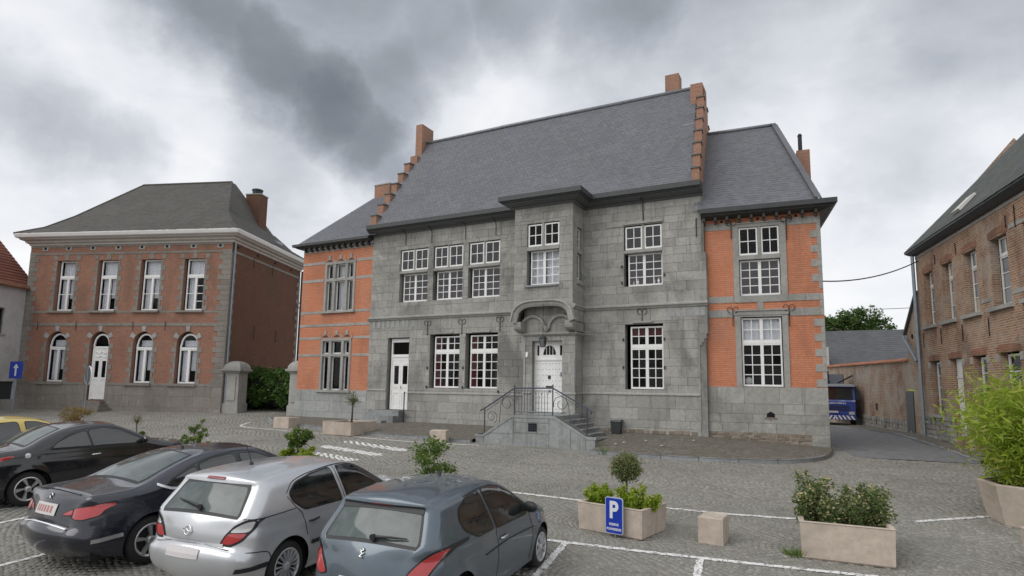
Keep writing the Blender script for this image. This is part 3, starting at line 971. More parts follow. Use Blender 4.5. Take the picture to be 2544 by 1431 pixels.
# ------------------------------------------------------------------ grey stone house
F0 = fr(0, 21.35, 0)
H = thing('stone_house', 'grey stone house with a projecting bay over its white studded door', 'house', (-11, 21.35, .95), 0, None, F0)
D1 = (-17.3, -16.13, 1.48, 4.63)
G1, G2, GR = (-15.03, -13.54, 2.45, 4.72), (-13.25, -11.73, 2.45, 4.73), (-6.46, -5.08, 2.52, 4.86)
U1, U2, U3, UR = (-16.78, -15.27, 6.2, 8.57), (-14.98, -13.48, 6.2, 8.57), (-13.2, -11.70, 6.2, 8.57), (-6.48, -5.07, 6.25, 8.52)
HOLES = [D1, G1, G2, GR, U1, U2, U3, UR]
BAYX0, BAYX1, PX0, PX1 = -10.43, -8.05, -10.2, -8.11
mb = MB()
wall_front(mb, -18.38, -3.62, .4, 9.46, HOLES, .02)
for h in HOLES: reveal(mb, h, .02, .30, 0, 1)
# back and sides, corbelled right end
mb.quad((-18.38, .02, .4), (-18.38, 5.1, .4), (-18.38, 5.1, 9.5), (-18.38, .02, 9.5))
mb.quad((-3.62, .02, .4), (-3.62, 5.1, .4), (-3.62, 5.1, 9.5), (-3.62, .02, 9.5))
mb.quad((-18.38, 5.1, .4), (-3.62, 5.1, .4), (-3.62, 5.1, 9.5), (-18.38, 5.1, 9.5))
wallo = obj('wall', mb, [M_['mortar'], M_['room']], H)
bx = []
bayhole = (PX0, PX1, 0, 9.6)
bayup = (BAYX0, BAYX1, 4.5, 9.6)
big = HOLES + [bayhole, bayup]
bx += ashlar(-18.38, -3.84, .78, 2.33, big, (.26, .42), (.5, 1.15))
bx += ashlar(-18.38, -3.86, 2.33, 5.42, big)
bx += ashlar(-18.38, -3.56, 5.58, 7.3, big, (.24, .42), (.4, 1.1))
bx += ashlar(-18.38, -3.69, 7.3, 9.46, big, (.26, .36), (.3, .8))
bx += ashlar(-3.86, -3.56, 4.45, 5.42, [], (.3, .5), (.3, .31))
blocks(wallo, bx, 0, M_['stone'], limit=285)
# corbel stones at the right end and the deep quoin return
cb = MB()
for k, (x1, z0, z1) in enumerate(((-3.60, 4.28, 4.45), (-3.68, 4.16, 4.28), (-3.76, 4.05, 4.16))):
    cb.box(-3.9, x1, -.012, .3, z0, z1)
cb.box(-3.88, -3.83, -.004, .3, 1.42, 4.05)
cb.box(-3.83, -3.55, .03, .3, 4.45, 7.28)
obj('corbel', cb, M_['stone'], H)
# plinth moulding and string course
b = MB()
sweep(b, [(-18.38, 0), (-17.32, 0)], [(0, 2.30), (.035, 2.305), (.035, 2.345), (0, 2.375)])
sweep(b, [(-16.1, 0), (PX0, 0)], [(0, 2.20), (.035, 2.21), (.035, 2.25), (0, 2.285)])
sweep(b, [(PX1, 0), (-3.86, 0)], [(0, 2.32), (.04, 2.33), (.04, 2.37), (0, 2.41)])
obj('plinth_moulding', b, M_['stone_trim'], H)
b = MB()
SP = [(0, 5.40), (.05, 5.42), (.07, 5.46), (.12, 5.50), (.12, 5.545), (.0, 5.60)]
sweep(b, [(-18.46, 0), (BAYX0, 0)], SP)
sweep(b, [(BAYX1, -1.15), (BAYX1, 0), (-3.53, 0)], SP)
obj('string_course', b, M_['stone_trim'], H)
# relieving stones under the string course: vertical pale and dark voussoirs
vs2 = []
for x0 in list(np.arange(-18.2, -15.9, .27)) + list(np.arange(-5.0, -3.7, .2)):
    vs2.append((x0, x0 + random.uniform(.12, .2), 5.08, 5.39))
blocks(wallo, vs2, -.012, M_['stone_pale'], 'voussoir', prot=.006)
# rubble footing showing at the foot of the wall
rb = []
for x in np.arange(-7.4, -3.9, .27):
    for z in (.84, 1.0):
        rb.append((x + random.uniform(-.05, .05), x + random.uniform(.18, .26), z, z + random.uniform(.1, .15)))
blocks(wallo, rb, -.01, M_['rubble'], 'rubble_stone', prot=.03)
rb = [(x, x + random.uniform(.25, .5), .86, .86 + random.uniform(.1, .18)) for x in np.arange(-16.0, -10.6, .52)]
blocks(wallo, rb, -.01, M_['rubble'], 'rubble_stone', prot=.03)

# windows
def upper(h, glass='glass', low='mauve', nx=2):
    x0, x1, z0, z1 = h
    xm = (x0 + x1) / 2 + .01
    zt = 7.60
    trans = MB()
    trans.box(x0 + .002, x1 - .002, .0, .28, 7.47, zt); trans.box(x0 + .002, x1 - .002, -.03, .0, 7.49, 7.545)
    trans.box(xm - .035, xm + .035, .02, .26, zt, z1 - .001)
    cas = [(x0 + .05, xm - .04, zt + .02, z1 - .04, 2, 2, .05), (xm + .04, x1 - .02, zt + .02, z1 - .04, 2, 2, .05),
           (x0 + .12, xm - .0, z0 + .02, 7.46, 2, 4, .16), (xm + .0, x1 - .02, z0 + .02, 7.46, 2, 4, .16)]
    cu = [(x0 + .05, x1 - .02, z0 + .05, z0 + .62, .34, low)] if low == 'mauve' else [(x0 + .05, xm - .1, z0 + .05, 7.45, .34, low), (xm + .02, x1 - .05, z0 + .05, 7.45, .34, low)]
    wd = sash_window(H, cas, glass=glass, curtains=cu)
    obj('stone_transom', trans, M_['stone_trim'], wd)
    return wd
upper(U1, 'glass_sky'); upper(U2, 'glass_sky'); upper(U3, 'glass_sky')
upper(UR, 'glass_sky', 'mauve')
def ground_w(h, zt=3.98, red=True):
    x0, x1, z0, z1 = h
    xm = (x0 + x1) / 2 + .05
    a, bb = x0 + .17, x1 - .02
    xm = (a + bb) / 2
    cas = [(a, xm, z0 + .02, zt - .035, 2, 4, .14), (xm, bb, z0 + .02, zt - .035, 2, 4, .14), (a, xm, zt + .035, z1 - .08, 2, 2, .14), (xm, bb, zt + .035, z1 - .08, 2, 2, .14)]
    cu = [(a, a + .26, z0 + .05, z1 - .1, .30, 'red_curtain'), (bb - .22, bb, z0 + .05, 3.7, .32, 'mauve')] if red else [(a, bb, z1 - .42, z1 - .06, .32, 'red_curtain')]
    return sash_window(H, cas, extra=lambda m_: m_.box(a, bb, .135, .2, zt - .036, zt + .036), curtains=cu, fwd=.055, mw=.03)
ground_w(G1); ground_w(G2); ground_w(GR, 4.03, False)
# sills and weather stones
b = MB()
for h in (G1, G2):
    b.box(h[0] + .3, h[1] - .35, -.07, .02, h[3] + .02, h[3] + .075)
b.box(-6.15, -5.45, -.07, .02, 4.90, 4.95)
obj('drip_stone', b, M_['stone_trim'], H)
b = MB()
b.box(-6.5, -5.05, -.05, .02, 8.56, 8.63)
obj('lintel', b, M_['stone_trim'], H)

# side door: white double leaf with a transom light
x0, x1, z0, z1 = -17.2, -16.14, 1.5, 4.6
b = MB()
b.box(x0, x0 + .07, .16, .24, z0, z1); b.box(x1 - .06, x1, .16, .24, z0, z1)
b.box(x0 + .07, x1 - .06, .16, .24, 4.44, z1); b.box(x0 + .07, x1 - .06, .14, .24, 3.78, 3.90)
b.box(x0 + .07, x1 - .06, .17, .24, 3.62, 3.78)
door = obj('door', b, M_['white'], H)
pane(door, x0 + .07, x1 - .06, 3.90, 4.44, .21, M_['glass'])
xm = (x0 + x1) / 2
for a, c in ((x0 + .07, xm - .004), (xm + .004, x1 - .06)):
    l = MB()
    for (u0, u1, v0, v1) in ((a, a + .10, z0, 3.62), (c - .10, c, z0, 3.62), (a + .1, c - .1, 3.40, 3.62), (a + .1, c - .1, 2.44, 2.60), (a + .1, c - .1, z0, 1.62), (a + .1, c - .1, 2.20, 2.28)):
        l.box(u0, u1, .18, .22, v0, v1)
    l.box(a + .1, c - .1, .195, .215, 1.62, 2.20); l.box(a + .1, c - .1, .195, .215, 2.28, 2.44)
    l.box(a + .10, c - .10, .17, .185, 3.44, 3.56)
    lf = obj('door_leaf', l, M_['white'], door)
    pane(lf, a + .1, c - .1, 2.60, 3.40, .205, M_['glass'])
b = MB(); b.tube([(xm + .05, .18, 2.42), (xm + .05, .13, 2.42), (xm + .05, .13, 2.5), (xm + .05, .18, 2.5)], .012, 6)
obj('handle', b, M_['iron'], door)

# eaves gutter: one dark boxed run stepping round the bay
b = MB()
PR = [(.0, 9.36), (.06, 9.38), (.34, 9.50), (.42, 9.52), (.44, 9.56), (.50, 9.58), (.50, 9.76), (-.02, 9.76)]
sweep(b, [(-18.42, 0), (BAYX0, 0), (BAYX0, -1.15), (BAYX1, -1.15), (BAYX1, 0), (-3.62, 0)], [(o, z) for o, z in PR])
obj('gutter', b, M_['gutter'], H)
b = MB()
sweep(b, [(-18.44, 0), (BAYX0, 0), (BAYX0, -1.15), (BAYX1, -1.15), (BAYX1, 0), (-3.60, 0)], [(.02, 9.32), (.10, 9.40), (.355, 9.485), (.36, 9.51), (.02, 9.51)])
obj('soffit', b, M_['gutter2'], H)
for pts, r_ in [([(x - .06, -.28, 9.46), (x - .02, -.05, 9.36), (x, -.02, 9.2), (x, -.015, 8.75)], .016) for x in (-16.5, -15.1, -13.37, -11.9)] + [([(-5.75, -.28, 9.45), (-5.75, -.03, 9.36), (-5.74, -.015, 8.62)], .02), ([(-3.86, -.02, 8.53), (-3.87, -.02, 7.86)], .017)]:
    b = MB(); b.tube(pts, r_, 5); obj('gutter_bracket', b, M_['iron'], H)
for x, z0, z1 in ((-15.17, 4.7, 5.25), (-13.43, 4.68, 5.25), (-11.63, 4.76, 5.28), (-5.82, 4.95, 5.33)):
    anchor_curl(H, x, z0, z1, -.03)
for x, z in ((-15.12, 2.5), (-15.12, 3.3), (-13.33, 2.5), (-13.33, 3.3), (-6.52, 3.3), (-6.52, 4.3), (-5.04, 3.3), (-5.04, 4.3), (-6.56, 7.0), (-6.56, 6.4), (-5.0, 6.6), (-11.66, 2.36)):
    b = MB(); b.box(x - .02, x + .02, -.06, .02, z - .05, z + .05)
    obj('shutter_hinge', b, M_['iron'], H)

# bay
FB = -1.15
b = MB()
BW = (BAYX0 + .53, BAYX1 - .53, 6.32, 8.70)
ARC = [(BAYX0 + (BAYX1 - BAYX0) * t, 4.95 + .70 * (1 - (2 * t - 1) ** 4) ** .5 if 0 < t < 1 else 4.95) for t in np.linspace(0, 1, 25)]
# front above the arch (strips between arch curve and z=5.8), then wall with the window hole
for (xa, za), (xb_, zb) in zip(ARC[:-1], ARC[1:]):
    b.quad((xa, FB + .02, za), (xb_, FB + .02, zb), (xb_, FB + .02, 5.8), (xa, FB + .02, 5.8))
    b.quad((xa, FB + .02, za), (xa, FB + .46, za), (xb_, FB + .46, zb), (xb_, FB + .02, zb))
wall_front(b, BAYX0, BAYX1, 5.8, 9.46, [BW], FB + .02)
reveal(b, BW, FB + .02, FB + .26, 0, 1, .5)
SWN = (-.72, -.22, 6.55, 8.52)     # side window (y0,y1,z0,z1)
for X, sgn in ((BAYX0, 1), (BAYX1, -1)):
    for (y0, y1, z0, z1) in rsub([(FB + .02, .02, 4.95, 9.46)], (SWN[0], SWN[1], SWN[2], SWN[3])):
        b.quad((X, y0, z0), (X, y1, z0), (X, y1, z1), (X, y0, z1))
    y0, y1, z0, z1 = SWN
    xi = X + sgn * .16
    b.quad((X, y0, z0), (xi, y0, z0), (xi, y0, z1), (X, y0, z1)); b.quad((X, y1, z0), (xi, y1, z0), (xi, y1, z1), (X, y1, z1))
    b.quad((X, y0, z0), (xi, y0, z0), (xi, y1, z0), (X, y1, z0)); b.quad((X, y0, z1), (xi, y0, z1), (xi, y1, z1), (X, y1, z1))
    b.quad((xi + sgn * .2, y0 - .1, z0 - .1), (xi + sgn * .2, y1 + .1, z0 - .1), (xi + sgn * .2, y1 + .1, z1 + .1), (xi + sgn * .2, y0 - .1, z1 + .1), 1)
bay = obj('bay', b, [M_['mortar'], M_['room']], H)
rc = ashlar(BAYX0, BAYX1, 5.8, 9.46, [BW], (.26, .36), (.35, .9))
blocks(bay, rc, FB, M_['stone'])
# lower strip between arch and 5.8
lw = MB()
for (xa, za), (xb_, zb) in zip(ARC[:-1], ARC[1:]):
    lw.quad((xa, FB, za), (xb_, FB, zb), (xb_, FB, 5.8), (xa, FB, 5.8))
obj('spandrel', lw, M_['stone'], bay)
MR = Matrix.Translation((BAYX1, 0, 0)) @ Matrix.Rotation(PI / 2, 4, 'Z')      # right flank: local x = +Y
ML = Matrix.Translation((BAYX0, 0, 0)) @ Matrix.Rotation(-PI / 2, 4, 'Z')
rs = ashlar(FB, .0, 4.97, 9.46, [SWN], (.26, .36), (.3, .6))
blocks(bay, rs, 0, M_['stone'], m=MR)
rs = ashlar(0.0, 1.15, 4.97, 9.46, [], (.26, .36), (.3, .6))
blocks(bay, rs, 0, M_['stone'], m=ML)
x0, x1, z0, z1 = BW
xm = (x0 + x1) / 2
tr = MB()
tr.box(x0 + .002, x1 - .002, FB - .02, FB + .25, 7.66, 7.80); tr.box(xm - .04, xm + .04, FB + .0, FB + .24, 7.80, z1 - .001)
wb = sash_window(bay, [(x0 + .03, xm - .04, 7.82, z1 - .03, 2, 2, FB + .05), (xm + .04, x1 - .02, 7.82, z1 - .03, 2, 2, FB + .05), (x0 + .10, xm, z0 + .02, 7.65, 2, 4, FB + .16), (xm, x1 - .02, z0 + .02, 7.65, 2, 4, FB + .16)],
                 curtains=[(x0 + .1, xm - .03, z0 + .05, 7.64, FB + .34, 'curtain'), (xm + .03, x1, z0 + .05, 7.64, FB + .34, 'curtain')])
o = obj('stone_transom', tr, M_['stone_trim'], bay)
b = MB(); b.box(x0 - .06, x1 - .04, FB - .08, FB + .1, z0 - .06, z0 + .005); obj('sill', b, M_['lead'], bay)
y0, y1, z0, z1 = SWN
sash_window(bay, [(y0 + .02, y1 - .02, 7.72, z1 - .02, 2, 2, .08), (y0 + .02, y1 - .02, z0 + .02, 7.52, 1, 1, .10)], m=MR)
b = MB(); b.box(y0, y1, -.02, .14, 7.54, 7.70); b.box(y0 - .05, y1 + .05, -.07, .1, z0 - .2, z0 - .05)
obj('stone_transom', b, M_['stone_trim'], bay, m=MR)
b = MB(); b.poly([(BAYX0 - .45, FB - .48, 9.765), (BAYX1 + .45, FB - .48, 9.765), (BAYX1 + .45, .05, 9.80), (BAYX0 - .45, .05, 9.80)])
obj('bay_roof', b, M_['lead'], bay)

# porch below the bay: door wall, arched corbel, pendant arches
FP = -.73
DH = (-9.84, -8.62, 1.60, 4.27)
b = MB()
wall_front(b, PX0, PX1, .4, 5.9, [DH], FP + .02)
reveal(b, DH, FP + .02, FP + .34, 0)
b.quad((PX0, FP + .02, .4), (PX0, .02, .4), (PX0, .02, 4.98), (PX0, FP + .02, 4.98)); b.quad((PX1, FP + .02, .4), (PX1, .02, .4), (PX1, .02, 4.98), (PX1, FP + .02, 4.98))
porch = obj('porch', b, M_['mortar'], H)
blocks(porch, ashlar(PX0, PX1, .8, 4.46, [DH], (.28, .42), (.3, .7)), FP, M_['stone'])
blocks(porch, ashlar(PX0 + .1, PX1 - .1, 4.58, 5.62, [], (.28, .36), (.4, .8)), FP, M_['stone'])
MPR = Matrix.Translation((PX1, 0, 0)) @ Matrix.Rotation(PI / 2, 4, 'Z')
MPL = Matrix.Translation((PX0, 0, 0)) @ Matrix.Rotation(-PI / 2, 4, 'Z')
blocks(porch, ashlar(FP, 0, .8, 4.46, [], (.28, .42), (.3, .7)), 0, M_['stone'], m=MPR)
blocks(porch, ashlar(0, -FP, .8, 4.46, [], (.28, .42), (.3, .7)), 0, M_['stone'], m=MPL)
b = MB()
sweep(b, [(PX0, 0), (PX0, FP), (PX1, FP), (PX1, 0)], [(0, 4.44), (.05, 4.47), (.10, 4.52), (.10, 4.56), (0, 4.60)])
sweep(b, [(PX0, 0), (PX0, FP), (DH[0] - .02, FP)], [(0, 2.30), (.03, 2.31), (.03, 2.35), (0, 2.38)])
sweep(b, [(DH[1] + .02, FP), (PX1, FP), (PX1, 0)], [(0, 2.30), (.03, 2.31), (.03, 2.35), (0, 2.38)])
obj('moulding', b, M_['stone_trim'], porch)
# corbelled flanks carrying the bay out from the porch
b = MB()
for xa, xb_ in ((BAYX0, BAYX0 + .3), (BAYX1 - .3, BAYX1)):
    prof = [(FP + .02, 4.58), (FB + .10, 4.66), (FB + .03, 4.72), (FB + .0, 4.80), (FB - .0, 4.97), (FP + .02, 4.97)]
    pts = [(xa, y, z) for y, z in prof]
    b.prism(pts, (xb_ - xa, 0, 0))
b.box(BAYX0, PX0 + .02, FP, .0, 4.62, 4.97); b.box(PX1 - .02, BAYX1, FP, .0, 4.62, 4.97)
obj('corbel', b, M_['stone_trim'], bay)
b = MB()                                               # great arch moulding following the curve
rows = []
for k in range(len(ARC)):
    x, z = ARC[k]
    xa, za = ARC[max(k - 1, 0)]; xc, zc_ = ARC[min(k + 1, len(ARC) - 1)]
    t = Vector((xc - xa, zc_ - za)).normalized(); n = Vector((-t.y, t.x))
    rows.append([(x + n.x * a, FB + y, z + n.y * a) for a, y in ((-.13, .03), (-.13, -.04), (-.05, -.09), (.03, -.10), (.05, -.17), (.11, -.17), (.14, -.02))])
b.grid(rows)
b.poly(rows[0]); b.poly(rows[-1][::-1])
obj('arch_moulding', b, M_['stone_trim'], bay)
for cx in (-9.80, -8.66):
    b = MB()
    ro = []
    for a in np.linspace(0, PI, 15):
        ro.append([(cx + math.cos(a) * r, FP + y, 4.72 + math.sin(a) * r * 1.0) for r, y in ((.44, .0), (.44, -.10), (.53, -.13), (.56, 0))])
    b.grid(ro)
    obj('blind_arch', b, M_['stone_trim'], porch)
b = MB(); b.lathe([(.02, 4.58), (.07, 4.64), (.10, 4.74), (.11, 4.82)], c=(-9.23, FP - .06, 0), n=10); obj('pendant', b, M_['stone_trim'], porch)
b = MB()
b.box(-10.19, -10.11, FP - .035, FP + .05, 2.4, 4.4); b.box(-8.20, -8.13, FP - .02, FP + .03, 2.4, 3.6)
obj('jamb_roll', b, M_['stone_pale'], porch)

# main door: white studded planks, side strips, fanlight
yd = FP + .26
x0, x1, z0, z1 = DH
b = MB()
b.box(x0, x0 + .05, yd - .04, yd + .04, z0, z1); b.box(x1 - .05, x1, yd - .04, yd + .04, z0, z1); b.box(x0 + .05, x1 - .05, yd - .04, yd + .04, z1 - .06, z1)
b.box(x0 + .05, x1 - .05, yd - .05, yd + .04, 3.55, 3.62)
ft = [(x0 + .05, x0 + .10, 3.62, z1 - .06), (x0 + .10, x0 + .19, 3.62, 3.74), (x0 + .10, x0 + .19, 4.12, z1 - .06), (x0 + .19, x0 + .27, 3.62, z1 - .06), (x1 - .27, x1 - .19, 3.62, z1 - .06), (x1 - .19, x1 - .10, 3.62, 3.74), (x1 - .19, x1 - .10, 4.12, z1 - .06), (x1 - .10, x1 - .05, 3.62, z1 - .06)]
for r in ft: b.box(r[0], r[1], yd - .02, yd + .02, r[2], r[3])
cx, rr = (x0 + x1) / 2, .265
N_ = 14
for k in range(N_):                                    # panel around the half-round light
    a0, a1 = PI * k / N_, PI * (k + 1) / N_
    pa, pb = (cx + rr * math.cos(a0), 3.76 + rr * 1.35 * math.sin(a0)), (cx + rr * math.cos(a1), 3.76 + rr * 1.35 * math.sin(a1))
    b.prism([(pa[0], yd - .02, pa[1]), (pa[0], yd - .02, z1 - .06), (pb[0], yd - .02, z1 - .06), (pb[0], yd - .02, pb[1])], (0, .04, 0))
b.box(x0 + .27, cx - rr, yd - .02, yd + .02, 3.62, z1 - .06); b.box(cx + rr, x1 - .27, yd - .02, yd + .02, 3.62, z1 - .06)
b.box(cx - rr, cx + rr, yd - .02, yd + .02, 3.62, 3.76)
for k in (-.13, 0, .13): b.box(cx + k - .008, cx + k + .008, yd - .012, yd + .012, 3.76, 3.76 + .33 - abs(k) * .4)
door2 = obj('door', b, M_['white'], H, label='white studded front door with a half-round fanlight')
pane(door2, x0 + .06, x1 - .06, 3.66, z1 - .07, yd + .03, M_['glass'])
b = MB(); b.quad((x0, yd + .1, 3.5), (x1, yd + .1, 3.5), (x1, yd + .1, z1), (x0, yd + .1, z1)); obj('backing', b, M_['room'], door2)
for a, c in ((x0 + .05, x0 + .27), (x0 + .275, x1 - .275), (x1 - .27, x1 - .05)):
    l = MB(); l.box(a, c, yd - .015, yd + .03, z0 + .02, 3.55)
    if c - a > .4:
        for zz in (2.28, 2.76, 3.02, 3.46): l.box(a + .03, c - .03, yd - .022, yd - .014, zz - .012, zz + .012)
    obj('door_panel', l, M_['white'], door2)
st = MB()
for xx in (x0 + .11, x0 + .21, x0 + .36, cx - .13, cx, cx + .13, x1 - .36, x1 - .21, x1 - .11):
    for zz in np.arange(1.75, 3.5, .21):
        st.lathe([(.0, -.02), (.012, -.014), (.016, 0)], 'y', (xx, yd - .015, zz), 6)
obj('studs', st, M_['steel'], door2)['kind'] = 'stuff'
b = MB(); b.box(cx - .055, cx + .055, yd - .03, yd, 2.86, 2.99); obj('spy_grille', b, M_['black'], door2)
b = MB(); b.box(cx - .14, cx + .16, yd - .035, yd, 2.55, 2.605); obj('letter_slot', b, M_['black'], door2)
b = MB(); b.lathe([(.0, -.07), (.045, -.06), (.05, -.03), (.02, 0)], 'y', (cx + .02, yd - .01, 2.42), 12); obj('handle', b, M_['steel'], door2)
b = MB(); b.box(x1 - .16, x1 - .12, yd - .06, yd, 2.96, 3.12); obj('pull', b, M_['steel'], door2)
b = MB(); b.prism([(-10.14, FP - .02, 3.72), (-10.075, FP - .02, 3.65), (-10.01, FP - .02, 3.72), (-10.01, FP - .02, 3.86), (-10.14, FP - .02, 3.86)], (0, .03, 0))
tag(obj('shield_plaque', b, M_['white'], None, m=F0), 'small white shield plaque on the stone beside the studded front door', 'plaque')

# main roof
ZR, YR, ZE, YE = 14.62, 2.55, 9.74, -.46
b = MB()
b.quad((-18.05, YE, ZE), (-3.85, YE, ZE), (-4.2, YR, ZR), (-17.5, YR, ZR)); b.quad((-3.85, 5.5, ZE), (-18.05, 5.5, ZE), (-17.5, YR, ZR), (-4.2, YR, ZR))
roof = obj('roof', b, M_['lead'], H)
sl = math.hypot(YR - YE, ZR - ZE)
Vd = Vector((0, YR - YE, ZR - ZE)).normalized()
Nd = Vector((0, -(ZR - ZE), YR - YE)).normalized()
slates(roof, (0, YE, ZE), (1, 0, 0), Vd, Nd, [(-18.0, 0), (-3.87, 0), (-4.2, sl), (-17.45, sl)], .19, .135, M_['slate'])
b = MB(); b.tube([(-17.4, YR, ZR + .03), (-13.2, YR, ZR + .06), (-13.1, YR, ZR + .07), (-4.25, YR, ZR + .02)], .085, 8); obj('ridge_cap', b, M_['lead'], roof, smooth=True)
# crow-stepped gables
def gable(xin, wdt, splay, n, side, lab):
    X0 = lambda y: xin + splay * (y - YE)
    root = MB()
    def slab(ya, yb, za, zb):
        a, c = X0(ya), X0(yb)
        root.hexa([(a, ya, za), (a + wdt, ya, za), (c + wdt, yb, za), (c, yb, za), (a, ya, zb), (a + wdt, ya, zb), (c + wdt, yb, zb), (c, yb, zb)])
    st_ = (YR - YE) / 8
    caps = []
    for k in range(n):
        ya = YE + .02 + st_ * k
        zt = ZE + .46 + .61 * k
        for f in (0, 1):
            y0_, y1_ = (ya, ya + st_) if f == 0 else (2 * YR - ya - st_, 2 * YR - ya)
            slab(y0_, y1_, 9.70 if y0_ < .03 else 8.6, zt)
            caps.append((y0_, y1_, zt, f))
    slab(YE + .02 + st_ * n, 2 * YR - YE - .02 - st_ * n, 8.6, ZE + .46 + .61 * n - .1)
    g_ = obj('stepped_gable', root, M_['orange_old'], H, label=lab)
    for y0_, y1_, zt, f in caps:
        c = MB(); a, d = X0(y0_), X0(y1_)
        e = .035
        ya, yb = (y0_ - e, y1_ - .01) if f == 0 else (y0_ + .01, y1_ + e)
        c.hexa([(a - e, ya, zt), (a + wdt + e, ya, zt), (d + wdt + e, yb, zt), (d - e, yb, zt), (a - e, ya, zt + .045), (a + wdt + e, ya, zt + .045), (d + wdt + e, yb, zt + .045), (d - e, yb, zt + .045)])
        obj('coping_stone', c, M_['gutter2'], g_)
    return X0
XL = gable(-18.22, .32, .17, 6, -1, 'orange brick crow-stepped gable with a chimney, left end of the slate roof')
XRt = gable(-3.90, .26, -.07, 7, 1, 'orange brick crow-stepped gable, right end of the slate roof')
def chimney(parent, x0, x1, y0, y1, z0, z1, mat, name='chimney', cap=True, m=None):
    b = MB(); b.box(x0, x1, y0, y1, z0, z1, 0, 'b')
    o = obj(name, b, M_[mat], parent, m=m)
    if cap:
        c = MB(); c.box(x0 - .03, x1 + .03, y0 - .03, y1 + .03, z1, z1 + .06); obj('chimney_cap', c, M_['stone_trim'], o)
    return o
chimney(H, -17.76, -17.38, 2.1, 3.05, 12.9, 15.5, 'orange_old', cap=False)
chimney(H, -17.76, -17.38, 1.75, 2.1, 12.6, 13.75, 'orange_old', cap=False)
chimney(H, -4.34, -3.88, 2.0, 2.9, 12.6, 14.55, 'orange_old', cap=False)
chimney(H, -5.85, -5.25, 4.3, 4.9, 11.0, 16.4, 'orange_old', cap=False)
b = MB(); b.box(-17.5, -17.0, 1.55, 1.75, 12.93, 12.97); b.box(-4.5, -4.0, 1.3, 1.5, 12.6, 12.64); obj('flashing', b, M_['lead'], roof)

# side door steps
S2 = thing('door_steps', 'small worn stone steps under the white double door', 'steps', (-17.0, 21.0, .95), 0, None, F0)
for (xa, xb_, ya, yb, za, zb) in ((-17.95, -16.30, -.36, .0, .8, 1.47), (-17.95, -16.34, -.68, -.36, .8, 1.25), (-17.95, -16.7, -1.0, -.68, .8, 1.06)):
    b = MB(); b.box(xa, xb_, ya, yb, za, zb); obj('step', b, M_['stone_stair'], S2)
b = MB(); b.tube([(-16.22, -.05, 2.25), (-15.98, -.4, 2.27), (-15.95, -.45, 2.2), (-15.95, -.45, .9)], .025, 6); b.tube([(-16.22, -.05, 1.35), (-15.95, -.45, 1.33)], .02, 5)
obj('handrail', b, M_['iron'], S2)

for i, (x, s_) in enumerate(((-6.18, .8), (-6.02, 1.1), (-5.42, 1.0), (-5.26, 1.2))):
    b = MB(); b.lathe([(0, 0), (.05 * s_, 0), (.04 * s_, .05 * s_), (.055 * s_, .10 * s_), (.02 * s_, .14 * s_), (.03 * s_, .17 * s_), (0, .20 * s_)], n=10)
    o = tag(obj('figurine', b, M_['white'], None, smooth=True), ['small white ornament, far left on the upper window sill of the stone house', 'white ornament second from the left on the upper window sill', 'white ornament third from the left on the upper window sill', 'white ornament at the right end of the upper window sill'][i], 'ornament', 'white ornaments on the window sill')
    o.location = (x, 21.35 + .235, 6.335)
# ------------------------------------------------------------------ right orange wing
F2 = fr(-3.6, 21.55, 5.31)
RW = thing('brick_wing', 'bright orange painted brick wing at the street corner with grey stone window surrounds', 'house', (-1.8, 21.75, .8), R(5.31), None, F2)
WUa, WUb, WL = (1.08, 1.70, 7.12, 8.10), (1.79, 2.37, 7.12, 8.10), (1.08, 2.36, 5.72, 6.97)
WG = (1.08, 2.36, 2.66, 5.0)
hol = [(1.08, 2.37, 5.72, 8.10), WG]
b = MB()
wall_front(b, -.05, 3.62, .3, 8.75, hol, 0)
for h in hol: reveal(b, h, 0, .22, 1, 2)
b.quad((3.62, 0, .3), (3.3, 5.2, .3), (3.3, 5.2, 8.75), (3.62, 0, 8.75), 1)
b.quad((-.05, 5.2, .3), (3.3, 5.2, .3), (3.3, 5.2, 8.75), (-.05, 5.2, 8.75))
wl = obj('wall', b, [M_['orange'], M_['stone_trim'], M_['room']], RW)
# plinth, quoins, bands, surrounds: all single stones
blocks(wl, ashlar(-.05, 3.62, 1.16, 2.66, [], (.28, .40), (.5, 1.1)) + ashlar(3.1, 3.62, .55, 1.16, [], (.3, .4), (.5, .6)), -.03, M_['stone'], prot=.01, back=.05)
rb = []
for zz in (.70, .82, .94, 1.06):
    x = -.2
    while x < 3.06:
        l = random.uniform(.13, .30)
        rb.append((x, min(x + l, 3.09), zz + random.uniform(0, .02), zz + random.uniform(.09, .125)))
        x += l + .02
blocks(wl, rb, -.03, M_['rubble'], 'rubble_stone', prot=.03, back=.05)
b = MB(); b.box(-.2, 3.12, -.022, .02, .4, 1.16); obj('footing', b, M_['rubmort'], RW)
qs = []
z = 2.68; k = 0
while z < 7.95:
    h = .245
    if not (4.95 < z + .1 < 5.75):
        qs.append((3.30 if k % 2 == 0 else 3.50, 3.62, z, z + h))
    z += h; k += 1
qs += [(3.5, 3.62, 5.0, 5.26), (3.5, 3.62, 5.26, 5.5), (3.5, 3.62, 5.5, 5.72)]
blocks(wl, qs, -.012, M_['stone_trim'], 'quoin_stone', prot=.006)
qr = [(q[0] * 0, .30 if i % 2 else .16, q[2], q[3]) for i, q in enumerate(qs)]
for za, zb, n, segs in ((8.06, 8.31, 2, ((-.04, .90), (2.58, 3.62))), (5.50, 5.73, 2, ((.0, .88), (2.56, 3.5))), (5.0, 5.26, 2, ((.0, .88), (2.58, 3.5)))):
    for xa, xb_ in segs: strips(wl, xa, xb_, za, zb, 0, M_['stone_trim'], n, prot=.014)
b = MB()
sur = MB()
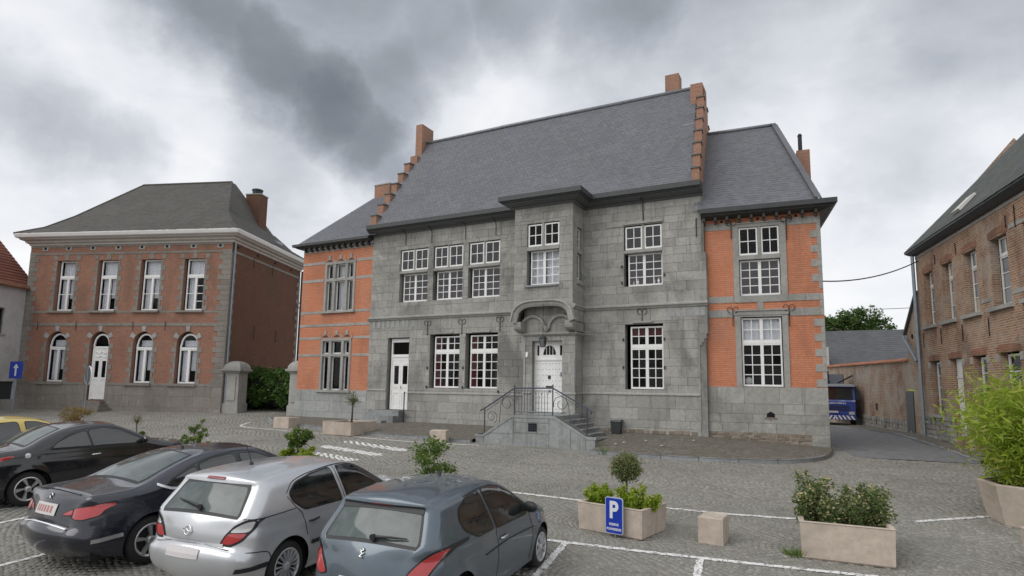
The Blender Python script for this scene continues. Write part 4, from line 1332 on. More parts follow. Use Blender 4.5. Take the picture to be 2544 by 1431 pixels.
sur.box(.90, 1.08, -.03, .21, 5.5, 8.10); sur.box(2.37, 2.57, -.03, .21, 5.5, 8.10); sur.box(.90, 2.57, -.03, .21, 8.10, 8.22); sur.box(1.08, 2.37, -.03, .21, 5.5, 5.72)
sur.box(1.70, 1.79, -.02, .2, 7.10, 8.10); sur.box(1.08, 2.37, -.05, .21, 6.97, 7.11); sur.box(1.62, 1.81, -.025, .02, 5.26, 5.499)
sur.box(.90, 1.08, -.03, .21, 2.66, 5.06); sur.box(2.36, 2.54, -.03, .21, 2.66, 5.06); sur.box(.86, 2.60, -.05, .21, 5.06, 5.20); sur.box(.92, 2.54, -.08, .02, 5.20, 5.25); sur.box(1.08, 2.36, -.035, .21, 5.0, 5.06)
sur.box(.90, 2.60, -.06, .02, 8.22, 8.27)
obj('window_surround', sur, M_['stone_trim'], RW)
sash_window(RW, [(1.09, 1.69, 7.13, 8.09, 2, 2, .02), (1.80, 2.36, 7.13, 8.09, 2, 2, .02)])
sash_window(RW, [(1.10, 1.725, 5.74, 6.95, 2, 4, .08), (1.725, 2.35, 5.74, 6.95, 2, 4, .08)], curtains=[(1.1, 2.34, 5.76, 6.94, .3, 'mauve')], glass='glass_sky')
sash_window(RW, [(1.10, 1.715, 2.68, 4.10, 2, 4, .06), (1.715, 2.33, 2.68, 4.10, 2, 4, .06), (1.10, 1.715, 4.17, 4.97, 2, 2, .06), (1.715, 2.33, 4.17, 4.97, 2, 2, .06)], extra=lambda m_: m_.box(1.10, 2.33, .055, .11, 4.10, 4.17), curtains=[(1.12, 2.32, 4.18, 4.95, .2, 'curtain')])
b = MB(); b.lathe([(0, -.01), (.10, 0), (.13, .03)], 'y', (1.28, .2, 2.86), 14); obj('dish', b, M_['white_dirty'], RW, smooth=True)
b = MB()
PG = [(.0, 8.44), (.05, 8.45), (.34, 8.52), (.36, 8.56), (.46, 8.60), (.46, 8.76), (-.02, 8.76)]
sweep(b, [(-.12, 0), (3.62, 0), (3.45, 3.0)], PG)
gut = obj('gutter', b, M_['gutter'], RW)
for x in (-.02, .36, .74, 1.13, 1.52, 1.91, 2.31, 2.70, 3.09, 3.49):
    d = MB(); d.box(x - .045, x + .045, -.26, .0, 8.36, 8.50); d.box(x - .04, x + .04, -.15, .0, 8.28, 8.36)
    obj('eaves_bracket', d, M_['dentil'], RW)
for x in (.55, 1.72, 2.9):
    d = MB(); d.box(x - .04, x + .04, -.01, .03, 8.33, 8.41); obj('putlog_hole', d, M_['room'], RW)
for x, z0, z1 in ((.86, 7.72, 8.32), (2.60, 7.55, 8.30), (.84, 4.70, 5.28), (2.58, 4.66, 5.30)): anchor_curl(RW, x, z0, z1, -.06)
b = MB(); b.prism([(1.78, -.036, 1.68), (2.04, -.036, 1.68), (2.03, -.036, 1.80), (1.91, -.036, 1.87), (1.80, -.036, 1.80)], (0, .03, 0)); obj('vent_hole', b, M_['room'], RW)
b = MB(); b.box(1.72, 2.10, -.06, 0, 1.64, 1.68); obj('vent_sill', b, M_['rubble'], RW)
E1, RY, RZ = 8.75, 2.6, 12.68
b = MB()
b.quad((-.3, -.44, E1), (3.56, -.44, E1), (2.45, RY, RZ), (-.3, RY, RZ)); b.poly([(3.56, -.44, E1), (3.30, 5.6, E1), (2.45, RY, RZ)]); b.poly([(3.56, -.44, E1), (4.05, -.44, E1), (3.8, 5.6, E1), (3.30, 5.6, E1)]); b.quad((3.30, 5.6, E1), (-.3, 5.6, E1), (-.3, RY, RZ), (2.45, RY, RZ))
rf = obj('roof', b, M_['lead'], RW)
s2 = math.hypot(RY + .44, RZ - E1)
slates(rf, (0, -.44, E1), (1, 0, 0), (0, RY + .44, RZ - E1), (0, -(RZ - E1), RY + .44), [(-.2, 0), (3.55, 0), (2.44, s2), (-.2, s2)], .18, .13, M_['slate'])
b = MB()
hp = [Vector((3.56, -.44, E1)).lerp(Vector((2.45, RY, RZ)), t) for t in np.linspace(0, 1, 19)]
for p, q in zip(hp[:-1], hp[1:]):
    d = (q - p) * .52; m0 = (p + q) / 2 + Vector((0, -.02, .03))
    w_ = Vector((.11, .05, -.02))
    b.hexa([m0 - d - w_, m0 - d + w_, m0 + d + w_, m0 + d - w_, m0 - d - w_ + Vector((0, 0, .03)), m0 - d + w_ + Vector((0, 0, .03)), m0 + d + w_ + Vector((0, 0, .05)), m0 + d - w_ + Vector((0, 0, .05))])
obj('hip_slate', b, M_['slate'], rf)
b = MB(); b.tube([(-.3, RY, RZ + .03), (2.5, RY, RZ + .05)], .07, 8); obj('ridge_cap', b, M_['lead'], rf, smooth=True)
ch = chimney(RW, 3.17, 3.62, 2.5, 3.2, 8.8, 11.55, 'orange_old', cap=False)
b = MB(); b.tube([(3.32, 2.75, 11.5), (3.32, 2.75, 12.22)], .075, 10); b.lathe([(.075, 12.18), (.09, 12.2), (.05, 12.28), (0, 12.29)], c=(3.32, 2.75, 0), n=10); obj('flue_pipe', b, M_['iron'], ch)

# ------------------------------------------------------------------ left orange wing with stone bands
F1 = fr(0, 21.42, 0)
LW = thing('brick_wing', 'orange brick wing with grey stone bands and mullioned triple windows left of the stone house', 'house', (-20.6, 21.42, .98), 0, None, F1)
hu, hl = (-21.33, -19.43, 6.0, 8.36), (-21.36, -19.48, 2.28, 4.68)
b = MB()
wall_front(b, -22.82, -18.38, .4, 9.2, [hu, hl], 0)
for h in (hu, hl): reveal(b, h, 0, .25, 1, 2)
b.quad((-22.82, 0, .4), (-22.82, 5, .4), (-22.82, 5, 9.2), (-22.82, 0, 9.2)); b.quad((-22.82, 5, .4), (-18.38, 5, .4), (-18.38, 5, 9.2), (-22.82, 5, 9.2))
wl1 = obj('wall', b, [M_['orange'], M_['stone_trim'], M_['room']], LW)
blocks(wl1, ashlar(-22.86, -18.42, .8, 2.29, [], (.36, .5), (.8, 1.6)), -.03, M_['stone_pale'], prot=.004, joint=.003, back=.05)
for za, zb in ((8.94, 9.05), (8.31, 8.44), (7.46, 7.60), (5.90, 6.03), (5.27, 5.40), (4.66, 4.78), (3.85, 3.97)):
    gap = za in (8.31, 7.46, 4.66, 3.85, 5.90)
    for xa, xb_ in (((-22.82, -21.42), (-19.38, -18.38)) if gap else ((-22.82, -18.38),)):
        strips(wl1, xa, xb_, za, zb, 0, M_['stone_trim'], 2 if gap else 5, prot=.012)
def triple(h, tz, sill):
    x0, x1, z0, z1 = h
    s = MB()
    s.box(x0, x0 + .12, -.03, .2, z0, z1); s.box(x1 - .12, x1, -.03, .2, z0, z1); s.box(x0, x1, -.032, .2, z1 - .10, z1 + .02)
    xs = [x0 + .12, x0 + .50, x0 + .66, x0 + 1.27, x0 + 1.42, x1 - .12]
    for a, c in ((xs[1], xs[2]), (xs[3], xs[4])): s.box(a, c, -.02, .19, z0, z1 - .1)
    s.box(x0 + .12, x1 - .12, -.025, .195, tz - .06, tz + .06)
    obj('window_surround', s, M_['stone_trim'], LW)
    sl_ = MB(); sl_.box(x0 - .12, x1 + .08, -.12, .1, z0 - .10, z0); obj('sill', sl_, M_['stone_trim'], LW)
    cas = []
    for a, c in ((xs[0], xs[1]), (xs[2], xs[3]), (xs[4], xs[5])):
        cas += [(a + .01, c - .01, z0 + .01, tz - .06, 1, 1, .10), (a + .01, c - .01, tz + .06, z1 - .10, 1, 1, .10)]
    return cas
sash_window(LW, triple(hu, 7.50, 0), glass='glass_sky', fwd=.04, curtains=[(-20.66, -20.05, 6.1, 8.2, .3, 'curtain')])
sash_window(LW, triple(hl, 3.92, 0), fwd=.04)
for xs, z in (((-21.08, -20.38, -19.73), 8.5), ((-21.12, -20.40, -19.77), 4.86)):
    for x in xs:
        k = MB(); k.prism([(x - .05, -.03, z), (x + .05, -.03, z), (x + .08, -.03, z + .2), (x - .08, -.03, z + .2)], (0, .05, 0)); obj('keystone', k, M_['stone_pale'], LW)
        k = MB(); k.prism([(x - .20, -.004, z - .10), (x + .20, -.004, z - .10), (x + .12, -.004, z - .03), (x, -.004, z - .005), (x - .12, -.004, z - .03)], (0, .02, 0)); obj('arch_recess', k, M_['gutter'], LW)
        for dx in (-.30, .30):
            k = MB(); k.prism([(x + dx - .03, -.02, z - .16), (x + dx + .03, -.02, z - .16), (x + dx, -.02, z + .08)], (0, .03, 0)); obj('finial_stone', k, M_['stone_pale'], LW)
b = MB()
sweep(b, [(-22.82, 3.0), (-22.82, 0), (-18.42, 0)], [(.0, 9.10), (.26, 9.18), (.30, 9.22), (.42, 9.24), (.42, 9.36), (-.02, 9.36)])
obj('gutter', b, M_['gutter'], LW)
for x in np.arange(-22.6, -18.5, .36):
    d = MB(); d.box(x - .05, x + .05, -.24, 0, 9.06, 9.2); d.box(x - .05, x + .05, -.14, 0, 8.99, 9.06); obj('eaves_bracket', d, M_['dentil'], LW)
    d = MB(); d.box(x + .10, x + .26, -.10, 0, 9.06, 9.2); obj('bracket_stone', d, M_['stone_pale'], LW)
E2, YR2, ZR2 = 9.35, 2.5, 12.25
b = MB(); b.quad((-22.85, -.40, E2), (-18.0, -.40, E2), (-18.0, YR2, ZR2), (-20.7, YR2, ZR2)); b.poly([(-23.2, 5.4, E2), (-23.2, -.4, E2), (-22.85, -.4, E2), (-20.7, YR2, ZR2)]); b.quad((-18, 5.4, E2), (-23.2, 5.4, E2), (-20.7, YR2, ZR2), (-18, YR2, ZR2))
rf1 = obj('roof', b, M_['lead'], LW)
s2 = math.hypot(YR2 + .4, ZR2 - E2)
slates(rf1, (0, -.40, E2), (1, 0, 0), (0, YR2 + .4, ZR2 - E2), (0, -(ZR2 - E2), YR2 + .4), [(-22.83, 0), (-18.0, 0), (-18.0, s2), (-20.7, s2)], .18, .13, M_['slate'], limit=200)
ch = chimney(LW, -20.75, -19.75, 2.6, 3.2, 11.5, 12.95, 'orange_old', cap=True)

# ------------------------------------------------------------------ entrance stairs
ST = thing('entrance_stairs', 'grey stone double stairs with a landing and iron railing before the studded front door', 'stairs', (-8.6, 19.3, .6), 0, None, Matrix.Identity(4))
YS = 18.2
outline = [(-10.79, .45), (-6.48, .45), (-6.48, 1.03), (-6.77, 1.03), (-7.87, 1.63), (-9.40, 1.62), (-10.50, .93), (-10.79, .93)]
b = MB(); b.prism([(x, YS, z) for x, z in outline], (0, .28, 0)); obj('front_wall', b, M_['mortar'], ST)
def clipped(x0, x1, z0, z1):       # block outline cut by the sloping coping
    zt = lambda x: np.interp(x, [-10.79, -10.5, -9.40, -7.87, -6.77, -6.48], [.93, .93, 1.62, 1.63, 1.03, 1.03]) - .09
    top = [(x, min(z1, float(zt(x)))) for x in np.linspace(x1, x0, 6)]
    if max(t[1] for t in top) - z0 < .05: return None
    P = [(x0, z0), (x1, z0)] + [t for t in top if t[1] > z0 + .01]
    return P
cuts = [(-10.79, -10.48, .45, .95), (-10.47, -9.35, .45, .98), (-10.2, -9.35, .99, 1.6), (-9.34, -8.05, .45, 1.03), (-9.34, -8.80, 1.04, 1.38), (-8.47, -8.05, 1.04, 1.38), (-8.79, -8.48, 1.04, 1.10), (-9.34, -8.05, 1.39, 1.60), (-8.04, -7.30, .45, 1.6), (-7.29, -6.80, .45, 1.3), (-6.79, -6.48, .45, 1.0)]
for (xa, xb_, za, zb) in cuts:
    P = clipped(xa + .006, xb_ - .006, za + .005, zb - .005)
    if P:
        k = MB(); k.prism([(x, YS - .012, z) for x, z in P], (0, .03, 0)); obj('stone_block', k, M_['stone_stair'], ST)
cp = [(-10.82, .93), (-10.50, .93), (-9.40, 1.62), (-7.87, 1.63), (-6.77, 1.03), (-6.45, 1.03)]
for (xa, za), (xb_, zb) in zip(cp[:-1], cp[1:]):
    k = MB(); k.hexa([(xa, YS - .03, za - .09), (xb_, YS - .03, zb - .09), (xb_, YS + .31, zb - .09), (xa, YS + .31, za - .09), (xa, YS - .03, za), (xb_, YS - .03, zb), (xb_, YS + .31, zb), (xa, YS + .31, za)])
    obj('coping_stone', k, M_['stone_stair'], ST)
k = MB(); k.box(-9.40, -7.87, YS + .31, 20.62, .5, 1.615); obj('landing', k, M_['stone_stair'], ST)
k = MB(); k.box(-9.95, -8.5, 20.25, 20.62, 1.615, 1.66); obj('threshold', k, M_['stone_stair'], ST)
for i in range(6):
    for s in (0, 1):
        x = (-7.87 + i * .225) if s == 0 else (-9.40 - i * .225)
        zt = 1.615 - (i + 1) * .145
        if zt < .72: continue
        k = MB()
        xa, xb_ = (x - .03, x + .225) if s == 0 else (x - .225, x + .03)
        k.box(xa, xb_, YS + .29, 20.6, .45, zt); k.box(xa - (0 if s == 0 else .02), xb_ + (.02 if s == 0 else 0), YS + .29, 20.6, zt - .04, zt + .004)
        obj('step', k, M_['stone_stair'], ST)
k = MB()
k.box(-8.78, -8.49, YS - .004, YS + .02, 1.11, 1.37)
gr_ = obj('vent', k, M_['room'], ST)
k = MB()
for t in np.linspace(0, 1, 5):
    k.box(-8.78 + .28 * t - .006, -8.78 + .28 * t + .006, YS - .022, YS - .006, 1.11, 1.37); k.box(-8.78, -8.49, YS - .024, YS - .008, 1.11 + .25 * t - .006, 1.11 + .25 * t + .006)
obj('grille', k, M_['iron_blue'], gr_)
yr = YS + .08
k = MB()
k.tube([(-10.66, yr, 1.70), (-10.64, yr, 1.75), (-10.54, yr, 1.78), (-9.37, yr, 2.50), (-7.96, yr, 2.52), (-6.70, yr, 1.86), (-6.62, yr, 1.80), (-6.66, yr, 1.74)], .026, 8)
obj('handrail', k, M_['iron_blue'], ST)
for (x, z0, z1) in ((-10.50, .93, 1.80), (-9.36, 1.62, 2.56), (-7.96, 1.63, 2.60), (-6.78, 1.03, 1.88)):
    k = MB(); k.tube([(x, yr, z0), (x, yr, z1)], .022, 8); k.lathe([(0, z1 + .05), (.028, z1 + .03), (.022, z1)], c=(x, yr, 0), n=8); obj('post', k, M_['iron_blue'], ST)
for i in range(12):
    x = -9.30 + i * .105
    k = MB()
    if i % 2 == 0: k.tube([(x, yr, 1.64), (x, yr, 2.44)], .009, 5)
    else: k.tube([(x, yr, 1.7), (x, yr, 2.36)] , .009, 5); k.tube([(x + .03 * math.cos(a), yr, 2.36 + .05 * math.sin(a)) for a in np.linspace(0, 2 * PI, 9)], .007, 4)
    k.tube([(x - .014, yr, 2.05), (x + .014, yr, 2.05)], .014, 5)
    obj('baluster', k, M_['iron_blue'], ST)
k = MB(); k.tube([(-9.36, yr, 1.72), (-7.96, yr, 1.73)], .012, 5); k.tube([(-9.36, yr, 2.42), (-7.96, yr, 2.43)], .010, 5); obj('rail', k, M_['iron_blue'], ST)
def scroll(cx, cz, r, t0, t1, s=1):
    k = MB(); k.tube([(cx + s * r * (1 - .085 * a) * math.cos(a), yr, cz + r * (1 - .085 * a) * math.sin(a)) for a in np.linspace(t0, t1, 34)], .010, 5)
    obj('scroll', k, M_['iron_blue'], ST)
scroll(-9.62, 1.98, .26, -.4, 7.6); scroll(-10.22, 1.52, .20, -1.2, 7.0)
scroll(-7.66, 2.02, .27, -.4, 7.6, -1); scroll(-7.12, 1.55, .2, -1.2, 7.0, -1)
for pts in ([(-9.93, 1.30), (-9.88, 1.9), (-9.78, 2.22)], [(-7.34, 1.36), (-7.40, 1.9), (-7.5, 2.24)], [(-10.44, 1.72), (-9.45, 2.36)], [(-7.88, 2.40), (-6.84, 1.82)]):
    k = MB(); k.tube([(x, yr, z) for x, z in pts], .010, 5); obj('stay', k, M_['iron_blue'], ST)

# ------------------------------------------------------------------ left red brick house with a hipped roof
FL = fr(-27.78, 21.13, 19.13)
LB = thing('brick_house', 'two storey red brick house with cream cornice and mossy hipped roof', 'house', (-33.4, 19.2, .97), R(19.13), None, FL)
W_ = 12.25
upx = [(-10.46, -9.30), (-7.90, -6.70), (-5.30, -4.10), (-2.72, -1.52)]
gnx = [(-10.62, -9.42), None, (-5.36, -4.20), (-2.80, -1.60)]
ho = [(a, c, 6.32, 9.13) for a, c in upx]
hg = [(g[0], g[1], 2.45, 5.20) for g in gnx if g]
hd = (-7.95, -6.80, 1.52, 5.20)
b = MB()
wall_front(b, -W_, 0, .4, 10.0, ho + hg + [hd], 0)
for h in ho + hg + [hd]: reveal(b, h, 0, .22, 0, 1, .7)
for h in hg + [hd]:                                    # arch spandrels
    cx, r = (h[0] + h[1]) / 2, (h[1] - h[0]) / 2
    zc_ = 5.20 - r * 1.15
    for k in range(16):
        a0, a1 = PI * k / 16, PI * (k + 1) / 16
        p = [(cx + r * math.cos(a), zc_ + r * 1.15 * math.sin(a)) for a in (a0, a1)]
        b.quad((p[0][0], 0, p[0][1]), (p[0][0], 0, 5.2), (p[1][0], 0, 5.2), (p[1][0], 0, p[1][1]))
        b.quad((p[0][0], 0, p[0][1]), (p[1][0], 0, p[1][1]), (p[1][0], .22, p[1][1]), (p[0][0], .22, p[0][1]))
wlb = obj('wall', b, [M_['red_brick'], M_['room']], LB)
FS = fr(0, 0, 92.87)                                   # side wall frame inside the house frame
b = MB(); wall_front(b, 0, 8.2, .4, 10.0, [], 0); b.quad((8.2, 0, .4), (8.2, 12, .4), (8.2, 12, 10), (8.2, 0, 10))
obj('side_wall', b, M_['side_brick'], LB, m=FS, label='browner brick side wall, its shade mixed into the colour')
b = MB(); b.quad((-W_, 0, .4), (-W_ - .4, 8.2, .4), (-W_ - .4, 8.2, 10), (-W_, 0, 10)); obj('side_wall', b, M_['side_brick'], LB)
pl = ashlar(-W_, 0, .7, 2.33, [(hd[0] - .05, hd[1] + .05, 0, 3)], (.5, .6), (.9, 1.5))
blocks(wlb, pl, -.04, M_['stone_left'], prot=.006, back=.06)
for xa, xb_ in ((-W_, hd[0] - .1), (hd[1] + .1, 0)): strips(wlb, xa, xb_, 2.33, 2.47, 0, M_['stone_left'], 5, prot=.06)
for za, zb in ((5.50, 5.66), (6.20, 6.32), (9.45, 9.58), (9.88, 10.02)):
    if za == 6.20:
        ed = [-W_] + [v for a, c in upx for v in (a - .35, c + .1)] + [0]
        for xa, xb_ in zip(ed[::2], ed[1::2]): strips(wlb, xa, xb_, za, zb, 0, M_['stone_left'], 2, prot=.012)
    else: strips(wlb, -W_, 0, za, zb, 0, M_['stone_left'], 14, prot=.02)
qs = []
z, k = 2.47, 0
while z < 9.4:
    l = (.62, .42)[k % 2]
    qs += [(-W_, -W_ + l, z, z + .27), (-l - .1, 0, z, z + .27)]
    z += .275; k += 1
for (a, c, z0, z1) in ho + hg + [hd]:
    z, k = z0, 0
    top = z1 if z1 > 6 else 4.5
    while z < top - .1:
        l = (.28, .14)[k % 2]
        qs += [(a - l, a, z, z + .27), (c, c + l, z, z + .27)]
        z += .275; k += 1
    if z1 > 6:
        qs += [(a - .28, a - .02, z1 + .02, z1 + .28), (c + .02, c + .28, z1 + .02, z1 + .28), ((a + c) / 2 - .13, (a + c) / 2 + .13, z1 + .02, z1 + .32)]
blocks(wlb, qs, -.015, M_['stone_left'], 'quoin_stone', prot=.006)
qs2 = []
z, k = 1.2, 0
while z < 9.4:
    l = (.42, .22)[k % 2]
    qs2 += [(0, l, z, z + .27), (8.2 - l, 8.2, z, z + .27)]
    z += .275; k += 1
blocks(LB, qs2, -.015, M_['stone_left'], 'quoin_stone', prot=.006, m=FS)
strips(LB, .1, 8.2, 9.45, 9.58, 0, M_['stone_left'], 10, prot=.02, m=FS)
for (a, c, z0, z1) in hg + [hd]:                       # key and shoulder stones of the arches
    cx, r = (a + c) / 2, (c - a) / 2
    for t in (.18, .5, .82):
        an = PI * t
        k = MB()
        zc_ = 5.20 - r * 1.15
        P = [(cx + (r + e) * math.cos(an + d), zc_ + (r * 1.15 + e) * math.sin(an + d)) for e, d in ((.02, -.14), (.30, -.14), (.30, .14), (.02, .14))]
        k.prism([(x, -.03, z) for x, z in P], (0, .05, 0)); obj('voussoir', k, M_['stone_pale'], LB)
for (a, c, z0, z1) in ho:
    k = MB(); k.box(a - .3, c + .1, -.12, .1, z0 - .10, z0 + .01); obj('sill', k, M_['stone_left'], LB)
for (a, c, z0, z1) in hg:
    k = MB(); k.box(a - .3, c + .1, -.13, .1, z0 - .12, z0 + .0); obj('sill', k, M_['stone_left'], LB)
for i, (a, c) in enumerate(upx):
    xm = (a + c) / 2 + .06
    cas = [(a + .12, c - .02, 8.22, 9.11, 1, 1, .14), (a + .12, xm, 6.35, 8.16, 1, 2, .14)]
    cas += [(xm, c - .02, 6.35, 8.16, 1, 4 if i == 3 else 2, .14)]
    cu = [(a + .16, c - .05, 8.2, 9.1, .34, 'curtain'), (a + .16, xm - .02, 6.40, 8.12, .34, 'curtain')]
    if i < 3: cu.append((xm + .02, c - .05, 7.05, 8.12, .34, 'curtain'))
    sash_window(LB, cas, extra=lambda m_, a=a, c=c: m_.box(a + .12, c - .02, .13, .2, 8.16, 8.22), curtains=cu, fwd=.06, mw=.035)
def arch_frame(mb, cx, r, zc_, y):
    ro = []
    for an in np.linspace(0, PI, 15):
        ro.append([(cx + math.cos(an) * rr, y + yy, zc_ + math.sin(an) * rr * 1.15) for rr, yy in ((r - .02, .06), (r - .02, 0), (r - .10, 0), (r - .10, .06))])
    mb.grid(ro)
def lunette(parent, cx, r, zc_, y):
    k = MB(); k.poly([(cx + math.cos(an) * r, y, zc_ + math.sin(an) * r * 1.15) for an in np.linspace(0, PI, 13)]); obj('pane', k, M_['glass'], parent, fix=False)
for g in gnx:
    if not g: continue
    a, c = g
    r = (c - a) / 2 - .06; cx = (a + c) / 2 + .05; zc_ = 5.20 - (c - a) / 2 * 1.15
    xm = cx
    cu = [(cx - r + .08, xm - .02, 2.6, 4.25, .34, 'curtain'), (xm + .04, cx + r - .1, 3.15, 4.25, .36, 'curtain'), (cx - r + .12, cx + r - .12, 4.42, 4.75, .36, 'curtain')]
    wd = sash_window(LB, [(cx - r, xm, 2.48, 4.28, 1, 1, .14), (xm, cx + r, 2.48, 4.28, 1, 1, .14)], extra=lambda m_, cx=cx, r=r, zc_=zc_: (m_.box(cx - r, cx + r, .13, .2, 4.28, 4.38), m_.box(cx - r, cx - r + .08, .14, .2, 4.38, zc_), m_.box(cx + r - .08, cx + r, .14, .2, 4.38, zc_), arch_frame(m_, cx, r, zc_, .14)), curtains=cu, fwd=.07)
    lunette(wd, cx, r - .08, zc_, .17)
    k = MB(); k.quad((cx - r + .05, .17, 4.38), (cx + r - .05, .17, 4.38), (cx + r - .05, .17, zc_), (cx - r + .05, .17, zc_)); obj('pane', k, M_['glass'], wd, fix=False)
# white door with fanlight
cx, r = -7.33, .50
zc_ = 5.2 - .575 * 1.15
b = MB()
b.box(cx - r, cx - r + .07, .12, .2, 1.55, zc_); b.box(cx + r - .07, cx + r, .12, .2, 1.55, zc_); b.box(cx - r, cx + r, .12, .2, 4.30, 4.40); b.box(cx - r + .07, cx + r - .07, .14, .19, 3.72, 4.30)
arch_frame(b, cx, r, zc_, .12)
b.tube([(cx - .30 + .06 * k, .125, 4.05 + .05 * math.sin(k * 1.3)) for k in range(11)], .022, 5); b.tube([(cx - .34 + .068 * k, .125, 3.86 + .03 * math.cos(k * 1.1)) for k in range(11)], .02, 5)
dd = obj('door', b, M_['white'], LB)
lunette(dd, cx, r - .08, zc_, .16)
for s in (-1, 1):
    l = MB(); xa, xb_ = (cx - r + .07, cx - .005) if s < 0 else (cx + .005, cx + r - .07)
    for (u0, u1, v0, v1) in ((xa, xa + .09, 1.57, 3.72), (xb_ - .09, xb_, 1.57, 3.72), (xa + .09, xb_ - .09, 3.62, 3.72), (xa + .09, xb_ - .09, 2.62, 2.74), (xa + .09, xb_ - .09, 1.57, 1.70)): l.box(u0, u1, .14, .19, v0, v1)
    l.box(xa + .09, xb_ - .09, .16, .18, 1.70, 2.62)
    lf = obj('door_leaf', l, M_['white'], dd)
    pane(lf, xa + .09, xb_ - .09, 2.74, 3.62, .175, M_['glass'])
for i, (zz, ya) in enumerate(((1.50, -.35), (1.32, -.65), (1.14, -.95))):
    k = MB(); k.box(-8.05 - .12 * i, -6.70 + .22 * i, ya, .2, .8, zz); obj('step', k, M_['stone_left'], LB)
for x in (-11.25, -8.88, -5.45, -3.54): anchor_curl(LB, x, 5.25, 5.76, -.05, False)
for x in (2.7, 5.25): anchor_curl(LB, x, 5.0, 5.8, -.04, False, m=FS)
for x in (2.2, 4.4): anchor_curl(LB, x, 9.0, 9.6, -.04, False, m=FS)
for x in (-11.31, -9.84, -8.33, -6.78, -5.34, -3.83, -2.27, -.70):
    k = MB(); k.box(x - .07, x + .07, -.03, .03, 9.76, 9.88); obj('putlog_hole', k, M_['room'], LB)
    k = MB(); k.box(x - .18, x + .18, -.022, .02, 9.70, 9.755); k.box(x - .18, x - .075, -.021, .02, 9.755, 9.88); k.box(x + .075, x + .18, -.021, .02, 9.755, 9.88); obj('bracket_stone', k, M_['stone_pale'], LB)
for x in (.5, 2.6, 4.7, 6.8):
    k = MB(); k.box(x - .07, x + .07, -.03, .03, 9.76, 9.88); obj('putlog_hole', k, M_['room'], LB, m=FS)
pth = [(-W_ - .4, 8.2), (-W_, 0), (0, 0), (-.41, 8.2)]
b = MB(); sweep(b, pth, [(.0, 9.98), (.06, 10.0), (.08, 10.08), (.20, 10.14), (.22, 10.22), (.40, 10.28), (.42, 10.36), (.0, 10.36)]); obj('cornice', b, M_['cornice'], LB)
b = MB(); sweep(b, pth, [(.0, 10.362), (.52, 10.362), (.56, 10.40), (.60, 10.54), (.60, 10.60), (.0, 10.60)]); obj('cornice_edge', b, M_['cornice_w'], LB)
# bell-cast hipped roof
ring = lambda o, z, y1=8.2: [(-W_ - o, -o, z), (o, -o, z), (o - .41, y1 + o, z), (-W_ - .41 - o, y1 + o, z)]
RZ_ = 14.74
lev = [ring(.60, 10.60), ring(-.35, 11.15), ring(-1.3, 12.05)]
top = [(-8.95, 3.9, RZ_), (-2.95, 3.9, RZ_), (-2.95, 4.3, RZ_), (-8.95, 4.3, RZ_)]
b = MB()
for A_, B_ in zip(lev + [None], lev[1:] + [top]):
    A_ = A_ or lev[-1]
    for k in range(4): b.quad(A_[k], A_[(k + 1) % 4], B_[(k + 1) % 4], B_[k])
b.poly(top)
rfl = obj('roof', b, M_['slate_old'], LB)
seq = lev + [top]
for side in (0, 1):
    for A_, B_ in zip(seq[:-1], seq[1:]):
        a0, a1, b1, b0 = [Vector(q) for q in (A_[side], A_[side + 1], B_[side + 1], B_[side])]
        U_ = (a1 - a0).normalized(); N_v = U_.cross((b0 - a0)).normalized()
        if N_v.z < 0: N_v = -N_v
        V_ = N_v.cross(U_)
        if V_.z < 0: V_ = -V_
        pj = [((q - a0).dot(U_), (q - a0).dot(V_)) for q in (a0, a1, b1, b0)]
        slates(rfl, a0, U_, V_, N_v, pj, .21, .16, M_['slate_old'], limit=75, rag=.014)
b = MB(); b.tube([top[0], top[1]], .08, 6)
for s in (0, 1):
    b.tube([lev[0][s], lev[1][s], lev[2][s], top[s]], .06, 6)
obj('ridge_cap', b, M_['slate_old'], rfl)
k = MB(); P_ = [Vector(lev[0][1]).lerp(Vector(lev[0][2]), t) for t in (.50, .56)]
k.hexa([(-.05, 4.2, 11.0), (.10, 4.2, 10.95), (.07, 4.9, 10.95), (-.08, 4.9, 11.0), (-.10, 4.2, 11.18), (.05, 4.2, 11.10), (.02, 4.9, 11.10), (-.13, 4.9, 11.18)]); obj('roof_vent', k, M_['steel'], rfl)
ch = chimney(LB, -2.66, -1.66, 5.0, 5.8, 12.0, 14.3, 'side_brick')
b = MB(); b.lathe([(.30, 14.4), (.30, 14.62), (.34, 14.64), (.34, 14.72), (.15, 14.78), (0, 14.78)], c=(-2.15, 5.4, 0), n=14); obj('chimney_pot', b, M_['iron'], ch)
b = MB(); b.tube([(.10, .12, 10.0), (.10, .10, 1.0)], .05, 8); obj('downpipe', b, M_['steel'], LB)
k = MB(); k.lathe([(.0, -.12), (.10, -.10), (.14, .0), (.10, .10), (0, .12)], c=(8.1, -.22, 7.55), n=10); k.tube([(8.1, -.22, 7.68), (8.1, -.05, 7.9)], .025, 5); obj('wall_lamp', k, M_['gutter2'], LB, m=FS)
# thin dark downpipe at the far corner of the side wall
b = MB(); b.tube([(8.28, -.08, 10.0), (8.28, -.08, 3.0)], .06, 6); obj('downpipe', b, M_['iron'], LB, m=FS)

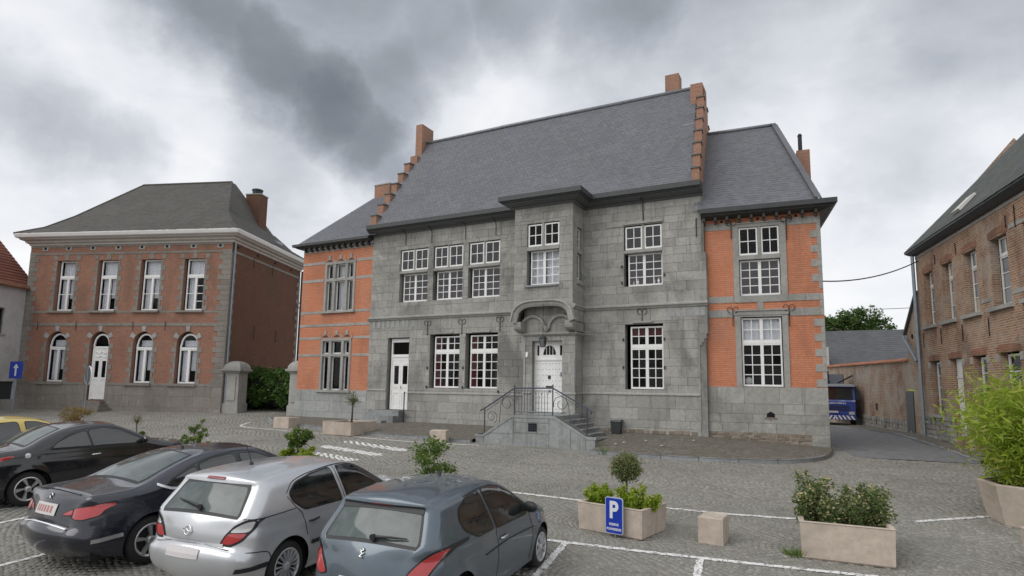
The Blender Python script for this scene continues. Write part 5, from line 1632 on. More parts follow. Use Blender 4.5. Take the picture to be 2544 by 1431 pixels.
# ------------------------------------------------------------------ white house with red roof, far left
FW = fr(-39.35, 17.12, 112)
WH = thing('white_house', 'white rendered house with a red tiled roof at the left edge', 'house', (-39.3, 17.0, .95), R(112), None, FW)
b = MB()
hw = [(-2.4, -1.12, 4.95, 6.35), (-1.5, -.12, 1.45, 2.45)]
wall_front(b, -9, .25, .4, 7.75, hw, 0)
for h in hw: reveal(b, h, 0, .15, 0, 1)
b.quad((.25, 0, .4), (.25, 6, .4), (.25, 6, 7.7), (.25, 0, 7.7)); b.quad((-9, 0, .4), (-9, 6, .4), (-9, 6, 7.7), (-9, 0, 7.7)); b.quad((-9, 6, .4), (.25, 6, .4), (.25, 6, 7.7), (-9, 6, 7.7))
b.poly([(.25, 0, 7.7), (.25, 6, 7.7), (.25, 3.4, 11.0)]); b.poly([(-9, 0, 7.7), (-9, 6, 7.7), (-9, 3, 10.5)])
obj('wall', b, [M_['render'], M_['room']], WH)
sash_window(WH, [(-2.38, -1.76, 4.97, 6.33, 1, 2, .1), (-1.76, -1.14, 4.97, 6.33, 1, 2, .1)], mat='gutter2')
b = MB(); b.box(-1.48, -.14, .1, .15, 1.46, 2.44); obj('door', b, M_['gutter'], WH)
b = MB(); b.box(-9, .3, -.2, .02, 7.58, 7.72); obj('gutter', b, M_['orange_old'], WH)
b = MB(); b.box(-9, .24, -.05, 0, .5, 1.5); obj('plinth', b, M_['stone_trim'], WH)
b = MB(); b.box(-2.4, -1.0, -.06, .05, 4.88, 4.95); obj('sill', b, M_['stone_trim'], WH)
b = MB(); b.quad((-9.2, -.25, 7.5), (.6, -.25, 7.5), (.6, 3.4, 11.3), (-9.2, 3.4, 11.3)); b.quad((-9.2, 7.0, 7.5), (.6, 7.0, 7.5), (.6, 3.4, 11.3), (-9.2, 3.4, 11.3))
rfw = obj('roof', b, M_['tile_red'], WH)
slates(rfw, (0, -.25, 7.5), (1, 0, 0), (0, 3.65, 3.8), (0, -3.8, 3.65), [(-9.2, 0), (.6, 0), (.6, 5.26), (-9.2, 5.26)], .24, .26, M_['tile_red'], limit=180, name='roof_tile', lift=.04, rag=.012)

# ------------------------------------------------------------------ old brown brick house on the right
FR_ = fr(3.21, 27.53, -79.4)
RH = thing('brick_house', 'old brown brick house with tall leaded windows, right of the street', 'house', (4.2, 22.5, .9), R(-79.4), None, FR_)
ux = [(.72, 1.62), (2.46, 3.35), (4.22, 5.16), (6.06, 7.08), (7.95, 8.9), (9.8, 10.75)]
gx_ = [(.82, 1.74), (2.60, 3.58), (4.40, 5.32), (6.08, 7.28), (8.0, 9.0), (9.9, 10.8)]
hu_ = [(a, c, 4.98, 6.95) for a, c in ux]
hg_ = [(a, c, 1.80 if i != 1 else 1.15, 3.70) for i, (a, c) in enumerate(gx_)]
b = MB()
wall_front(b, 0, 14, .2, 8.0, hu_ + hg_, 0)
for h in hu_ + hg_: reveal(b, h, 0, .22, 0, 1)
b.quad((0, 0, .2), (0, 7, .2), (0, 7, 8), (0, 0, 8)); b.poly([(0, 0, 8), (0, 7, 8), (0, 3.5, 12.2)])
wr = obj('wall', b, [M_['house_brick'], M_['room']], RH)
for (za, zb, n) in ((5.20, 5.33, 1), (6.98, 7.10, 1)):
    ed = [5.3, 5.95, 7.2, 7.85, 9.0, 9.7] if za < 6 else [7.25, 14]
    for xa, xb_ in zip(ed[::2], ed[1::2]): strips(wr, xa, xb_, za, zb, 0, M_['stone_trim'], max(1, int((xb_ - xa) / .8)), prot=.012)
strips(wr, 0, 14, 7.66, 7.76, 0, M_['stone_trim'], 14, prot=.012)
rb = []
x = .05
while x < 4:
    for zz in np.arange(.75, 1.65, .17):
        if not (2.5 < x < 3.6):
            rb.append((x + random.uniform(-.05, .05), x + random.uniform(.2, .36), zz, zz + random.uniform(.12, .17)))
    x += .34
blocks(wr, rb, -.02, M_['stone'], 'rubble_stone', prot=.04)
M_['leadglass'] = None
def leadglass():
    m, t, p = new_mat('leaded_coloured_glass')
    r = t.add('ShaderNodeObjectInfo').outputs['Random']
    uv = t.add('ShaderNodeTexCoord').outputs['Generated']
    v = t.noise(uv, 5, 3)
    col = t.ramp(r, [(0., (.05, .05, .055)), (.35, (.09, .09, .10)), (.55, (.16, .05, .06)), (.68, (.12, .12, .13)), (.8, (.30, .26, .17)), (1., (.07, .07, .08))], 'CONSTANT')
    col = t.mix(t.math('MULTIPLY', v, .5), col, (.06, .06, .06))
    t.t.links.new(col, p.inputs['Base Color'])
    p.inputs['Roughness'].default_value = .18
    return m
M_['leadglass'] = leadglass()
for i, (a, c) in enumerate(ux):
    k = MB(); k.box(a - .25, c + .12, -.12, .1, 4.88, 4.985); obj('sill', k, M_['stone_trim'], RH)
    sash_window(RH, [(a + .28, c - .05, 6.42, 6.92, 2, 1, .12), (a + .28, c - .05, 5.0, 6.38, 1, 3, .12)], mat='white_dirty', glass='leadglass', fwd=.05, mw=.03, extra=lambda m_, a=a, c=c: m_.box(a + .28, c - .05, .11, .17, 6.38, 6.42))
    k = MB()                                           # flat brick arch over the opening
    for j in range(9):
        xa = a - .08 + (c - a + .16) * j / 9
        k.box(xa + .006, xa + (c - a + .16) / 9 - .006, -.014, .02, 6.96 + .05 * math.sin(PI * (j + .5) / 9), 7.16 + .05 * math.sin(PI * (j + .5) / 9))
    obj('brick_arch', k, M_['arch_brick'], RH)
for i, (a, c) in enumerate(gx_):
    k = MB()
    for j in range(9):
        xa = a - .08 + (c - a + .16) * j / 9
        k.box(xa + .006, xa + (c - a + .16) / 9 - .006, -.014, .02, 3.68 + .06 * math.sin(PI * (j + .5) / 9), 3.86 + .06 * math.sin(PI * (j + .5) / 9))
    obj('brick_arch', k, M_['arch_brick'], RH)
    for x in (a - .1, c + .1):
        k = MB(); k.box(x - .09, x + .09, -.015, .1, 3.45, 3.66); obj('impost_stone', k, M_['stone_trim'], RH)
    if i == 1:
        k = MB(); k.box(a + .28, c - .08, .10, .16, 1.17, 3.68); 
        for j in range(6): k.box(a + .30 + j * .095, a + .31 + j * .095, .09, .10, 1.2, 3.1)
        k.box(a + .28, c - .08, .08, .1, 3.05, 3.12)
        obj('door', k, M_['white_dirty'], RH)
    else:
        sash_window(RH, [(a + .26, c - .05, 1.84, 3.64, 1, 4, .12)], mat='white_dirty', fwd=.06, mw=.03)
        k = MB(); k.box(a - .1, c + .12, -.12, .1, 1.70, 1.80); obj('sill', k, M_['stone_trim'], RH)
for x, z0, z1 in ((.40, 4.25, 4.78), (2.1, 4.25, 4.8), (3.87, 4.2, 4.75), (5.7, 4.2, 4.75), (2.0, 7.08, 7.42), (3.79, 7.05, 7.42), (7.15, 7.05, 7.40), (7.65, 6.95, 7.55)): anchor_curl(RH, x, z0, z1, -.03, False)
b = MB(); b.tube([(.02, -.10, 7.8), (.06, -.10, 4.0), (.10, -.10, .9)], .055, 8); b.tube([(-.10, -.09, 7.8), (-.05, -.09, 3.9)], .045, 8)
obj('downpipe', b, M_['steel'], RH)
b = MB(); sweep(b, [(0, 3), (0, 0), (14, 0)], [(0, 7.78), (.14, 7.82), (.28, 7.92), (.28, 8.02), (-.02, 8.02)]); obj('gutter', b, M_['gutter'], RH)
YRR, ZRR = 3.5, 12.2
b = MB(); b.quad((-.3, -.30, 7.98), (14.2, -.30, 7.98), (14.2, YRR, ZRR), (2.0, YRR, ZRR)); b.poly([(-.3, 7.3, 7.98), (-.3, -.3, 7.98), (2.0, YRR, ZRR)]); b.quad((14.2, 7.3, 7.98), (-.3, 7.3, 7.98), (2.0, YRR, ZRR), (14.2, YRR, ZRR))
rfr = obj('roof', b, M_['slate_green'], RH)
s2 = math.hypot(YRR + .3, ZRR - 7.98)
slates(rfr, (0, -.30, 7.98), (1, 0, 0), (0, YRR + .3, ZRR - 7.98), (0, -(ZRR - 7.98), YRR + .3), [(-.3, 0), (14.2, 0), (14.2, s2), (2.0, s2)], .22, .17, M_['slate_green'], rag=.016)
b = MB()
sv_ = Vector((0, YRR + .3, ZRR - 7.98)).normalized(); sn = Vector((0, -(ZRR - 7.98), YRR + .3)).normalized(); o_ = Vector((0, -.3, 7.98))
P = lambda u, v, n: o_ + Vector((u, 0, 0)) + sv_ * v + sn * n
b.hexa([P(3.6, .55, .02), P(4.2, .55, .02), P(4.2, 1.25, .02), P(3.6, 1.25, .02), P(3.6, .55, .12), P(4.2, .55, .12), P(4.2, 1.25, .09), P(3.6, 1.25, .09)]); obj('skylight', b, M_['white_dirty'], rfr)
b = MB(); b.box(6.0, 6.7, 1.9, 2.5, 9.5, 10.9); o = obj('chimney', b, M_['house_brick'], RH); b = MB(); b.box(5.95, 6.75, 1.85, 2.55, 10.9, 10.96); obj('chimney_cap', b, M_['stone_trim'], o)

# low annexe gable and garden wall continuing the street
FA = fr(3.21, 27.53, 105)
AN = thing('annexe', 'low brown brick annexe gable with an oval hole and a small dark door', 'annexe', (3.0, 28.1, .9), R(105), None, FA)
b = MB(); b.prism([(.0, 0, .3), (1.22, 0, .3), (1.22, 0, 4.9), (.15, 0, 6.25), (0, 0, 6.3)], (0, -2.5, 0)); obj('wall', b, M_['wall_brick'], AN)
b = MB(); b.hexa([(1.30, .10, 4.84), (.05, .10, 6.36), (.05, -2.5, 6.36), (1.30, -2.5, 4.84), (1.34, .10, 4.92), (.05, .10, 6.46), (.05, -2.5, 6.46), (1.34, -2.5, 4.92)]); obj('roof', b, M_['slate_green'], AN)
b = MB(); b.lathe([(0, 0), (.09, 0), (.11, -.02)], 'y', (.72, .012, 4.75), 12); o = obj('oval_hole', b, M_['room'], AN); o.scale = (1, 1, 1)
b = MB(); b.tube([(1.26, .10, 4.78), (.1, .12, 3.75)], .06, 6); obj('gutter_pipe', b, M_['steel'], AN)
b = MB(); b.box(.93, 1.62, -.02, .03, 1.0, 2.62); obj('door', b, M_['gutter'], AN)
FG = fr(3.21 + 1.2 * math.cos(R(105)), 27.53 + 1.2 * math.sin(R(105)), 100)
GW = thing('garden_wall', 'long limewashed brick garden wall with an orange tile coping behind the blue truck', 'wall', (1.5, 32.5, .8), R(100), None, FG)
b = MB(); b.prism([(0, 0, -.2), (20, 0, -.2), (20, 0, 4.26), (0, 0, 3.82)], (0, -.35, 0)); obj('wall', b, M_['wall_brick'], GW)
rb = []
for x in np.arange(.1, 9, .42):
    for zz in np.arange(.7, 1.45, .19): rb.append((x + random.uniform(-.08, .08), x + random.uniform(.26, .42), zz, zz + random.uniform(.13, .18)))
b = MB()
for r in rb:
    x0, x1, z0, z1 = r
    d = random.uniform(.02, .06); b.box(x0, x1, 0, d, z0, z1)
obj('rubble_stones', b, M_['stone'], GW)['kind'] = 'stuff'
for x in np.arange(0, 20, .30):
    k = MB(); zz = 3.82 + .022 * (x + .15) + random.uniform(-.01, .01)
    k.hexa([(x + .006, -.45, zz), (x + .294, -.45, zz), (x + .294, .10, zz - .02), (x + .006, .10, zz - .02), (x + .006, -.18, zz + .14), (x + .294, -.18, zz + .14), (x + .294, .10, zz + .03), (x + .006, .10, zz + .03)])
    obj('coping_tile', k, M_['tile_coping'], GW)
b = MB(); b.box(4.9, 5.2, -.02, .02, 1.75, 2.05); obj('hatch', b, M_['gutter'], GW)
# low house with grey slate roof behind the garden wall
LH = thing('low_house', 'low house with a plain grey slate roof seen over the garden wall', 'house', (2.5, 50, .6), 0, None, Matrix.Identity(4))
b = MB(); b.box(-4, 7.5, 46.8, 53, .4, 4.4); obj('wall', b, M_['render'], LH)
b = MB(); b.quad((-4.2, 46.5, 4.2), (7.7, 46.5, 4.2), (7.7, 50, 7.0), (-4.2, 50, 7.0)); b.quad((-4.2, 53.3, 4.2), (7.7, 53.3, 4.2), (7.7, 50, 7.0), (-4.2, 50, 7.0)); b.poly([(-4, 46.8, 4.4), (-4, 53, 4.4), (-4, 50, 6.9)]); b.poly([(7.5, 46.8, 4.4), (7.5, 53, 4.4), (7.5, 50, 6.9)])
o = obj('roof', b, M_['slate'], LH)
slates(o, (0, 46.5, 4.2), (1, 0, 0), (0, 3.5, 2.8), (0, -2.8, 3.5), [(-4.2, 0), (7.7, 0), (7.7, 4.47), (-4.2, 4.47)], .3, .24, M_['slate_low'], limit=0, lift=.012)
b = MB(); b.box(-.05, .15, 46.4, 47.0, .4, 5.6); obj('corner_wall', b, M_['render'], LH)

# gate pillars
def pillar(x, y, ang, lab, s=.78, zt=3.35):
    T_ = thing('gate_pillar', lab, 'pillar', (x, y, .95), R(ang), 'stone gate pillars')
    b = MB(); h = s / 2
    b.box(-h - .05, h + .05, -h - .05, h + .05, -.2, .55); b.box(-h, h, -h, h, .55, zt - .95 - .30); b.box(-h + .16, h - .16, -h - .04, h + .04, .7, zt - 1.42)
    obj('shaft', b, M_['stone_trim'], T_)
    b = MB(); z = zt - 1.25
    for e, za, zb in ((.04, 0, .06), (.10, .06, .12), (.17, .12, .22)): b.box(-h - e, h + e, -h - e, h + e, z + za, z + zb)
    rows = []
    for t in np.linspace(0, 1, 6):
        e = (h + .10) * math.cos(t * PI / 2 * .92); zz = z + .22 + .42 * math.sin(t * PI / 2)
        rows.append([(-e, -e, zz), (e, -e, zz), (e, e, zz), (-e, e, zz), (-e, -e, zz)])
    b.grid(rows); b.poly(rows[-1][:4])
    obj('cap', b, M_['stone_trim'], T_)
pillar(-27.52, 21.72, 19, 'domed stone gate pillar against the corner of the red brick house')
pillar(-23.15, 21.95, 0, 'domed stone gate pillar half hidden behind the banded orange wing', .7)
# ------------------------------------------------------------------ cars
M_['tyre'] = plain('tyre_rubber', (.018, .018, .018), .85, var=.3, vs_=12)
M_['arch'] = plain('wheel_well', (.010, .010, .011), .95)
M_['alloy'] = plain('alloy_rim', (.55, .55, .56), .32, .75)
M_['hubcap'] = plain('silver_hubcap', (.50, .51, .53), .4, .45)
M_['rimdark'] = plain('dark_rim_backing', (.015, .015, .016), .8)
M_['trim'] = plain('black_trim', (.016, .017, .02), .5)
M_['chrome'] = plain('chrome', (.78, .79, .8), .12, 1.0)
M_['bright'] = plain('bright_trim', (.74, .75, .78), .25, .25)
M_['plate'] = plain('number_plate', (.60, .57, .57), .5, var=.05, vs_=40)
M_['plate_red'] = plain('plate_print', (.42, .16, .15), .6)
def lampmat(name, col, rough=.12):
    m, t, p = new_mat(name)
    pos = t.add('ShaderNodeTexCoord').outputs['Object']
    wv = t.add('ShaderNodeTexWave', {'Vector': pos, 'Scale': 14.0, 'Distortion': .6}, bands_direction='Z').outputs[1]
    c = t.mix(t.math('MULTIPLY', wv, .12), col, tuple(min(1, a * 1.5 + .05) for a in col))
    t.t.links.new(c, p.inputs['Base Color'])
    p.inputs['Roughness'].default_value = rough
    p.inputs['Coat Weight'].default_value = 1.0
    p.inputs['Coat Roughness'].default_value = .03
    return m
M_['lamp_red'] = lampmat('red_lamp_lens', (.40, .025, .028))
M_['lamp_dark'] = lampmat('dark_red_lens', (.20, .015, .018))
M_['lamp_clear'] = lampmat('clear_lamp_lens', (.52, .52, .53))
def carglass():
    m, t, p = new_mat('car_glass')
    pos = t.add('ShaderNodeNewGeometry').outputs['Position']
    n = t.noise(pos, 2.6, 4, .6, .8)
    p.inputs['Base Color'].default_value = (.020, .026, .026, 1)
    p.inputs['Roughness'].default_value = .04
    p.inputs['IOR'].default_value = 1.9
    c = t.mix(t.ramp(n, [(.35, 0.), (.7, 1.)]), (.006, .008, .008), (.022, .026, .026))
    t.t.links.new(c, p.inputs['Base Color'])
    b = t.add('ShaderNodeBump', {'Height': n, 'Strength': .04, 'Distance': .03})
    t.t.links.new(b.outputs[0], p.inputs['Normal'])
    return m
M_['carglass'] = carglass()
def carglass2():
    m, t, p = new_mat('sky_toned_rear_glass')
    pos = t.add('ShaderNodeTexCoord').outputs['Object']
    n = t.noise(pos, 3.0, 6, .65, .9)
    c = t.mix(t.ramp(n, [(.3, 0.), (.7, 1.)]), (.04, .052, .052), (.11, .135, .13))  # pale mottling in the base colour stands in for reflected cloudy sky
    t.t.links.new(c, p.inputs['Base Color'])
    p.inputs['Roughness'].default_value = .06
    p.inputs['IOR'].default_value = 1.52
    return m
M_['rearglass'] = carglass2()

def car(name, label, spec, loc, rz, s, col, group):
    """shell = side height-field y(x,z) bounded by the side silhouette, closed by a ribbon across the car"""
    L, W = spec['L'], spec['W'] / 2
    sil, ci = catmull(spec['sil'], .045)
    ns = len(sil)
    arc = np.r_[0, np.cumsum(np.hypot(*np.diff(sil, axis=0).T))]
    cidx = arc[ci]
    tg = np.gradient(sil, axis=0); tg /= np.linalg.norm(tg, axis=1)[:, None]
    nin = np.stack([tg[:, 1], -tg[:, 0]], 1)
    bx_, bz_ = np.array(spec['belt']).T
    def dist(x, z):
        a, b = sil[:-1], sil[1:]
        d = b - a; dd = (d ** 2).sum(1) + 1e-12
        out = np.empty(len(x))
        for k in range(0, len(x), 400):
            q = np.stack([x[k:k + 400], z[k:k + 400]], 1)[:, None]
            t = np.clip(((q - a) * d).sum(2) / dd, 0, 1)
            out[k:k + 400] = np.sqrt((((q - a) - t[..., None] * d) ** 2).sum(2)).min(1)
        return out
    ss = lambda v, a, b: (lambda t: t * t * (3 - 2 * t))(np.clip((v - a) / (b - a), 0, 1))
    def base_w(x, z):
        zb = np.interp(x, bx_, bz_)
        w = W * (1 - spec.get('low', .07) * np.clip((.60 - z) / .4, 0, 1) ** 2 - .012 * np.clip((z - .62) / .3, 0, 1) ** 2)
        t = (z - zb) * 16
        w = w - spec.get('tumble', .36) * np.logaddexp(0, t) / 16
        w = w - .012 * np.exp(-((z - (zb - .10)) / .045) ** 2)          # shoulder hollow
        w = w - .10 * W * ss(x, L - 1.05, L) ** 1.0 - .05 * W * (1 - ss(x, 0, .7))
        for ax in spec['axles']:                                         # slight wheel-arch flare
            w = w + .018 * np.exp(-((np.hypot(x - ax, z - spec['wr']) - (spec['wr'] + .06)) / .05) ** 2)
        return w
    def rad(x, z):
        zb = np.interp(x, bx_, bz_)
        r = np.where(z > zb + .03, spec.get('r_top', .13), .12)
        low = 1 - ss(z - zb, -.12, .06)
        r = r + low * (spec.get('r_tail', .26) - .12) * (1 - ss(x, .12, .55)) + low * (.34 - .12) * ss(x, L - .75, L - .25)
        return r
    def Yw(x, z, d=None):
        x = np.atleast_1d(np.asarray(x, float)); z = np.atleast_1d(np.asarray(z, float))
        if d is None: d = dist(x, z)
        r = rad(x, z)
        u = 1 - np.clip(d / r, 0, 1)
        return base_w(x, z) - r * (1 - np.sqrt(np.clip(1 - u * u, 0, 1)))
    Ye = Yw(sil[:, 0], sil[:, 1], np.zeros(ns))
    zb_s = np.interp(sil[:, 0], bx_, bz_)
    crown = np.where(sil[:, 1] > zb_s + .05, .045, .035) + .06 * (1 - ss(sil[:, 0], .1, .6)) * (sil[:, 1] < zb_s + .02) + .13 * ss(sil[:, 0], L - .7, L - .1)
    for _ in range(6): crown[1:-1] = (crown[:-2] + crown[1:-1] * 2 + crown[2:]) / 4
    def ribbon(sv, y, off=0.0):
        """point on the across-car ribbon at arc length sv and lateral y"""
        x = np.interp(sv, arc, sil[:, 0]); z = np.interp(sv, arc, sil[:, 1])
        nx = np.interp(sv, arc, nin[:, 0]); nz = np.interp(sv, arc, nin[:, 1])
        e = np.interp(sv, arc, Ye); c = np.interp(sv, arc, crown)
        t = np.clip(np.abs(y / e), 0, 1)
        h = c * (1 - t ** 2) ** 1.5 + off
        return (x - nx * h, y, z - nz * h)
    T_ = thing(name, label, 'car', loc, rz, group)
    T_.scale = (s, s, s)
    FRAME[T_.name] = (Matrix.Translation(loc) @ Matrix.Rotation(rz, 4, 'Z') @ Matrix.Scale(s, 4), Matrix.Translation(loc) @ Matrix.Rotation(rz, 4, 'Z') @ Matrix.Scale(s, 4))
    # ---- body shell
    wr = spec['wr']; ar = wr + spec.get('gap', .055)
    bot = [tuple(p) for p in sil]
    zs = spec.get('sill', .19)
    low = []
    for ax in sorted(spec['axles'], reverse=True):
        a0 = math.asin(min(1, (wr - zs) / ar))
        low += [(ax + ar * math.cos(a), wr + ar * math.sin(a)) for a in np.linspace(-a0, PI + a0, 26)]
    outline = bot + low
    pts = list(outline)
    edges = [(i, (i + 1) % len(outline)) for i in range(len(outline))]
    inner = []
    for d in (.010, .028, .055, .09, .13, .18, .24):
        q = sil + nin * d
        inner.append(q[::1 if d < .1 else 2])
    gx2, gz2 = np.meshgrid(np.arange(.05, L, .055), np.arange(zs + .03, 1.5, .05))
    inner.append(np.stack([gx2.ravel(), gz2.ravel()], 1))
    q = np.concatenate(inner)
    oa = np.array(outline)
    ok = in_poly(q[:, 0], q[:, 1], outline)
    dd = dist(q[:, 0], q[:, 1])
    off_d = np.concatenate([np.full(len(a), v) for a, v in zip(inner, (.010, .028, .055, .09, .13, .18, .24, .26))])
    ok &= dd > off_d * .93
    la = np.array(low)
    dl = np.sqrt(((q[:, None] - la[None]) ** 2).sum(2)).min(1)
    ok &= dl > .018
    q = q[ok]
    # thin out
    key = np.round(q / .012).astype(int); _, ui = np.unique(key, axis=0, return_index=True); q = q[np.sort(ui)]
    vv, ee, ff, *_ = delaunay_2d_cdt([Vector(p) for p in pts] + [Vector(p) for p in q], edges, [], 1, 1e-6)
    P = np.array([(p.x, p.y) for p in vv])
    dP = dist(P[:, 0], P[:, 1]); dP[dP < 1e-4] = 0
    y = Yw(P[:, 0], P[:, 1], dP)
    mb = MB()
    n = len(P)
    for sg in (-1, 1):
        i0 = len(mb.v)
        mb.v += [(P[k, 0], sg * y[k], P[k, 1]) for k in range(n)]
        for f in ff:
            f = tuple(f)
            mb.f.append(tuple(i0 + k for k in (f if sg < 0 else f[::-1]))); mb.m.append(0)
    rows = []
    for k in range(ns):
        rows.append([ribbon(arc[k], Ye[k] * t) for t in np.sin(np.linspace(-PI / 2, PI / 2, 17))])
    mb.grid(rows)
    me = mb.mesh('body', spec['paint'], True, False)
    bm = bmesh.new(); bm.from_mesh(me)
    bmesh.ops.remove_doubles(bm, verts=bm.verts, dist=.0015)
    bmesh.ops.recalc_face_normals(bm, faces=bm.faces)
    bm.to_mesh(me); bm.free()
    me.polygons.foreach_set('use_smooth', np.ones(len(me.polygons), bool))
    obj('body', me, None, T_)
    ub = MB(); ub.box(.25, L - .25, -W + .14, W - .14, zs + .01, zs + .35)  # dark box added inside the open shell to block light
    for ax in spec['axles']:
        for sg in (-1, 1):
            ro = [[(ax + ar * 1.0 * math.cos(a), sg * yy, wr + ar * math.sin(a)) for yy in (W - .06, W - .36)] for a in np.linspace(-.5, PI + .5, 20)]
            ub.grid(ro)
    obj('wheel_wells_light_block', ub, M_['arch'], T_, fix=False)
    # ---- patches on the side surface and on the ribbon
    def side_mesh(poly, off, dens=.035, sides=(-1, 1), smooth_poly=True):
        pl = poly
        if smooth_poly:
            pp = list(poly) + [poly[0]]
            out = []
            for a, b in zip(pp[:-1], pp[1:]):
                m_ = max(1, int(math.dist(a, b) / dens))
                out += [(a[0] + (b[0] - a[0]) * k / m_, a[1] + (b[1] - a[1]) * k / m_) for k in range(m_)]
            # round the corners a little
            o = np.array(out)
            for _ in range(spec.get('round', 2)): o = (np.roll(o, 1, 0) + 2 * o + np.roll(o, -1, 0)) / 4
            pl = [tuple(p) for p in o]
        x0, x1 = min(p[0] for p in pl), max(p[0] for p in pl); z0, z1 = min(p[1] for p in pl), max(p[1] for p in pl)
        A, B = np.meshgrid(np.arange(x0, x1, dens), np.arange(z0, z1, dens))
        A, B = A.ravel(), B.ravel()
        ok = in_poly(A, B, pl)
        pa = np.array(pl)
        if ok.any():
            A, B = A[ok], B[ok]
            d_ = np.sqrt(((np.stack([A, B], 1)[:, None] - pa[None]) ** 2).sum(2)).min(1)
            A, B = A[d_ > dens * .5], B[d_ > dens * .5]
        else: A, B = A[:0], B[:0]
        v, e, f, *_ = delaunay_2d_cdt([Vector(p) for p in pl] + [Vector(p) for p in zip(A, B)], [(i, (i + 1) % len(pl)) for i in range(len(pl))], [], 1, 1e-6)
        Q = np.array([(p.x, p.y) for p in v])
        ins = in_poly(Q[:, 0], Q[:, 1], [tuple(p) for p in sil] + [(L, 0), (0, 0)])
        yy = Yw(Q[:, 0], Q[:, 1])
        e_ = .004
        gxn = (Yw(Q[:, 0] + e_, Q[:, 1]) - Yw(Q[:, 0] - e_, Q[:, 1])) / (2 * e_); gzn = (Yw(Q[:, 0], Q[:, 1] + e_) - Yw(Q[:, 0], Q[:, 1] - e_)) / (2 * e_)
        nn = np.stack([-gxn, np.ones(len(Q)), -gzn], 1); nn[:, [0, 2]] = np.clip(nn[:, [0, 2]], -3, 3); nn /= np.linalg.norm(nn, axis=1)[:, None]
        m_ = []
        for sg in sides:
            k = MB()
            k.v = [(Q[i, 0] + nn[i, 0] * off, sg * (yy[i] + nn[i, 1] * off), Q[i, 1] + nn[i, 2] * off) for i in range(len(Q))]
            k.f = [tuple(t) if sg < 0 else tuple(t)[::-1] for t in f]; k.m = [0] * len(k.f)
            m_.append(k)
        return m_
    def grow(poly, g):
        c = np.mean(poly, axis=0)
        out = []
        P_ = [np.array(p, float) for p in poly]
        ar_ = sum(P_[i][0] * P_[(i + 1) % len(P_)][1] - P_[(i + 1) % len(P_)][0] * P_[i][1] for i in range(len(P_)))
        sg = 1 if ar_ > 0 else -1
        for i in range(len(P_)):
            a = P_[i] - P_[i - 1]; b = P_[(i + 1) % len(P_)] - P_[i]
            a /= np.linalg.norm(a); b /= np.linalg.norm(b)
            n_ = np.array([a[1] + b[1], -a[0] - b[0]]) * sg
            n_ /= max(np.linalg.norm(n_), .3)
            out.append(tuple(P_[i] + n_ * g))
        return out
    for wn in spec['windows']:
        fr1 = side_mesh(grow(wn, .022), .002)
        gl = side_mesh(wn, .005)
        for a, b in zip(fr1, gl):
            o = obj('window', a, M_['trim'], T_, smooth=True, fix=False)
            obj('pane', b, M_['carglass'], o, smooth=True, fix=False)
    S = lambda f: float(np.interp(f, np.arange(len(cidx)), cidx))
    def rib_patch(s0, s1, hw0, hw1, off, nu=10, nv=16, inset=None, y0=None):
        rows = []
        for u in np.linspace(0, 1, nu):
            sv = S(s0) + (S(s1) - S(s0)) * u
            hw = hw0 + (hw1 - hw0) * u
            e = float(np.interp(sv, arc, Ye))
            hw = min(hw, e - .004)
            k_ = 1 - .035 * (abs(2 * u - 1) ** 10)
            a_, b_ = (-hw * k_, hw * k_) if y0 is None else y0
            rows.append([ribbon(sv, yy, off) for yy in np.linspace(a_, b_, nv)])
        k = MB(); k.grid(rows); return k
    for (nm, s0, s1, h0, h1, mt) in spec['screens']:
        o = obj(nm, rib_patch(s0, s1, h0, h1, .002), M_['trim'], T_, smooth=True, fix=False)
        sg = .12
        obj('pane', rib_patch(s0 + sg, s1 - sg * .8, h0 - .035, h1 - .035, .005), M_[mt], o, smooth=True, fix=False)
    def strip_side(line, wd, off, mat, nm, sides=(-1, 1)):
        P_, _ = catmull(line, .03) if len(line) > 2 else (np.array([np.array(line[0]) + (np.array(line[1]) - np.array(line[0])) * t for t in np.linspace(0, 1, max(2, int(math.dist(*line) / .03)))]), None)
        t_ = np.gradient(P_, axis=0); t_ /= np.linalg.norm(t_, axis=1)[:, None]
        n_ = np.stack([-t_[:, 1], t_[:, 0]], 1)
        A_, B_ = P_ + n_ * wd / 2, P_ - n_ * wd / 2
        ya, yb = Yw(*A_.T) , Yw(*B_.T)
        for sg in sides:
            k = MB(); k.grid([[(A_[i, 0], sg * ya[i], A_[i, 1]), (A_[i, 0], sg * (ya[i] + off), A_[i, 1]), (B_[i, 0], sg * (yb[i] + off), B_[i, 1]), (B_[i, 0], sg * yb[i], B_[i, 1])] for i in range(len(P_))])
            obj(nm, k, M_[mat], T_, fix=False)
    for ln in spec['seams']: strip_side(ln, .011, .0025, 'trim', 'door_seam')
    for ln, wd, mt, nm in spec['strips']: strip_side(ln, wd, .012, mt, nm)
    for hd_ in spec['handles']:
        x, z, mt = hd_
        for sg in (-1, 1):
            yy = float(Yw(x, z)[0])
            k = MB(); k.tube([(x - .09, sg * (yy + .01), z - .004), (x - .06, sg * (yy + .032), z), (x + .06, sg * (yy + .032), z + .006), (x + .09, sg * (yy + .01), z + .006)], .015, 6)
            obj('door_handle', k, M_[mt], T_, smooth=True)
    for poly, mt, nm in spec['lamps']:
        for k in side_mesh(poly, .012 if 'red' in mt else .007, .022): obj(nm, k, M_[mt], T_, smooth=True, fix=False)
    tail = sil[:, 0] < L * .3
    zt_, xt_ = sil[tail, 1], sil[tail, 0]
    st_ = arc[tail]
    mono = np.maximum.accumulate(zt_)
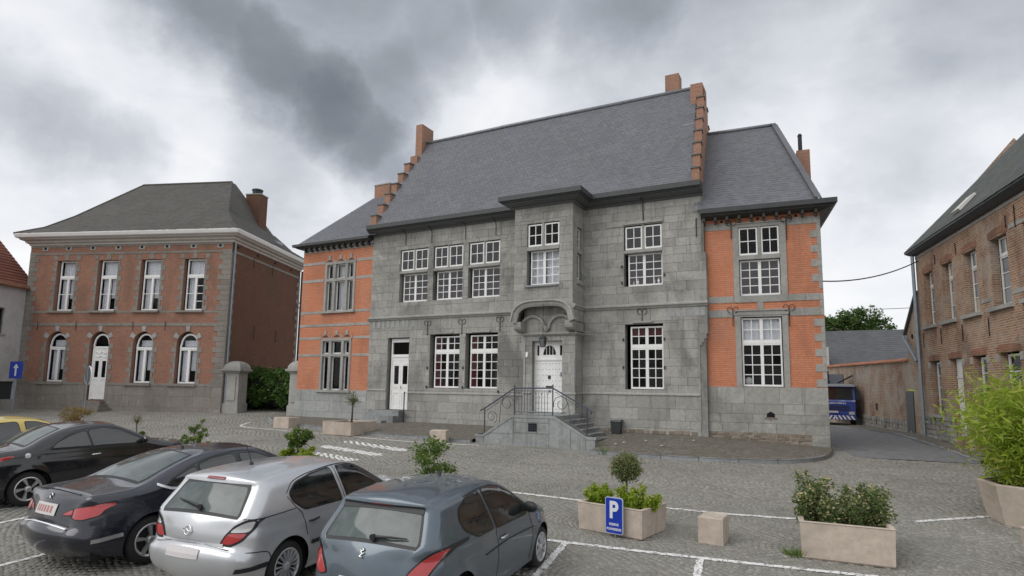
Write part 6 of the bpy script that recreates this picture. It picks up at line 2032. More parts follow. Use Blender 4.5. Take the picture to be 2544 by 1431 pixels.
    def rear_pt(y, z, off):
        sv = float(np.interp(z, mono, st_)); x0 = float(np.interp(z, mono, xt_))
        def xx(ya):
            e = float(np.interp(sv, arc, Ye))
            if ya <= e: return ribbon(sv, ya)[0]
            xs = x0 + np.linspace(0, 1, 60) ** 2 * .75
            ys = np.maximum.accumulate(Yw(xs, np.full(60, z)))
            return float(np.interp(ya, ys + np.arange(60) * 1e-7, xs))
        a = xx(y); d_ = (xx(y + .01) - xx(y - .01)) / .02
        n_ = np.array([-1.0, d_]); n_ /= np.linalg.norm(n_)
        return (a + n_[0] * off, y + n_[1] * off, z)
    def rear_patch(poly, off, dens=.022):
        pp = list(poly) + [poly[0]]; out = []
        for a, b in zip(pp[:-1], pp[1:]):
            m_ = max(1, int(math.dist(a, b) / dens)); out += [(a[0] + (b[0] - a[0]) * k / m_, a[1] + (b[1] - a[1]) * k / m_) for k in range(m_)]
        o = np.array(out)
        for _ in range(2): o = (np.roll(o, 1, 0) + 2 * o + np.roll(o, -1, 0)) / 4
        A_, B_ = np.meshgrid(np.arange(o[:, 0].min(), o[:, 0].max(), dens), np.arange(o[:, 1].min(), o[:, 1].max(), dens)); A_, B_ = A_.ravel(), B_.ravel()
        ok_ = in_poly(A_, B_, [tuple(q) for q in o]); A_, B_ = A_[ok_], B_[ok_]
        if len(A_):
            ok_ = np.sqrt(((np.stack([A_, B_], 1)[:, None] - o[None]) ** 2).sum(2)).min(1) > dens * .5; A_, B_ = A_[ok_], B_[ok_]
        v, e, f, *_r = delaunay_2d_cdt([Vector(q) for q in o] + [Vector(q) for q in zip(A_, B_)], [(i, (i + 1) % len(o)) for i in range(len(o))], [], 1, 1e-6)
        P3 = [rear_pt(q.x, q.y, off) for q in v]
        res = []
        for sg in (1, -1):
            k = MB(); k.v = [(a[0], sg * a[1], a[2]) for a in P3]; k.f = [tuple(t)[::sg] for t in f]; k.m = [0] * len(k.f); res.append(k)
        return res
    for poly, g_, parts_ in spec.get('tails', []):
        hs = rear_patch(grow(poly, g_), .004)
        inner_ = [(mt, rear_patch(q, .010)) for mt, q in parts_]
        for i in (0, 1):
            o = obj('tail_light', hs[i], M_['trim'], T_, smooth=True, fix=False)
            for mt, q in inner_: obj('lens', q[i], M_[mt], o, smooth=True, fix=False)
    if spec.get('emblem'):
        kind, sv = spec['emblem']
        c = Vector(ribbon(S(sv), 0, .014)); c2 = Vector(ribbon(S(sv + .3), 0, .014)); upv = (c2 - c).normalized()
        E_ = lambda u, v: tuple(c + Vector((0, u, 0)) + upv * v)
        k = MB()
        if kind == 'ring':
            k.tube([E_(.052 * math.cos(a), .052 * math.sin(a)) for a in np.linspace(0, 2 * PI, 19)], .007, 5); k.tube([E_(.075, .012), E_(.01, .008), E_(-.01, -.008), E_(-.075, -.012)], .007, 5)
        elif kind == 'chevrons':
            for dv in (-.03, .015): k.tube([E_(-.05, dv - .02), E_(0, dv + .02), E_(.05, dv - .02)], .009, 5)
        else:
            k.tube([E_(.0, .05), E_(-.02, .03), E_(.012, .015), E_(-.012, -.01), E_(.015, -.035), E_(-.02, -.045)], .011, 5); k.tube([E_(.01, .02), E_(.035, .03)], .008, 4); k.tube([E_(-.01, -.005), E_(-.035, .0)], .008, 4)
        obj('badge', k, M_['chrome'], T_, smooth=True)
    for (nm, s0, s1, y0, y1, mt, off) in spec['rib']:
        for sg in ((-1, 1) if y0 > 0 else (1,)):
            ya, yb = (y0, y1) if sg > 0 else (-y1, -y0)
            k = rib_patch(s0, s1, 0, 0, off, 7, 10, y0=(ya, yb))
            obj(nm, k, spec['paint'] if mt == 'paint' else M_[mt], T_, smooth=True, fix=False)
    for (s0, s1, hw) in spec.get('plate', []):
        o = obj('number_plate', rib_patch(s0, s1, 0, 0, .012, 3, 8, y0=(-hw, hw)), M_['plate'], T_, fix=False)
        if spec.get('plate_print'):
            for a in np.linspace(-hw * .72, hw * .6, 6):
                obj('plate_mark', rib_patch(s0 + (s1 - s0) * .22, s0 + (s1 - s0) * .78, 0, 0, .014, 2, 2, y0=(a, a + hw * .15)), M_['plate_red'], o, fix=False)
    # wheels
    for ax in spec['axles']:
        for sg in (-1, 1):
            yo = sg * (W - .035)
            k = MB()
            prof = [(wr * .66, -.10), (wr * .71, -.105), (wr * .90, -.10), (wr * .97, -.075), (wr, -.045), (wr, .045), (wr * .97, .075), (wr * .90, .10), (wr * .71, .105), (wr * .67, .085)]
            k.lathe([(r, h - sg * .09) for r, h in prof], 'y', (ax, yo, wr), 32)
            wl_ = obj('wheel', k, M_['tyre'], T_, smooth=True)
            d = MB(); d.lathe([(0, sg * -.06), (wr * .64, sg * -.06)], 'y', (ax, yo, wr), 20); obj('rim_backing', d, M_['rimdark'], wl_)  # plain dark disc backing the gaps between the spokes
            r = MB(); f_ = sg * .012
            kind = spec['rim']
            r.lathe([(wr * .71, f_ - sg * .05), (wr * .715, f_), (wr * .66, f_ + sg * .008), (wr * .60, f_ - sg * .01), (wr * .60, f_ - sg * .06)], 'y', (ax, yo, wr), 32)
            r.lathe([(0, f_ + sg * .012), (wr * .10, f_ + sg * .012), (wr * .17, f_), (wr * .20, f_ - sg * .03)], 'y', (ax, yo, wr), 20)
            cnt, w0, w1, tw = kind
            for j in range(cnt):
                a = 2 * PI * j / cnt + .3
                def pt(rr, da, yy): return (ax + rr * math.cos(a + da), yo + yy, wr + rr * math.sin(a + da))
                ri, ro = wr * .14, wr * .63
                r.hexa([pt(ri, -w0, f_ - sg * .03), pt(ro, -w1 + tw, f_ - sg * .04), pt(ro, w1 + tw, f_ - sg * .04), pt(ri, w0, f_ - sg * .03),
                        pt(ri, -w0 * .8, f_ + sg * .006), pt(ro, -w1 * .8 + tw, f_ + sg * .004), pt(ro, w1 * .8 + tw, f_ + sg * .004), pt(ri, w0 * .8, f_ + sg * .006)])
            obj('rim', r, M_[spec['rimmat']], wl_)
    # mirrors
    x, z = spec['mirror']
    for sg in (-1, 1):
        yy = float(Yw(x, z)[0])
        k = MB()
        rows = []
        for t in np.linspace(0, 1, 6):
            sc_ = (.55, .95, 1.0, 1.0, .9, .4)[int(t * 5 + .01)]
            c = np.array([x + .02 - .05 * t, sg * (yy + .01 + .20 * t), z + .055])
            rows.append([(c[0] + .055 * sc_ * math.cos(a), c[1], c[2] + .07 * sc_ * math.sin(a)) for a in np.linspace(0, 2 * PI, 11)])
        k.grid(rows); k.poly(rows[-1][:-1]); k.poly(rows[0][:-1])
        k.tube([(x + .02, sg * (yy - .03), z - .01), (x, sg * (yy + .07), z + .03)], .022, 6)
        obj('wing_mirror', k, spec['paint'] if spec.get('mirror_paint') else M_['trim'], T_, smooth=True)
    if spec.get('wiper'):
        sv, ya, yb = spec['wiper']
        a = ribbon(S(sv[0]), ya, .03); b = ribbon(S(sv[1]), yb, .03); c = ribbon(S((sv[0] + sv[1]) / 2), (ya + yb) / 2, .04)
        k = MB(); k.tube([a, c, b], [.022, .014, .008], 6); k.lathe([(0, 0), (.035, .0), (.03, .04), (0, .045)], 'x', (a[0] - .03, a[1], a[2]), 8)
        obj('wiper', k, M_['trim'], T_)
    if spec.get('aerial'):
        x, h, lean = spec['aerial']
        zt = float(np.interp(x, sil[:, 0][sil[:, 1] > 1.2], sil[:, 1][sil[:, 1] > 1.2])) + .04
        k = MB(); k.lathe([(0, .05), (.02, .045), (.035, .0)], c=(x, 0, zt - .005), n=8); k.tube([(x, 0, zt + .03), (x - lean, 0, zt + h)], [.007, .004], 5)
        obj('aerial', k, M_['black'], T_)
    return T_, ribbon, S, Yw

P_SILVER = paint('silver_paint', (.56, .575, .60), .55, .30)
P_BLUEGREY = paint('blue_grey_paint', (.085, .115, .145), .45, .28)
P_NAVY = paint('dark_navy_paint', (.018, .020, .032), .35, .24)
P_BLACK = paint('black_paint', (.008, .008, .011), .1, .16)
P_YELLOW = paint('yellow_paint', (.62, .47, .10), .0, .32)

astra = dict(L=4.25, W=1.753, wr=.315, axles=(.77, 3.385), paint=P_SILVER, tumble=.40, r_tail=.27,
    sil=[(.16, .24), (.05, .34), (.0, .50), (.02, .62), (.085, .66), (.10, .80), (.13, .93), (.155, .99), (.44, 1.345), (.42, 1.385), (.62, 1.425), (1.2, 1.46), (1.75, 1.455), (2.15, 1.42), (2.42, 1.345), (3.10, .99), (3.45, .93), (3.9, .81), (4.13, .67), (4.235, .50), (4.22, .32), (4.1, .2)],
    belt=[(0, .97), (.2, .99), (1.0, .965), (2.0, .94), (3.0, .90), (3.5, .86), (4.25, .70)],
    windows=[[(1.06, .965), (.87, 1.10), (.84, 1.19), (.99, 1.295), (1.30, 1.355), (1.72, 1.39), (1.83, .945)], [(1.95, .94), (1.86, 1.39), (2.2, 1.37), (2.46, 1.28), (2.93, .99), (2.90, .925)]],
    screens=[('rear_window', 6.95, 8.0, .66, .56, 'rearglass'), ('windscreen', 13.85, 15.0, .56, .68, 'carglass')],
    seams=[[(1.80, 1.41), (1.89, .94), (1.885, .62), (1.88, .26)], [(.79, 1.16), (.90, 1.02), (1.02, .90), (1.10, .62)], [(3.02, .92), (3.08, .66), (3.0, .26)], [(.79, 1.20), (.95, 1.325), (1.4, 1.395), (2.1, 1.405), (2.5, 1.29), (3.0, .97)], [(.16, .62), (.42, .58), (.46, .50)], [(.14, 1.0), (.30, .985), (.9, 1.0)]],
    strips=[([(1.18, .515), (1.9, .51)], .05, 'trim', 'side_moulding'), ([(2.05, .51), (2.95, .505)], .05, 'trim', 'side_moulding'), ([(.06, .42), (.25, .43), (.42, .44)], .055, 'trim', 'bumper_strip')],
    handles=[(1.22, .80, 'trim'), (2.08, .79, 'trim')],
    lamps=[([(3.75, .70), (4.02, .66), (4.08, .60), (3.98, .56), (3.8, .62)], 'lamp_clear', 'headlight')],
    rib=[('high_brake_light', 8.86, 9.08, -.15, .15, 'lamp_dark', .012), ('tailgate_strip', 4.05, 4.38, -.50, .50, 'bright', .010), ('tailgate_seam', 3.72, 3.86, -.60, .60, 'trim', .002)],
    emblem=('ring', 5.2), tails=[([(.45, .70), (.60, .695), (.72, .755), (.79, .86), (.83, .99), (.74, .975), (.62, .91), (.52, .81)], .014, [('lamp_clear', [(.57, .845), (.77, .85), (.815, .975), (.74, .96), (.63, .90)]), ('lamp_red', [(.47, .71), (.60, .71), (.71, .765), (.765, .84), (.56, .835), (.52, .79)])])], plate=[(2.35, 2.95, .26)], rim=(16, .05, .07, .0), rimmat='hubcap', mirror=(2.86, .96), mirror_paint=True, wiper=((7.15, 7.35), -.05, .42), aerial=(.95, .28, .10))
p206 = dict(L=3.835, W=1.652, wr=.29, axles=(.66, 3.10), paint=P_BLUEGREY, tumble=.40, r_tail=.30,
    sil=[(.16, .22), (.05, .34), (.0, .48), (.015, .62), (.05, .78), (.09, .91), (.115, .965), (.37, 1.325), (.345, 1.365), (.55, 1.405), (1.1, 1.435), (1.6, 1.43), (1.95, 1.385), (2.2, 1.30), (2.85, .95), (3.2, .88), (3.6, .735), (3.78, .58), (3.83, .43), (3.79, .3), (3.7, .2)],
    belt=[(0, .95), (.3, .96), (1.0, .93), (2.0, .90), (2.8, .88), (3.2, .82), (3.83, .62)],
    windows=[[(1.08, .915), (.80, 1.04), (.74, 1.16), (.80, 1.25), (1.05, 1.33), (1.36, 1.355), (1.50, .905)], [(1.58, .90), (1.44, 1.36), (1.75, 1.355), (2.05, 1.275), (2.55, .975), (2.52, .88)]],
    screens=[('rear_window', 5.95, 7.0, .63, .54, 'rearglass'), ('windscreen', 12.9, 14.0, .54, .66, 'carglass')],
    seams=[[(1.47, 1.37), (1.56, .90), (1.60, .55), (1.58, .24)], [(2.60, .90), (2.72, .60), (2.66, .24)], [(1.0, 1.355), (1.5, 1.375), (2.0, 1.31), (2.6, .98)]],
    strips=[([(1.25, .66), (1.9, .69), (2.75, .66)], .010, 'trim', 'side_moulding')],
    handles=[(1.74, .755, 'alloy')],
    lamps=[([(3.25, .78), (3.55, .72), (3.68, .62), (3.5, .64)], 'lamp_clear', 'headlight'), ([(2.92, .70), (2.97, .71), (2.97, .73), (2.92, .725)], 'lamp_clear', 'side_repeater')],
    rib=[('high_brake_light', 7.35, 7.6, -.13, .13, 'lamp_dark', .02), ('spoiler_lip', 6.85, 7.5, -.53, .53, 'trim', .012)],
    emblem=('lion', 4.75), tails=[([(.47, .64), (.58, .62), (.70, .69), (.775, .84), (.815, .965), (.74, .945), (.64, .87), (.54, .77)], .006, [('lamp_red', [(.48, .65), (.58, .63), (.69, .70), (.765, .84), (.80, .95), (.74, .935), (.64, .86), (.55, .76)])])], plate=[(2.6, 3.2, .26)], rim=(8, .16, .20, .0), rimmat='hubcap', mirror=(2.45, .93), mirror_paint=False, wiper=((6.12, 6.2), -.08, -.46), aerial=(1.55, .07, .02))
c5 = dict(L=4.78, W=1.86, wr=.335, axles=(.99, 3.80), paint=P_NAVY, tumble=.42, r_tail=.30,
    sil=[(.22, .24), (.06, .36), (.0, .50), (.02, .60), (.07, .64), (.11, .80), (.16, .96), (.20, 1.035), (.24, 1.05), (.55, 1.065), (.88, 1.095), (1.30, 1.255), (1.72, 1.39), (2.1, 1.45), (2.6, 1.455), (2.95, 1.41), (3.80, 1.02), (4.2, .93), (4.55, .77), (4.73, .58), (4.75, .40), (4.65, .22)],
    belt=[(0, .98), (.3, 1.02), (1.2, 1.02), (2.0, .99), (3.0, .97), (3.8, .93), (4.3, .86), (4.78, .65)],
    windows=[[(1.30, 1.035), (1.22, 1.10), (1.66, 1.275), (1.76, 1.03)], [(1.80, 1.025), (1.72, 1.29), (2.0, 1.355), (2.36, 1.38), (2.47, 1.0)], [(2.56, .995), (2.46, 1.38), (2.8, 1.35), (3.1, 1.225), (3.52, 1.0), (3.48, .965)]],
    screens=[('rear_window', 10.02, 12.2, .66, .55, 'rearglass'), ('windscreen', 14.95, 16.0, .56, .70, 'carglass')],
    seams=[[(2.42, 1.40), (2.51, .99), (2.52, .6), (2.48, .26)], [(1.22, 1.0), (1.42, .75), (1.46, .6)], [(3.55, .95), (3.6, .6), (3.5, .26)], [(1.26, 1.14), (1.7, 1.315), (2.2, 1.405), (2.7, 1.40), (3.5, 1.02)], [(.22, .63), (.50, .62), (.62, .55)]],
    strips=[([(1.05, 1.10), (1.12, 1.065), (1.28, 1.01), (1.6, 1.005), (2.4, .985)], .035, 'bright', 'chrome_trim'), ([(.20, .47), (.40, .485), (.58, .50)], .05, 'alloy', 'bumper_strip')],
    handles=[(1.62, .86, 'paint_') if False else (1.62, .86, 'trim'), (2.68, .85, 'trim')],
    lamps=[([(4.0, .80), (4.45, .74), (4.5, .66), (4.2, .68)], 'lamp_clear', 'headlight')],
    rib=[('bumper_chrome', 3.45, 3.72, -.56, .56, 'bright', .018), ('boot_lip', 7.1, 7.7, -.55, .55, 'paint', .012), ('boot_seam', 4.02, 4.16, -.56, .56, 'trim', .003)],
    emblem=('chevrons', 6.3), tails=[([(.37, .79), (.48, .86), (.60, .895), (.80, .935), (.905, .975), (.90, .80), (.74, .745), (.58, .755), (.53, .795), (.42, .785)], .006, [('lamp_red', [(.38, .795), (.48, .85), (.555, .875), (.555, .80), (.53, .805), (.42, .795)]), ('lamp_red', [(.57, .885), (.80, .925), (.893, .96), (.89, .805), (.74, .755), (.59, .765)])])], plate=[(4.75, 5.62, .26)], plate_print=True, rim=(5, .30, .16, .12), rimmat='alloy', mirror=(3.40, .99), mirror_paint=True, aerial=(1.95, .12, .09))
cc = dict(L=4.35, W=1.76, wr=.315, axles=(.90, 3.51), paint=P_BLACK, tumble=.44, r_tail=.30,
    sil=[(.2, .24), (.05, .36), (.0, .52), (.02, .66), (.05, .80), (.10, .92), (.18, .985), (.5, 1.03), (.84, 1.06), (1.18, 1.23), (1.50, 1.355), (1.85, 1.41), (2.25, 1.405), (2.5, 1.355), (3.32, .98), (3.7, .90), (4.05, .76), (4.27, .57), (4.33, .42), (4.2, .2)],
    belt=[(0, .95), (.5, .98), (1.2, .985), (2.0, .965), (3.0, .93), (3.6, .86), (4.35, .62)],
    windows=[[(1.22, .995), (1.34, 1.11), (1.60, 1.23), (1.86, 1.30), (1.94, .975)], [(1.98, .972), (1.90, 1.305), (2.2, 1.325), (2.48, 1.27), (3.02, .985), (2.98, .95)]],
    screens=[('rear_window', 8.05, 10.0, .64, .52, 'rearglass'), ('windscreen', 12.95, 14.0, .54, .68, 'carglass')],
    seams=[[(1.95, .97), (1.80, .70), (1.76, .26)], [(3.02, .93), (3.08, .60), (3.0, .26)], [(1.2, 1.02), (1.6, 1.27), (2.1, 1.365), (2.5, 1.31), (3.0, 1.02)], [(.2, .62), (.45, .60)]],
    strips=[([(1.2, .55), (2.9, .53)], .02, 'trim', 'side_moulding')],
    handles=[(2.02, .83, 'chrome')],
    lamps=[([(.07, .76), (.25, .80), (.66, .93), (.62, .955), (.3, .92), (.10, .86)], 'lamp_red', 'tail_light'), ([(3.7, .80), (4.05, .72), (4.15, .62), (3.85, .66)], 'lamp_clear', 'headlight'), ([(.86 + .055 * math.cos(a), .93 + .05 * math.sin(a)) for a in np.linspace(0, 2 * PI, 14)[:-1]], 'bright', 'fuel_flap')],
    rib=[('tail_light', 4.0, 4.9, .40, .60, 'lamp_red', .005)], rim=(5, .20, .20, .38), rimmat='alloy', mirror=(2.93, .985), mirror_paint=True)
yel = dict(astra, tails=[], emblem=None, L=3.9, W=1.70, axles=(.62, 3.10), paint=P_YELLOW, rim=(6, .2, .2, 0),
    sil=[(.14, .24), (.04, .34), (.0, .50), (.02, .62), (.07, .68), (.08, .80), (.10, .93), (.13, .99), (.40, 1.32), (.40, 1.36), (.62, 1.41), (1.15, 1.445), (1.6, 1.44), (1.95, 1.405), (2.2, 1.34), (2.85, .98), (3.15, .92), (3.55, .80), (3.78, .67), (3.88, .50), (3.87, .32), (3.75, .2)],
    belt=[(0, .95), (.9, .94), (2.0, .92), (2.9, .89), (3.9, .68)],
    windows=[[(.86, .945), (.78, 1.10), (.90, 1.29), (1.25, 1.36), (1.58, 1.375), (1.66, .93)], [(1.78, .925), (1.72, 1.375), (1.95, 1.35), (2.22, 1.26), (2.68, .97), (2.66, .91)]],
    seams=[[(1.72, .92), (1.72, .26)], [(2.8, .90), (2.8, .26)]], strips=[([(.9, .52), (2.7, .50)], .05, 'trim', 'side_moulding')], handles=[(1.0, .80, 'trim'), (1.9, .79, 'trim')],
    lamps=[([(.09, .70), (.2, .75), (.3, .95), (.16, .95), (.09, .85)], 'lamp_red', 'tail_light')], rib=[('tailgate_seam', 3.72, 3.86, -.58, .58, 'trim', .002)], plate=[], mirror=(2.6, .96), wiper=None, aerial=None)
GRP = 'cars parked on the square'
def put(name, label, spec, x, y, head, s, **k):
    hx, hy = -math.sin(R(head)), math.cos(R(head))
    a0, a1 = spec['axles'][0] * s, spec['axles'][1] * s
    gr, gf = g1(x + hx * a0, y + hy * a0), g1(x + hx * a1, y + hy * a1)
    pitch = math.atan2(gf - gr, a1 - a0)
    o = car(name, label, spec, (x, y, gr - math.sin(pitch) * a0 + .008), R(90 + head), s, None, GRP)[0]
    o.rotation_euler = (0, -pitch, R(90 + head))
put('parked_car', 'silver five-door hatchback with sky reflection coloured into the rear window and plastic wheel covers', astra, -6.46, 4.62, 4.8, .93)
put('parked_car', 'blue grey three-door hatchback nearest the parking sign', p206, -4.08, 4.80, 3.6, .93)
put('parked_car', 'dark navy saloon with chrome trim and wide red tail lights', c5, -8.92, 4.34, -2.0, .925)
put('parked_car', 'black coupe with five-spoke alloys and a round chrome fuel flap', cc, -14.1, 5.30, -4.0, .99)
put('parked_car', 'yellow hatchback behind the black coupe', yel, -16.1, 5.3, -2.0, .99)
# ------------------------------------------------------------------ foliage
M_['leaf_dark'] = leafmat('laurel_leaf', (.035, .085, .018), (.10, .20, .04), (.20, .30, .07))
M_['leaf_mid'] = leafmat('shrub_leaf', (.075, .14, .03), (.17, .27, .06), (.28, .34, .09))
M_['leaf_lime'] = leafmat('lime_leaf', (.20, .31, .025), (.36, .47, .045), (.46, .48, .09), .45)
M_['leaf_bamboo'] = leafmat('bamboo_leaf', (.22, .34, .03), (.42, .53, .06), (.54, .58, .13), .5)
M_['leaf_olive'] = leafmat('olive_leaf', (.13, .18, .06), (.24, .28, .12), (.26, .22, .11))
M_['leaf_red'] = leafmat('reddish_leaf', (.15, .13, .035), (.30, .22, .05), (.34, .15, .07))
M_['leaf_spot'] = leafmat('variegated_leaf', (.075, .125, .04), (.17, .22, .075), (.60, .52, .28))
M_['leaf_tree'] = leafmat('tree_leaf', (.045, .09, .022), (.10, .18, .045), (.15, .21, .06))
M_['bark'] = plain('bark', (.10, .085, .065), .9, var=.35, vs_=15, bump=.6)
M_['cane'] = plain('bamboo_cane', (.30, .27, .09), .6, var=.3, vs_=9)
def leaves(centers, size, aspect=.45, up=.0, jitter=.35, droop=0.0):
    n = len(centers)
    sz = size * rng.uniform(1 - jitter, 1 + jitter, n)
    d = rng.normal(size=(n, 3)); d[:, 2] = d[:, 2] * .7 + up; d[:, 2] -= droop
    d /= np.linalg.norm(d, axis=1)[:, None]
    r = rng.normal(size=(n, 3)); s = np.cross(d, r); s /= np.linalg.norm(s, axis=1)[:, None]
    nn = np.cross(d, s)
    a = centers - d * (sz / 2)[:, None]
    b = centers + d * (sz / 2)[:, None]
    wv = s * (sz * aspect / 2)[:, None]
    m_ = centers - d * (sz * .05)[:, None] + nn * (sz * .06)[:, None]
    V = np.stack([a, m_ + wv, b, m_ - wv], 1).reshape(-1, 3)
    return V
def leaf_obj(name, V, mat, parent=None):
    n = len(V) // 4
    me = bpy.data.meshes.new(name)
    me.vertices.add(len(V)); me.vertices.foreach_set('co', V.astype(np.float32).ravel())
    idx = np.arange(n * 4, dtype=np.int32)
    me.loops.add(n * 4); me.loops.foreach_set('vertex_index', idx)
    me.polygons.add(n); me.polygons.foreach_set('loop_start', np.arange(0, n * 4, 4, dtype=np.int32))
    me.update(calc_edges=True)
    me.materials.append(mat)
    o = bpy.data.objects.new(name, me)
    return link(o, parent)
def blob_pts(cs, n, shell=.45):
    """points in a union of ellipsoids, denser near their skins; cs: (x,y,z,rx,ry,rz)"""
    cs = np.array(cs, float)
    vol = (cs[:, 3] * cs[:, 4] * cs[:, 5]) ** .75
    k = rng.choice(len(cs), n, p=vol / vol.sum())
    d = rng.normal(size=(n, 3)); d /= np.linalg.norm(d, axis=1)[:, None]
    r = rng.uniform(shell ** 2, 1, n) ** .5
    r *= 1 + .16 * rng.normal(size=n)
    return cs[k, :3] + d * cs[k, 3:6] * r[:, None]
def clumps(c, rad, n, rz=None, rs=(.25, .5)):
    out = []
    for _ in range(n):
        d = rng.normal(size=3); d /= np.linalg.norm(d)
        q = np.array(c) + d * np.array([rad[0], rad[1], rad[2]]) * rng.uniform(.35, .95)
        r = rng.uniform(*rs) * min(rad)
        out.append((*q, r, r, r * .85))
    return out
def stems(parent, base, tips, r0, mat='bark', name='stem', bend=.12):
    mb = MB()
    for t in tips:
        b = Vector(base) + Vector((random.uniform(-.05, .05), random.uniform(-.05, .05), 0)); e = Vector(t)
        m1 = b.lerp(e, .5) + Vector((random.uniform(-bend, bend), random.uniform(-bend, bend), 0)) * (e - b).length
        mb.tube([b, b.lerp(m1, .6), m1, e], [r0, r0 * .8, r0 * .6, r0 * .25], 5)
    return obj(name, mb, M_[mat], parent, smooth=True)

# ------------------------------------------------------------------ concrete planters and bollards
def planter_box(name, label, x, y, ang, lx, ly, h, flare=.03, group='beige concrete planters on the square', wall=.07):
    z = min(g1(x, y), g1(x + .5, y), g1(x, y + .5)) - .01
    T_ = thing(name, label, 'planter', (x, y, z), R(ang), group)
    f = flare
    o = lambda e, zz: [(-lx / 2 - e, -ly / 2 - e, zz), (lx / 2 + e, -ly / 2 - e, zz), (lx / 2 + e, ly / 2 + e, zz), (-lx / 2 - e, ly / 2 + e, zz)]
    b = MB()
    rows = [r + [r[0]] for r in (o(-f - .02, 0), o(-f, .025), o(-.014, h - .02), o(-.004, h - .006), o(-.012, h), o(-wall, h), o(-wall - .01, h - .02), o(-wall - .01, h - .10))]
    b.grid(rows)
    obj('box', b, M_['planter'], T_)
    s_ = MB()
    n = 7
    s_.grid([[(-lx / 2 + wall + (lx - 2 * wall) * i / n, -ly / 2 + wall + (ly - 2 * wall) * j / n, h - .075 + random.uniform(-.02, .03)) for j in range(n + 1)] for i in range(n + 1)])
    obj('soil', s_, M_['soil'], T_)
    return T_, z + h - .06
def plant(name, label, cat, loc, group=None):
    return thing(name, label, cat, loc, 0, group)
def std_tree(lab, x, y, z, h, r, mat, trunk_r=.022, dens=2600, lsz=.045, squash=.85, lean=(0, 0)):
    T_ = plant('standard_tree', lab, 'tree', (x, y, z), None)
    top = Vector((lean[0], lean[1], h - r))
    b = MB(); b.tube([(0, 0, -.05), (lean[0] * .3 + .012, lean[1] * .3, h * .35), (lean[0] * .7 - .01, lean[1] * .7, h * .62), tuple(top)], [trunk_r * 1.2, trunk_r, trunk_r * .9, trunk_r * .7], 8)
    for _ in range(22):
        d = Vector((random.gauss(0, 1), random.gauss(0, 1), random.gauss(.3, .8))).normalized()
        b.tube([top - Vector((0, 0, r * .4)), top + d * r * .45, top + d * r * random.uniform(.85, 1.1)], [trunk_r * .4, trunk_r * .25, trunk_r * .1], 4)
    obj('trunk', b, M_['bark'], T_, smooth=True)
    cs = clumps((top.x, top.y, top.z), (r * .85, r * .85, r * squash), 26, rs=(.25, .45))
    if dens > 5000: cs = [(top.x, top.y, top.z, r * .88, r * .88, r * .80)] + clumps((top.x, top.y, top.z), (r * .9, r * .9, r * .8), 14, rs=(.18, .28))
    leaf_obj('crown', leaves(blob_pts(cs, dens, .2), lsz, .42), M_[mat], T_)
    return T_
def shrub(name, lab, x, y, z, rad, mat, n, lsz, nc=22, stem_n=7, aspect=.5, group=None, rs=(.28, .5), up=.1, sticks=0):
    T_ = plant(name, lab, 'shrub', (x, y, z), group)
    cs = clumps((0, 0, rad[2] * .95), rad, nc, rs=rs)
    stems(T_, (0, 0, -.03), [c[:3] for c in cs[:stem_n]], .014)
    leaf_obj('foliage', leaves(blob_pts(cs, n, .25), lsz, aspect, up), M_[mat], T_)
    return T_

# near planter with the parking sign
T1, z1_ = planter_box('concrete_planter', 'beige concrete planter behind the blue parking sign', -3.13, 10.10, -11, 1.20, .92, .46)
std_tree('small ball-headed tree in the planter behind the parking sign', -3.12, 10.30, z1_, .90, .30, 'leaf_olive', .017, 7000, .042, .9)
for dx, dy, lab, sz_ in ((-.36, .05, 'lime green leafy shrub left of the ball-headed tree behind the parking sign', 1.0), (.30, -.12, 'lime green leafy shrub right of the ball-headed tree behind the parking sign', 1.1)):
    S_ = plant('shrub', lab, 'shrub', (-3.13 + dx, 10.08 + dy, z1_), 'lime green planter shrubs')
    cs = []
    for _ in range(10):
        a = random.uniform(0, 2 * PI); q = random.uniform(.03, .28) * sz_
        cx, cy = q * math.cos(a) * 1.0, q * math.sin(a)
        hh_ = random.uniform(.08, .27) * sz_
        for k in range(4): cs.append((cx * (1 + .1 * k), cy * (1 + .1 * k), .05 + hh_ * k / 3, .075, .075, .075))
    stems(S_, (0, 0, -.02), [c[:3] for c in cs[3::4]], .010)
    leaf_obj('foliage', leaves(blob_pts(cs, 1900, .25), .058, .5, .5), M_['leaf_lime'], S_)

# near planter with variegated bush
T2, z2_ = planter_box('concrete_planter', 'beige concrete planter filled with a dense variegated bush', .11, 10.48, 3.5, 1.20, 1.2, .52, .03)
S_ = plant('shrub', 'dense dark green bush with pale speckled leaves in a beige planter', 'shrub', (.11, 10.48, z2_))
cs = []
for (px_b, py_b, hh_) in ((-.42, .25, .72), (-.45, -.2, .45), (-.2, .2, .62), (-.15, -.3, .36), (.05, .2, .50), (.12, -.25, .34), (.32, .25, .56), (.42, -.1, .52), (.45, .3, .50), (-.3, 0, .58), (.25, 0, .40)):
    hh_ *= .84; px_b *= 1.1
    for k in range(5): cs.append((px_b + random.uniform(-.07, .07), py_b + random.uniform(-.07, .07), .04 + hh_ * k / 4.6, .15, .15, .12))
stems(S_, (0, 0, -.02), [c[:3] for c in cs[4::5]], .012)
leaf_obj('foliage', leaves(blob_pts(cs, 7500, .3), .055, .5, .35), M_['leaf_spot'], S_)

